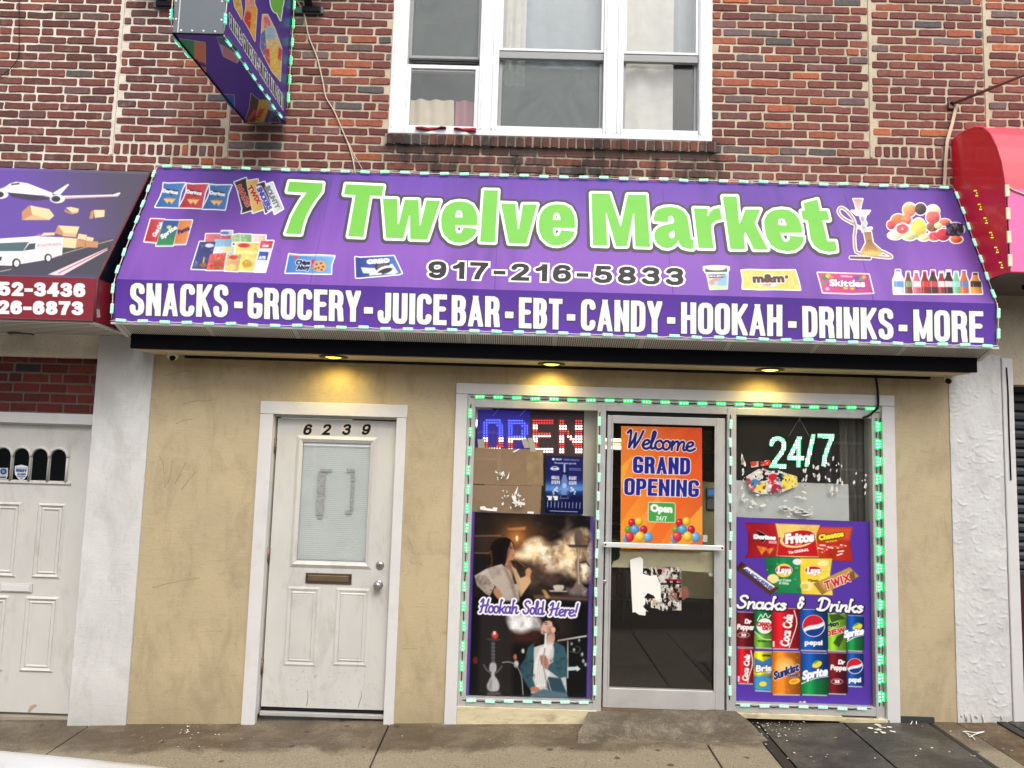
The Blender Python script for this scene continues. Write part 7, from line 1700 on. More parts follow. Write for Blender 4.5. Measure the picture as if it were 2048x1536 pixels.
KB2 = lambda P: K(900, 740, 4.8, P)
def blue_poster():
    out = Poly(KB2([(928, 826), (1275, 842), (1278, 1382), (910, 1365)])); c = Canvas(*out.bb, (28, 34, 92), .5)
    X, Y = c.X, c.Y; v = (Y-out.bb[1])/(out.bb[3]-out.bb[1]); g = np.exp(-((v-.56)/.1)**2)[..., None]
    c.C = np.array((30, 34, 96.))*(1-g)+np.array((84, 134, 206.))*g; lo = v > .6; c.C[lo] *= np.array((.5, .6, .7)); c.cloud(Poly(KB2([(915, 1130), (1278, 1130), (1278, 1240), (912, 1240)])), (120, 170, 226), 14, 4, .5, 4, 4, .7)
    c.fill(Poly(KB2([(1090, 900), (1108, 900), (1112, 1000), (1128, 1060), (1120, 1190), (1140, 1235), (1050, 1235), (1072, 1190), (1070, 1060), (1086, 1000)])), (120, 150, 206), .8, 1); c.fill(Poly(KB2([(1080, 980), (1128, 980), (1128, 1004), (1082, 1004)])), (34, 24, 40)); c.fill(Poly(KB2([(1070, 1200), (1125, 1200), (1130, 1228), (1064, 1228)])), (40, 20, 44)); c.fill(Line(KB2([(1099, 905), (1099, 980)]), 1.6), (226, 236, 250), .8); c.fill(Ell(*KB2([(1098, 1110)])[0], 4, 5), (190, 206, 236), .7)
    for s_, a, b_, d, h in (('SMALL', (975, 1015), (1052, 1018), (974, 1048), .8), ('STEPS', (974, 1060), (1056, 1062), (973, 1094), .8), ('GIANT', (1142, 1020), (1214, 1022), (1142, 1054), .8), ('LEAPS', (1142, 1066), (1214, 1068), (1141, 1100), .8)): quadtext(c, s_, *KB2([a, b_, d]), (226, 226, 236), h, style='sans')
    quadtext(c, 'GLIT', *KB2([(1012, 848), (1075, 851), (1012, 865)]), (206, 210, 230), .4); c.fill(Ell(*KB2([(992, 856)])[0], 2.6, 2.4), (226, 230, 240)); quadtext(c, 'ORBIT ONLY IN', *KB2([(1090, 852), (1240, 858), (1090, 868)]), (130, 134, 180), .3); quadtext(c, 'The newest water pipe with', *KB2([(1000, 882), (1210, 890), (1000, 898)]), (196, 200, 226), .25)
    c.fill(Ell(*KB2([(1005, 944)])[0], 8, 4.6), (206, 214, 236), .85); c.fill(Ell(*KB2([(1005, 944)])[0], 4, 3.2), (40, 46, 110)); quadtext(c, 'orbital', *KB2([(965, 938), (1048, 940), (965, 954)]), (236, 240, 250), .5)
    for y in (944, 958): c.fill(Line(KB2([(1145, y), (1255, y+4)]), 1.1), (170, 176, 214), .8)
    for x, y, s in ((1010, 1150, 1), (1180, 1150, -1)):    # two tiny space walkers
        for dx, dy, r in ((0, 0, 3), (3*s, -4, 2.2), (-4*s, 4, 2), (4*s, 3, 1.8), (-3*s, 8, 1.6)): q = KB2([(x, y)])[0]; c.fill(Ell(q[0]+dx, q[1]+dy, r, r), (214, 216, 226), .9)
    for x in (930, 988): c.fill(Poly(KB2([(x, 1208), (x+48, 1210), (x+46, 1250), (x+12, 1250), (x+12, 1222), (x, 1222)])), (232, 234, 240)); 
    for k in range(10): q = KB2([(938+k*34.5, 1262+k*1.4)])[0]; c.fill(Line([q, (q[0]-.5, q[1]+11)], 1.5), (190, 198, 226), .75, .6)
    c.fill(Line(KB2([(960, 1352), (1222, 1362)]), 1.0), (214, 218, 232)); p = sheet('window_poster', out, PGL, 0, printed('poster_print', .3), None, .6, c); tag(p, 'small navy blue glass pipe poster taped beside the cardboard', 'poster')
blue_poster()

KS = lambda P: K(1440, 1020, 3.4917, P)
def snack_poster():
    out = Poly(KS([(102, 47), (430, 66), (700, 72), (1043, 82), (1052, 600), (1060, 1362), (600, 1346), (105, 1330)])); c = Canvas(*out.bb, (88, 58, 164), .65)
    F_ = lambda P, col, a=1, so=.6, sm=0: c.fill(Poly(KS(P), sm=sm), col, a, so); L_ = lambda P, w_, col, a=1, so=.5, sm=3: c.fill(Line(KS(P), w_, sm), col, a, so)
    E_ = lambda x, y, rx, ry, col, rot=0, a=1, so=.6: c.fill(Ell(*KS([(x, y)])[0], rx/3.4917, ry/3.4917, rot), col, a, so)
    T_ = lambda s, a, b_, d, col, h=.8, out_=None, ow=1, st='gill', sl=0: quadtext(c, s, *KS([a, b_, d]), col, h, out_, ow, st, sl)
    def bag(P, c0, c1):
        s = Poly(KS(P)); c.fill(s.grow(.5), dim(c0, .5)); c.fill(s, hgrad(c0, c1, s.bb[0], s.bb[2])); c.cloud(s, dim(c1, 1.25), 22, 3, .52, 3, 4, .5); c.cloud(s, dim(c0, .6), 20, 8, .55, 3, 4, .45)
    bag([(178, 92), (410, 100), (440, 320), (180, 332), (200, 290), (196, 150)], (150, 26, 34), (176, 34, 40)); bag([(672, 118), (925, 122), (905, 200), (925, 358), (800, 352), (640, 320), (650, 180)], (196, 60, 34), (180, 44, 34))
    F_([(680, 122), (922, 125), (905, 210), (690, 190)], (222, 96, 50), .8, 4)
    bag([(388, 96), (698, 106), (670, 180), (690, 330), (540, 330), (395, 320), (410, 200)], (240, 206, 120), (236, 196, 100)); F_([(412, 190), (520, 215), (660, 160), (688, 325), (398, 318)], (196, 30, 40), 1, 1); E_(545, 200, 128, 62, (240, 214, 140), -.16); E_(550, 196, 112, 52, (190, 32, 40), -.16)
    F_([(258, 140), (340, 180), (295, 232), (286, 205)], (20, 14, 18)); L_([(262, 142), (340, 182), (296, 230)], .8, (236, 230, 230), .8, .5, 0)
    T_('Doritos', (234, 168), (392, 178), (233, 202), (245, 245, 245), 1.6, (60, 10, 14), .7); T_('NACHO CHEESE', (342, 214), (396, 218), (341, 232), (240, 220, 220), .3)
    for P in ([(255, 250), (330, 262), (290, 315)], [(318, 275), (380, 262), (345, 312)]): F_(P, (206, 110, 44)); c.cloud(Poly(KS(P)), (240, 170, 80), 6, 5, .5, 4, 1, .8)
    T_('Fritos', (445, 165), (650, 148), (455, 240), (250, 248, 246), 2.0, (140, 16, 26), 1.2, 'gill', .12); T_('BRAND', (525, 238), (572, 232), (526, 246), (240, 200, 200), .3); T_('The ORIGINAL', (475, 288), (620, 266), (477, 308), (246, 236, 232), .6)
    T_('Cheetos', (685, 172), (862, 142), (690, 216), (246, 226, 60), 1.5, (30, 24, 20), 1.2); T_('CRUNCHY', (735, 216), (820, 206), (737, 230), (246, 190, 60), .5, (120, 30, 20), .6)
    rg = random.Random(4)
    for k in range(16):
        x, y = 700+rg.uniform(0, 170), 245+rg.uniform(0, 85); a = rg.uniform(-.6, .6); L_([(x-18*math.cos(a), y-18*math.sin(a)), (x+18*math.cos(a), y+18*math.sin(a))], 2.8, rg.choice([(226, 110, 50), (206, 70, 40), (240, 230, 226), (190, 40, 34)]), 1, .6, 0)
    bag([(310, 328), (575, 335), (562, 450), (572, 585), (312, 576), (335, 460)], (26, 110, 66), (40, 140, 84)); bag([(562, 338), (782, 340), (768, 450), (788, 595), (572, 586), (560, 450)], (240, 210, 60), (246, 222, 90))
    for x, y, sub, sc in ((447, 422, 'Sour Cream & Onion', (232, 236, 226)), (652, 425, 'Classic', (150, 40, 40))):
        E_(x, y, 58, 48, (244, 206, 70)); E_(x, y-4, 60, 30, (240, 236, 230)); E_(x, y-4, 56, 27, (190, 34, 44)); T_("Lays", (x-46, y-26), (x+50, y-26), (x-48, y+22), (250, 248, 246), 1.3, None, 1, 'gill', .1)
        if x < 500: T_('Sour Cream', (395, 478), (496, 480), (394, 498), sc, .4); T_('& Onion', (412, 500), (480, 502), (411, 518), sc, .4)
        else: T_('Classic', (614, 480), (690, 484), (613, 500), (120, 84, 40), .5)
    E_(540, 362, 32, 22, (236, 236, 226)); E_(605, 530, 44, 34, (250, 232, 150)); E_(590, 535, 28, 20, (226, 196, 90)); E_(370, 480, 40, 32, (240, 226, 150)); E_(720, 372, 40, 20, (250, 236, 160))
    for k in range(12): E_(415+rg.uniform(-90, 140), 400+rg.uniform(-55, 150), 5, 4, (214, 236, 206), 0, .6)
    # bars
    s = Poly(KS([(105, 410), (150, 362), (412, 545), (352, 596)])); c.fill(s, (84, 52, 42)); F_([(162, 408), (190, 396), (385, 535), (348, 560)], (238, 238, 242)); T_('SNICKERS', (178, 408), (372, 540), (160, 428), (40, 60, 150), 1.0, None, 1, 'sans'); F_([(105, 410), (150, 362), (170, 378), (126, 424)], (62, 40, 36)); L_([(348, 562), (392, 535)], 1.2, (190, 40, 50), 1, .5, 0)
    s = Poly(KS([(652, 515), (905, 400), (972, 462), (712, 592)])); c.fill(s, (190, 146, 76)); c.cloud(s, (226, 190, 120), 8, 4, .5, 3, 2, .7); T_('TWIX', (722, 502), (900, 440), (738, 560), (214, 36, 44), 1.8, (248, 244, 240), 1.2, 'sans'); F_([(652, 515), (684, 502), (740, 575), (712, 592)], (150, 110, 56), .8); F_([(900, 440), (935, 425), (945, 470), (915, 500)], (110, 74, 44), .8, 1)
    # headline
    cans_ = []
    def can(x0, x1, y0, y1, c0, c1, grad='h'):
        s = Poly(KS([(x0+8, y0), (x1-8, y0+4), (x1, y0+26), (x1+2, y1-22), (x1-8, y1), (x0+8, y1-4), (x0-1, y1-26), (x0, y0+24)]))
        c.fill(s.grow(.4), (40, 34, 60)); a, b_ = s.bb[0], s.bb[2]; base_ = np.array(c0, float); b2 = np.array(c1, float)
        def col(X, Y): 
            u = (X-a)/(b_-a); sh = .74+.42*np.exp(-((u-.3)/.2)**2)-.22*np.clip((u-.7)/.3, 0, 1); v = np.clip((Y-s.bb[1])/(s.bb[3]-s.bb[1]), 0, 1) if grad == 'v' else np.zeros_like(X)
            w_ = np.clip((v-.55)*9, 0, 1)[..., None]; return np.clip((base_*(1-w_)+b2*w_)*sh[..., None], 0, 255)
        c.fill(s, col); F_([(x0+8, y1-12), (x1-8, y1-7), (x1-10, y1+2), (x0+10, y1-2)], (190, 190, 196), .9); L_([(x0+10, y0+3), (x1-10, y0+7)], 1.2, (206, 206, 214), .9, .5, 0); return s
    def coke(x0, x1, y0, y1, b_=True):
        can(x0, x1, y0, y1, (206, 30, 42), (206, 30, 42)); m = (x0+x1)/2; w_ = x1-x0
        t = Text('Coca Cola', *KS([(m-w_*.22, y1-30), (m-w_*.06, y0+38), (m+w_*.12, y1-18)]), 1.0, 'gill', slant=0); c.fill(t, (248, 244, 242), 1, .5); L_([(x1-w_*.2, y0+20), (x1-w_*.1, y0+110), (x1-w_*.28, y1-70), (x1-w_*.38, y1-14)], 2.2, (240, 236, 236), .9); F_([(x0+6, y1-60), (x0+20, y1-60), (x0+20, y1-18), (x0+6, y1-20)], (226, 226, 226), .9)
    def drp(x0, x1, y0, y1, dx=0):
        can(x0, x1, y0, y1, (112, 26, 36), (112, 26, 36)); m = (x0+x1)/2+dx
        T_('Dr', (m-6, y0+50), (m+42, y0+54), (m-6, y0+86), (244, 240, 238), 1.1, None, 1, 'gill', .1); T_('Pepper', (m-60, y0+86), (m+64, y0+92), (m-60, y0+126), (244, 240, 238), 1.0, None, 1, 'gill', .1); E_(m-12, y1-92, 42, 20, (236, 226, 226), 0, .9); E_(m-12, y1-92, 38, 16, (112, 26, 36)); T_('23', (m-30, y1-104), (m+6, y1-102), (m-30, y1-82), (244, 240, 238), .8)
    def pep(x0, x1, y0, y1, r, dx=0):
        can(x0, x1, y0, y1, (34, 82, 164), (34, 82, 164)); m = (x0+x1)/2+dx; yc = y0+(y1-y0)*.4
        E_(m, yc, r+5, r+3, (240, 240, 246)); E_(m, yc, r, r-2, (28, 60, 140))
        rr = r/3.4917; q = KS([(m, yc)])[0]
        c.fill(Sh(lambda X, Y: np.maximum((np.hypot(X-q[0], Y-q[1])-rr), (Y-q[1])+.55*(X-q[0])+rr*.02-rr*.25*np.sin((X-q[0])/rr*2.2)), (q[0]-rr, q[1]-rr, q[0]+rr, q[1]+rr)), (206, 36, 52))
        c.fill(Sh(lambda X, Y: np.maximum((np.hypot(X-q[0], Y-q[1])-rr), np.abs((Y-q[1])+.55*(X-q[0])-rr*.12-rr*.2*np.sin((X-q[0])/rr*2.2))-rr*.2), (q[0]-rr, q[1]-rr, q[0]+rr, q[1]+rr)), (242, 242, 246))
        T_('pepsi', (m-r*.85, yc+r+22), (m+r*.85, yc+r+24), (m-r*.85, yc+r+60), (246, 246, 250), .9)
    def sprite(x0, x1, y0, y1, tx0, tx1):
        can(x0, x1, y0, y1, (28, 84, 170), (30, 140, 74), 'v'); L_([(x0+4, y0+(y1-y0)*.72), ((x0+x1)/2, y0+(y1-y0)*.6), (x1-4, y0+(y1-y0)*.55)], 2.2, (236, 240, 240), .9)
        m = (x0+x1)/2; E_(m+16, y0+84, 36, 22, (240, 216, 70), -.4); E_(m+8, y0+66, 22, 8, (90, 170, 80), -.5); T_('Sprite', (tx0, y0+(y1-y0)*.42), (tx1, y0+(y1-y0)*.32), (tx0, y0+(y1-y0)*.64), (250, 250, 250), 1.6, (20, 60, 120), .8, 'gill', .1)
    drp(112, 242, 708, 965); 
    can(240, 375, 697, 970, (24, 120, 62), (120, 180, 60), 'v'); E_(312, 810, 56, 54, (236, 240, 234)); L_([(262, 770), (285, 730), (300, 752), (318, 722), (335, 752), (352, 735)], 2, (230, 240, 226)); T_('CANADA', (258, 780), (372, 788), (258, 812), (190, 36, 48), .8); T_('DRY', (296, 816), (362, 820), (295, 838), (190, 36, 48), .8); T_('GINGER ALE', (262, 906), (362, 910), (262, 922), (40, 90, 40), .4); L_([(244, 850), (300, 900), (374, 905)], 2, (236, 240, 226), .8)
    can(745, 888, 718, 990, (140, 200, 50), (150, 206, 60)); F_([(760, 730), (830, 725), (880, 760), (820, 770), (780, 790)], (40, 70, 30), .85); F_([(820, 880), (880, 850), (860, 900), (830, 960), (790, 930)], (36, 66, 28), .8); T_('Mtn', (738, 795), (828, 770), (742, 830), (30, 60, 30), 1.1, (236, 240, 220), .8); T_('DEW', (730, 850), (872, 812), (736, 888), (206, 30, 46), 1.5, (244, 244, 236), .9, 'sans')
    sprite(884, 1004, 733, 990, 862, 1004); pep(556, 752, 690, 988, 74); coke(362, 556, 682, 976)
    coke(118, 240, 962, 1218); can(235, 372, 985, 1270, (240, 220, 40), (40, 130, 200), 'v'); T_('LEMON', (296, 1008), (354, 1010), (296, 1022), (30, 30, 30), .5); F_([(240, 1030), (300, 1060), (365, 1020), (365, 1100), (240, 1110)], (40, 110, 190), .9, 1.5); T_('Brisk', (245, 1082), (392, 1078), (248, 1132), (246, 246, 250), 1.2, (16, 20, 40), 1.0, 'gill', .1); T_('ICED TEA', (318, 1128), (392, 1126), (318, 1142), (240, 240, 246), .5, (20, 30, 60), .5); F_([(240, 1180), (300, 1150), (365, 1180), (365, 1260), (250, 1255)], (80, 150, 206), .8, 2); E_(300, 1215, 26, 18, (240, 220, 70)); E_(262, 1235, 18, 12, (90, 170, 80))
    drp(745, 890, 992, 1290, 12); pep(886, 1002, 992, 1238, 52, -2)
    s = can(362, 566, 985, 1296, (232, 130, 40), (236, 140, 50)); E_(455, 1090, 70, 60, (250, 190, 90), 0, .8, 4); E_(450, 1100, 40, 34, (244, 214, 140), 0, .7, 3); T_('Sunkist', (370, 1130), (548, 1062), (376, 1190), (40, 44, 110), 1.25, (248, 246, 240), 1.0, 'gill', .05); T_('Orange', (470, 1150), (550, 1132), (474, 1174), (60, 40, 60), .5, (250, 240, 220), .6); E_(520, 1196, 40, 20, (250, 200, 60), -.2); E_(520, 1196, 26, 10, (240, 150, 40), -.2)
    for k in range(30): E_(374+rg.uniform(0, 180), 1000+rg.uniform(0, 270), 3.4, 3.4, (250, 190, 110), 0, .7)
    sprite(566, 757, 995, 1298, 572, 752)
    for s_, a, b_, d in (('Snacks', (128, 588), (482, 604), (108, 690)), ('&', (548, 598), (604, 602), (530, 692)), ('Drinks', (690, 606), (1018, 622), (670, 708))):
        t = Text(s_, *KS([a, b_, d]), 2.5, 'script', space=.3); c.fill(t.grow(2.0).shift(.6, .8), (26, 22, 44), 1, .5); c.fill(t, (248, 248, 250), 1, .5)
    c.fill(Poly(KS([(545, 1345), (560, 1336), (575, 1342), (592, 1332), (605, 1348)])), (230, 228, 226)); c.grain(.05)
    p = sheet('window_poster', out, PGL, 0, printed('poster_print', .3), None, .85, c); tag(p, 'bright purple poster of chip bags, candy bars and soda cans', 'poster')
snack_poster()

# ================================================================ LIT LETTER SIGNS INSIDE THE GLASS
M_lb = emit('blue_dot', (130, 150, 255), 3.2); M_lbb = emit('blue_face', (20, 10, 200), .7); M_lr = emit('red_dot', (255, 70, 60), 2.4); M_lrb = emit('red_face', (150, 30, 40), .2); M_lw = emit('white_dot', (255, 236, 230), 4.0); M_lgw = emit('mint_dot', (214, 255, 226), 3.0); M_lgb = emit('mint_face', (110, 226, 170), .75)
def dots(mb, P, r, m, plane, off):
    for x, y in P:
        q = plane.at(x, y, off); mb.lathe([(0, r*.7), (r*.7, r*.5), (r, 0)], m, Matrix.Translation(tuple(q)) @ RX, 6)
def grid_in(sh, st, rot=0):
    x0, y0, x1, y1 = sh.bb; X, Y = np.meshgrid(np.arange(x0+st*.4, x1, st), np.arange(y0+st*.4, y1, st)); d = sh.f(X, Y); k = d < -.8; return list(zip(X[k], Y[k]))
PSG = PY(.085)
os_ = thing('lit_letter_sign', 'lit letter sign reading open in blue, red and white dots', 'lit sign')
for ch, (x0, x1, y0, y1) in zip('OPEN', ((964, 1007, 836, 905), (1014, 1057, 837, 906), (1064, 1108, 837, 907), (1117, 1164, 838, 908))):
    s = Text(ch, (x0, y0), (x1, y0+.8), (x0, y1), 6.6, 'sans', asp=.9)
    blue = ch in 'OP'
    cut = 874
    if blue:
        def f1(X, Y, f=s.f): return np.maximum(f(X, Y), Y-cut)
        def f2(X, Y, f=s.f): return np.maximum(f(X, Y), cut-Y)
        sheet('letter', Sh(f1, (s.bb[0], s.bb[1], s.bb[2], cut+1)), PSG, 0, M_lbb, os_, .9); sheet('letter', Sh(f2, (s.bb[0], cut-1, s.bb[2], s.bb[3])), PSG, 0, M_lrb, os_, .9)
    else: sheet('letter', s, PSG, 0, M_lrb, os_, .9)
    mb = MB(); G_ = grid_in(s, 5.2)
    dots(mb, [p for p in G_ if blue and p[1] < cut], .0036, M_lb, PSG, .002); rest = [p for p in G_ if not (blue and p[1] < cut)]
    row = lambda p: int((p[1]-838)/5.2)
    dots(mb, [p for p in rest if row(p) in (0, 1, 4, 5, 9, 10)], .0042, M_lr, PSG, .002); dots(mb, [p for p in rest if row(p) not in (0, 1, 4, 5, 9, 10)], .0072, M_lw, PSG, .002); mb.build('letter_dots', os_)
for pa, pb, mm in ((955, 1060.5, emit('letter_glow_backing', (44, 26, 170), .28)), (1061, 1166, simple('smoked_backboard', (58, 36, 50), .3))):  # blue board emits the glow that the letters would throw on it
    o = MB(); a, b_ = G(pa, 830, .09)[0], G(pb, 830, .09)[0]; o.box(a, b_, .0885, .0905, G(1060, 910, .09)[1], G(1060, 822, .09)[1], mm); o.build('backboard', os_)
o = MB(); 
for x in (985, 1040): q0, q1 = PSG.at(x, 832), PSG.at(x+12, 818); o.tube([tuple(q0), tuple(q1)], .0015, M_wire_w, 4)
o.build('hanging_wire', os_)
ns = thing('lit_letter_sign', 'lit pale green number sign 24/7 hanging in the right shop window', 'lit sign')
PSG2 = PY(.10)
for ch, a, b_, d in (('2', (1538, 872), (1573, 873), (1538, 936)), ('4', (1575, 872), (1608, 873), (1574, 934)), ('/', (1613, 868), (1631, 868), (1609, 933)), ('7', (1635, 867), (1669, 868), (1634, 932))):
    s = Text(ch, a, b_, d, 4.4, 'sans'); sheet('letter', s, PSG2, 0, M_lgb, ns, .9); mb = MB(); dots(mb, grid_in(s, 4.6), .0058, M_lgw, PSG2, .002); mb.build('letter_dots', ns)
o = MB()
for x in (1578, 1618): o.tube([tuple(PSG2.at(x, 872)), tuple(PSG2.at(1599, 836))], .0014, M_wire_w, 4)
o.box(*(lambda a: (a[0]-.006, a[0]+.006, .095, .105, a[1]-.03, a[1]+.01))(G(1599, 836, .1)), M_screen); o.build('hanging_wire', ns)

# ================================================================ CARDBOARD, PAPER AND STICKER REMNANTS
M_card = simple('cardboard', (164, 132, 102), .85, 0, .06, 4, .05, 40, (130, 100, 76), .4, 5); M_white_scrap = flat('white_paper_scrap', (232, 230, 224), .8)
def qbox(pts, y, th, m, name, parent=None):
    o = MB(); o.prism([(x, y, z) for x, z in (fx(*p, y) for p in pts)], (0, th, 0), m); return o.build(name, parent)
KT = KB2
cb = thing('cardboard_sheet', 'brown cardboard sheet taped inside the left window, upper half of two', 'cardboard', 'cardboard sheets in the left window')
qbox(KT([(225, 745), (895, 765), (895, 1112), (212, 1098)]), .055, .004, M_card, 'board', cb); qbox(KT([(735, 790), (890, 775), (885, 1100), (740, 1095)]), .0535, .001, simple('clear_tape_sheen', (176, 146, 112), .15, 0, .2, 14, .4, 30), 'packing_tape', cb)
cb = thing('cardboard_sheet', 'brown cardboard sheet taped inside the left window, lower half above the poster', 'cardboard', 'cardboard sheets in the left window')
qbox(KT([(212, 1102), (880, 1114), (865, 1385), (205, 1360)]), .055, .004, M_card, 'board', cb); qbox(KT([(215, 1092), (333, 1096), (333, 1106), (215, 1102)]), .053, .001, M_black, 'slot', cb)
def scraps(label, P, plane, seed, m=M_white_scrap, name='sticker_remnant'):
    o = MB(); rg = random.Random(seed)
    for poly in P:
        q = [plane.at(*p, .0004) for p in poly]; o.poly([tuple(v) for v in q], m)
    return o
def shard(rg, x, y, r, ecc=1.0, a=None):
    a = rg.uniform(0, 6.28) if a is None else a; n = rg.randint(5, 8); out = []
    for k in range(n):
        t = 2*math.pi*k/n; rr = r*rg.uniform(.45, 1.1); u, v = rr*math.cos(t)*ecc, rr*math.sin(t); out.append((x+u*math.cos(a)-v*math.sin(a), y+u*math.sin(a)+v*math.cos(a)))
    return out
rg = random.Random(31)
L = [shard(rg, *KT([(rg.uniform(x0, x1), rg.uniform(y0, y1))])[0], rg.uniform(.8, 2.4), 1.8) for x0, x1, y0, y1, n in ((440, 560, 965, 1050, 9), (490, 560, 1130, 1240, 7), (590, 720, 1190, 1310, 16), (430, 700, 1180, 1330, 6)) for _ in range(n)]
L += [KT(P) for P in ([(470, 1000), (515, 970), (525, 1010), (500, 1015)], [(540, 1050), (572, 975), (560, 1040)], [(655, 1110), (620, 1180), (612, 1215), (640, 1190)], [(590, 1210), (632, 1205), (640, 1260), (680, 1265), (722, 1275), (718, 1300), (660, 1292), (610, 1262)], [(288, 1312), (330, 1308), (350, 1325), (410, 1335), (415, 1318), (455, 1322), (450, 1356), (380, 1352), (290, 1340)], [(745, 1358), (805, 1360), (803, 1380), (742, 1376)], [(600, 785), (660, 755), (668, 762), (620, 790)])]
o = scraps('', L, PGL, 1); q = o.build('sticker_remnant'); tag(q, 'torn white sticker flecks left on the glass over the cardboard', 'sticker scraps', kind='stuff')
M_tp = simple('yellowed_clear_tape', (196, 190, 178), .2, 0, .1, 10)
for P, lab in (([(683, 665), (735, 655), (768, 745), (715, 752)], 'short strip of clear tape slanting under the second lit letter'), ([(745, 655), (800, 648), (848, 850), (790, 865)], 'long strip of clear tape hanging below the lit letters onto the cardboard'), ([(265, 668), (330, 660), (335, 745), (272, 748)], 'square of clear tape below the first lit letter')):
    o = MB(); o.poly([tuple(PY(.054).at(*p, 0)) for p in KT(P)], M_tp); tag(o.build('tape_strip'), lab, 'tape', 'tape strips below the lit letters')
# glass door: brown paper, torn white sticker
KD2 = lambda P: K(1190, 1060, 3.657, P)
rg = random.Random(6)
PT = [(188, 140), (520, 150), (600, 150), (868, 165), (866, 312), (760, 308), (660, 300), (560, 290), (300, 276), (120, 272), (130, 235), (170, 215), (185, 190), (178, 160)]
M_brownp = simple('crinkled_tan_paper', (206, 192, 158), .6, 0, .12, 18, .6, 24)
qbox(KD2(PT), .035, .002, M_brownp, 'tan_paper'); o = COL.objects[-1] if False else bpy.data.objects['tan_paper']; tag(o, 'crinkled tan paper strip stuck across the glass door below the bar', 'paper')
W_ = KD2([(256, 218), (330, 195), (352, 215), (350, 320), (400, 335), (450, 330), (470, 380), (480, 400), (482, 500), (450, 515), (430, 480), (385, 460), (362, 490), (368, 530), (350, 560), (390, 600), (372, 590), (368, 625), (320, 620), (295, 600), (275, 604), (268, 480), (262, 330)])
wl = thing('torn_sticker', 'large half peeled sticker on the glass door with bare white left part', 'sticker'); o = MB(); o.poly([tuple(PDG.at(*p, .001)) for p in W_], M_white_scrap); o.build('white_backing', wl)
c = Canvas(*Poly(KD2([(350, 190), (640, 190), (640, 630), (350, 630)])).bb, (210, 206, 200), .5)
R_ = Poly(KD2([(355, 205), (630, 235), (632, 588), (480, 590), (460, 575), (350, 560), (360, 500), (482, 500), (482, 400), (400, 335), (352, 310)]))
rgn = fbm(c.X, c.Y, 7, 6, 5); hole = fbm(c.X, c.Y*1.0, 5, 6, 19)
Rf = R_.f
c.fill(R_, (206, 202, 190)); c.cloud(R_, (90, 84, 76), 9, 3, .46, 5, 2, .95); c.cloud(R_, (236, 232, 224), 6, 23, .52, 5, 1.5, .9); c.cloud(Poly(KD2([(440, 240), (510, 250), (510, 310), (450, 310)])), (196, 96, 106), 8, 5, .35, 4, 3, .9); c.fill(Line(KD2([(520, 365), (622, 370)]), 5), (170, 30, 52), .9); c.fill(Line(KD2([(480, 395), (630, 390)]), 4), (30, 26, 28), .9); c.cloud(Poly(KD2([(540, 410), (632, 415), (630, 510), (545, 500)])), (176, 110, 90), 6, 8, .35, 5, 2, .9); c.cloud(Poly(KD2([(400, 490), (450, 490), (450, 550), (400, 550)])), (206, 150, 100), 4, 9, .45, 5, 1, .8)
tornf = Sh(lambda X, Y: np.maximum(Rf(X, Y), (fbm(X, Y, 6, 6, 41)-.56+.16*np.clip((Y-KD2([(0, 330)])[0][1])/40, -1, .6)*-1*0+(Y > KD2([(0, 300)])[0][1])*(-.0)+.0)*10 if False else np.maximum(Rf(X, Y), (fbm(X*1.6, Y*.8, 7, 6, 41)-.53)*9*(Y > KD2([(0, 270)])[0][1]))), R_.bb)
sheet('torn_print', tornf, PDG, .0008, PRT, wl, .6, c)
o = MB(); o.poly([tuple(PDG.at(*p, .0006)) for p in KD2([(636, 420), (660, 412), (685, 445), (680, 490), (650, 510), (636, 512)])], simple('brown_round_patch', (130, 74, 60), .6)); o.build('brown_patch', wl)
o = MB(); 
for P in ([(832, 312), (866, 314), (864, 340), (836, 338)], [(788, 36), (822, 38), (822, 88), (788, 86)]): o.poly([tuple(PY(.03).at(*p, 0)) for p in KD2(P)], M_white_scrap)
o.build('paper_tab', wl)
# right window: white board and peeled balloon sticker
KR = lambda P: K(1440, 780, 4.8, P)
qbox(KR([(135, 866), (1232, 905), (1240, 1258), (132, 1220)]), .06, .004, simple('white_foam_board', (206, 206, 206), .7, 0, .04, 3), 'white_board'); tag(bpy.data.objects['white_board'], 'white board leaning inside the right shop window above the snack poster', 'board')
bs2 = thing('torn_sticker', 'shredded balloon sticker on the right shop window over the white board', 'sticker')
out = Union([Poly(KR([(230, 840), (300, 800), (400, 740), (480, 780), (560, 770), (640, 800), (740, 830), (745, 920), (620, 970), (560, 1000), (400, 1000), (300, 970)])), Poly(KR([(290, 690), (480, 670), (490, 720), (300, 745)]))])
c = Canvas(*out.bb, (206, 206, 202), .5)
for x, y, r, col in ((265, 880, 34, (206, 56, 66)), (335, 900, 46, (70, 130, 190)), (395, 940, 52, (236, 200, 70)), (510, 860, 58, (196, 40, 56)), (590, 850, 44, (50, 120, 180)), (665, 880, 76, (236, 212, 80)), (540, 960, 56, (170, 40, 70)), (300, 950, 30, (206, 70, 90)), (320, 700, 34, (206, 70, 50)), (430, 695, 60, (206, 60, 50)), (340, 650, 40, (60, 150, 90))): c.fill(Ell(*KR([(x, y)])[0], r/4.8, r/4.8), col)
c.cloud(out, (236, 236, 230), 5, 6, .54, 6, 1, .9); c.cloud(out, (40, 40, 40), 4.5, 16, .62, 6, 1, .6)
of = out.f; sheet('balloon_print', Sh(lambda X, Y: np.maximum(of(X, Y), (fbm(X, Y, 8, 6, 71)-.6)*12), out.bb), PGL, .0006, PRT, bs2, .6, c)
rg = random.Random(8); L = []
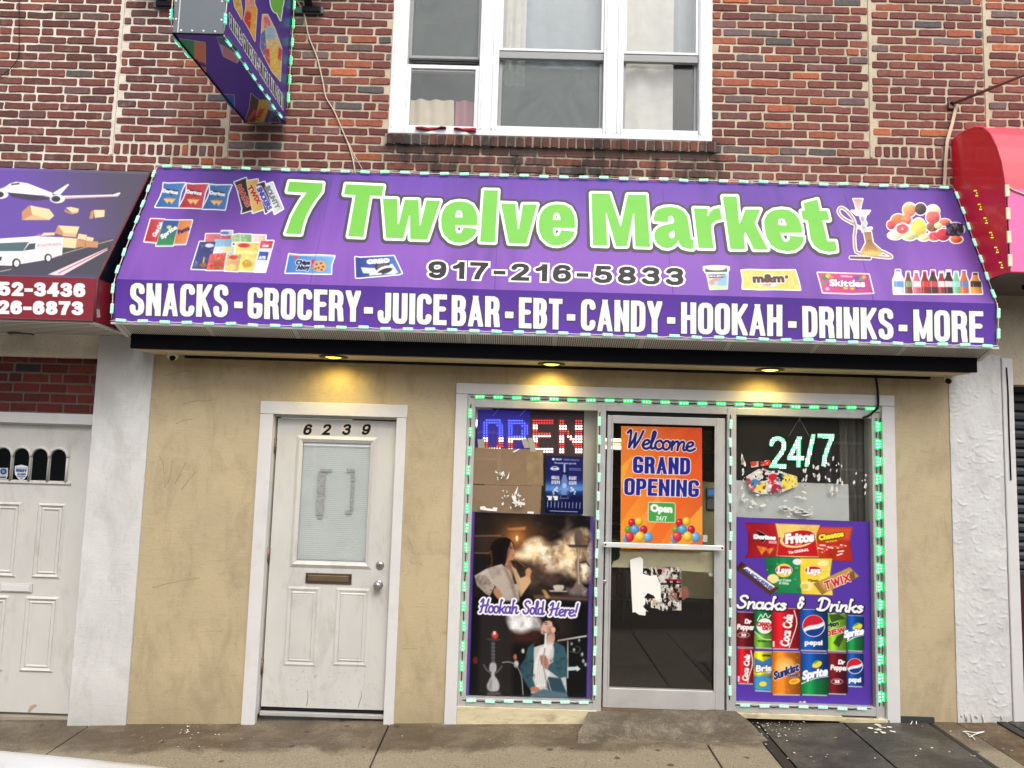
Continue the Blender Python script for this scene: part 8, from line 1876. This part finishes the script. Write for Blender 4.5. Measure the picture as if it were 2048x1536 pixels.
for x0, x1, y0, y1, n, ecc in ((200, 240, 640, 1060, 14, .5), (780, 960, 720, 890, 13, .6), (620, 820, 900, 1090, 9, 1.6), (560, 930, 1110, 1220, 26, 2.0), (1000, 1180, 640, 1000, 18, .6), (1270, 1400, 790, 1000, 7, .7), (250, 560, 1000, 1140, 9, 1.5)):
    for _ in range(n): L.append(shard(rg, *KR([(rg.uniform(x0, x1), rg.uniform(y0, y1))])[0], rg.uniform(1.0, 3.8), ecc*1.5 if ecc > 1 else 1.5/ecc, rg.uniform(-.4, .4) if ecc > 1 else 1.57+rg.uniform(-.3, .3)))
o = scraps('', L, PGL, 2, flat('grey_paper_residue', (214, 214, 210), .9)); q = o.build('paper_shreds', bs2); q['kind'] = 'stuff'
L = [shard(rg, *KR([(rg.uniform(a, b_), rg.uniform(p, q_))])[0], rg.uniform(1, 2.4), 1.5) for a, b_, p, q_ in [(640, 800, 950, 1080)]*6+[(1060, 1170, 970, 1020)]*4]
o = scraps('', L, PGL, 3, simple('tan_scrap', (186, 146, 106), .8)); q = o.build('tan_shreds', bs2); q['kind'] = 'stuff'
tag(qbox(KR([(135, 218), (515, 218), (505, 255), (140, 250)]), .5, .02, M_curt_w, 'ceiling_panel'), 'pale ceiling panel edge at the top of the right shop window', 'panel')

# ================================================================ LITTER ON THE PAVEMENT
rg = random.Random(17); mb = MB(); M_lit = flat('pale_litter', (214, 206, 190), .9)
def flake(px_, py_, r, m=M_lit):
    q = Plane((0, 0, 0), (-.034, -.012, 1.0)); q.p = np.array([0, 0, -.04]); p = q.at(px_, py_, .008); a = rg.uniform(0, 6.28); n = rg.randint(4, 6)
    mb.poly([(p[0]+r*rg.uniform(.6, 1.1)*math.cos(a+2*math.pi*k/n), p[1]+r*rg.uniform(.5, 1)*math.sin(a+2*math.pi*k/n), p[2]+rg.uniform(0, .004)) for k in range(n)], m)
for x0, x1, y0, y1, n, r0, r1 in ((1500, 1610, 1446, 1476, 70, .003, .009), (1520, 1760, 1448, 1530, 16, .004, .012), (1740, 1790, 1450, 1468, 12, .012, .028), (360, 380, 1452, 1470, 14, .004, .01), (250, 500, 1450, 1500, 26, .003, .008), (880, 1190, 1436, 1448, 40, .003, .01), (700, 1450, 1450, 1530, 24, .003, .007), (1830, 2040, 1450, 1530, 16, .004, .01)):
    for _ in range(n): flake(rg.uniform(x0, x1), rg.uniform(y0, y1), rg.uniform(r0, r1))
tag(mb.build('litter'), 'pale paint flakes and paper crumbs scattered on the pavement', 'litter', kind='stuff')
PGd = Plane((0, 0, -.04), (-.034, -.012, 1.0))
o = MB(); o.tube([tuple(PGd.at(*p, .012)) for p in smooth_pts([(1926, 1467), (1936, 1466.5), (1950, 1469), (1969, 1467), (1958, 1470), (1946, 1474), (1940, 1478), (1935, 1471), (1930, 1468), (1942, 1474), (1950, 1483)], 3)], .003, M_white_scrap, 5); tag(o.build('plastic_string'), 'tangled white plastic string on the brown concrete by the right pillar', 'string')
o = MB(); o.tube([tuple(PGd.at(*p, .012)) for p in smooth_pts([(1822, 1452), (1827, 1442), (1832, 1441), (1833, 1452)], 3)], .003, M_white_scrap, 5); tag(o.build('plastic_string'), 'short loop of white string against the dark skirting', 'string')

# ================================================================ PARKED CAR (its bonnet edge enters the lower left corner)
car = thing('parked_car', 'white car parked at the kerb with its bonnet cutting the lower left corner', 'car', None, (0, 0, 0))
M_cp = simple('white_car_paint', (236, 237, 238), .25, 0, .01, 3); M_cp.node_tree.nodes['Principled BSDF'].inputs['Coat Weight'].default_value = .6
M_cg = simple('dark_car_glass', (22, 26, 28), .05); M_tyre = simple('tyre_rubber', (26, 26, 26), .85); M_rim = simple('alloy_rim', (170, 172, 174), .3, .8)
CZ = -0.31
SEC = [(-.45, .55, .50, .45, .80, .86), (-.55, .78, .70, .3, 1.02, 1.06), (-.85, .90, .80, .25, 1.165, 1.20), (-1.6, .92, .82, .25, 1.205, 1.25), (-2.2, .93, .85, .25, 1.23, 1.28), (-4.6, .93, .85, .25, 1.25, 1.28), (-5.2, .90, .82, .27, 1.22, 1.26), (-5.4, .76, .70, .35, 1.1, 1.12)]
CY = -3.72
rows_ = []
for x, wl_, ws, z0, z1, z2 in SEC:
    prof = [(-wl_*.9, z0), (-wl_, z0+.12), (-wl_-.01, (z0+z1)/2), (-ws-.02, z1-.05), (-ws+.03, z1), (-ws*.5, z2-.012), (0, z2), (ws*.5, z2-.012), (ws-.03, z1), (ws+.02, z1-.05), (wl_+.01, (z0+z1)/2), (wl_, z0+.12), (wl_*.9, z0)]
    rows_.append([(x, CY+y, CZ+z) for y, z in prof])
mb = MB()
k = mb.mi(M_cp); vr = [[mb.bm.verts.new(p) for p in r_] for r_ in rows_]
for A, B in zip(vr, vr[1:]):
    for i in range(len(A)-1):
        f = mb.bm.faces.new((A[i], A[i+1], B[i+1], B[i])); f.smooth = True
for R_ in (vr[0], vr[-1]): mb.bm.faces.new(R_)
for f in mb.bm.faces: f.smooth = True
body = mb.build('body', car); md = body.modifiers.new('sub', 'SUBSURF'); md.levels = 1; md.render_levels = 2
mb = MB(); CB = [(-2.0, .8, 1.26), (-2.7, .7, 1.68), (-3.15, .68, 1.76), (-4.6, .66, 1.74), (-5.15, .74, 1.27)]
vr = [[mb.bm.verts.new((x, CY+s*w_*f, CZ+z)) for s, f in ((-1, 1), (-1, .9), (1, .9), (1, 1))] for x, w_, z in CB]
for j, (x, w_, z) in enumerate(CB):
    for i, dz in ((0, -.07 if 0 < j < 4 else 0), (3, -.07 if 0 < j < 4 else 0)): vr[j][i].co.z += dz
for A, B in zip(vr, vr[1:]):
    for i in range(3):
        f = mb.bm.faces.new((A[i], A[i+1], B[i+1], B[i])); f.material_index = mb.mi(M_cp)
for i, s in ((0, -1), (3, 1)):
    pts = [v[i] for v in vr]; f = mb.bm.faces.new(pts); f.material_index = mb.mi(M_cg)
for f in mb.bm.faces:
    xs = [v.co.x for v in f.verts]
    if len(f.verts) == 4 and (min(xs) > -3 or max(xs) < -4.2): f.material_index = mb.mi(M_cg)
mb.build('cabin', car)
for x in (-1.35, -4.4):
    for s in (-1, 1):
        o = MB(); M = Matrix.Translation((x, CY+s*.84, CZ+.36)) @ Matrix.Rotation(math.radians(90*s), 4, 'X'); o.lathe([(.2, -.1), (.3, -.1), (.33, -.06), (.33, .06), (.3, .1), (.2, .1)], M_tyre, M, 28); wq = o.build('wheel', car)
        o = MB(); o.lathe([(0, -.1), (.05, -.115), (.08, -.1), (.2, -.105), (.21, -.08)], M_rim, M, 20); o.build('rim', wq)
for s in (-1, 1):
    o = MB(); o.prism([(-.47, CY+s*.36, CZ+.84), (-.52, CY+s*.66, CZ+.86), (-.56, CY+s*.68, CZ+.97), (-.50, CY+s*.38, CZ+.95)], (.03, 0, .0), simple('headlight_glass', (206, 212, 216), .1), .006); o.build('headlight', car)
    o = MB(); o.box(-5.43, -5.33, CY+s*.62-.1, CY+s*.62+.1, CZ+.85, CZ+1.05, simple('tail_light', (150, 16, 20), .2), .01); o.build('tail_light', car)
    o = MB(); o.box(-2.5, -2.35, CY+s*1.0-.08, CY+s*1.0+.08, CZ+1.26, CZ+1.4, M_cp, .03); o.build('mirror', car)

car.location = (.28, 0, -.022)

# ================================================================ HOUSES ACROSS THE STREET (mirrored in the glass)
opp = thing('row_house', 'brown brick terrace across the street mirrored in the shop glass', 'house')
M_oppb = simple('brown_terrace_brick', (92, 66, 58), .9, 0, .2, 8, .3, 60); 
o = MB(); o.box(-22, 22, -22, -14.4, -.4, 5.4, M_oppb); o.box(-22.1, 22.1, -14.55, -14.3, 5.4, 5.75, M_trim); o.build('wall', opp)
for k in range(9):
    x = -20+k*5
    for dx, zz in ((-1.2, 3.3), (1.2, 3.3), (-1.0, .9)):
        o = MB(); o.box(x+dx-.6, x+dx+.6, -14.42, -14.34, zz, zz+1.5, M_trim); wq = o.build('window', opp)
        o = MB(); o.box(x+dx-.5, x+dx+.5, -14.345, -14.33, zz+.08, zz+.72, M_cg); o.box(x+dx-.5, x+dx+.5, -14.345, -14.33, zz+.78, zz+1.42, M_cg); o.build('pane', wq)
    o = MB(); o.box(x+.9, x+1.9, -14.42, -14.33, 0, 2.1, simple('dark_green_door', (40, 60, 50), .4)); o.build('door', opp)
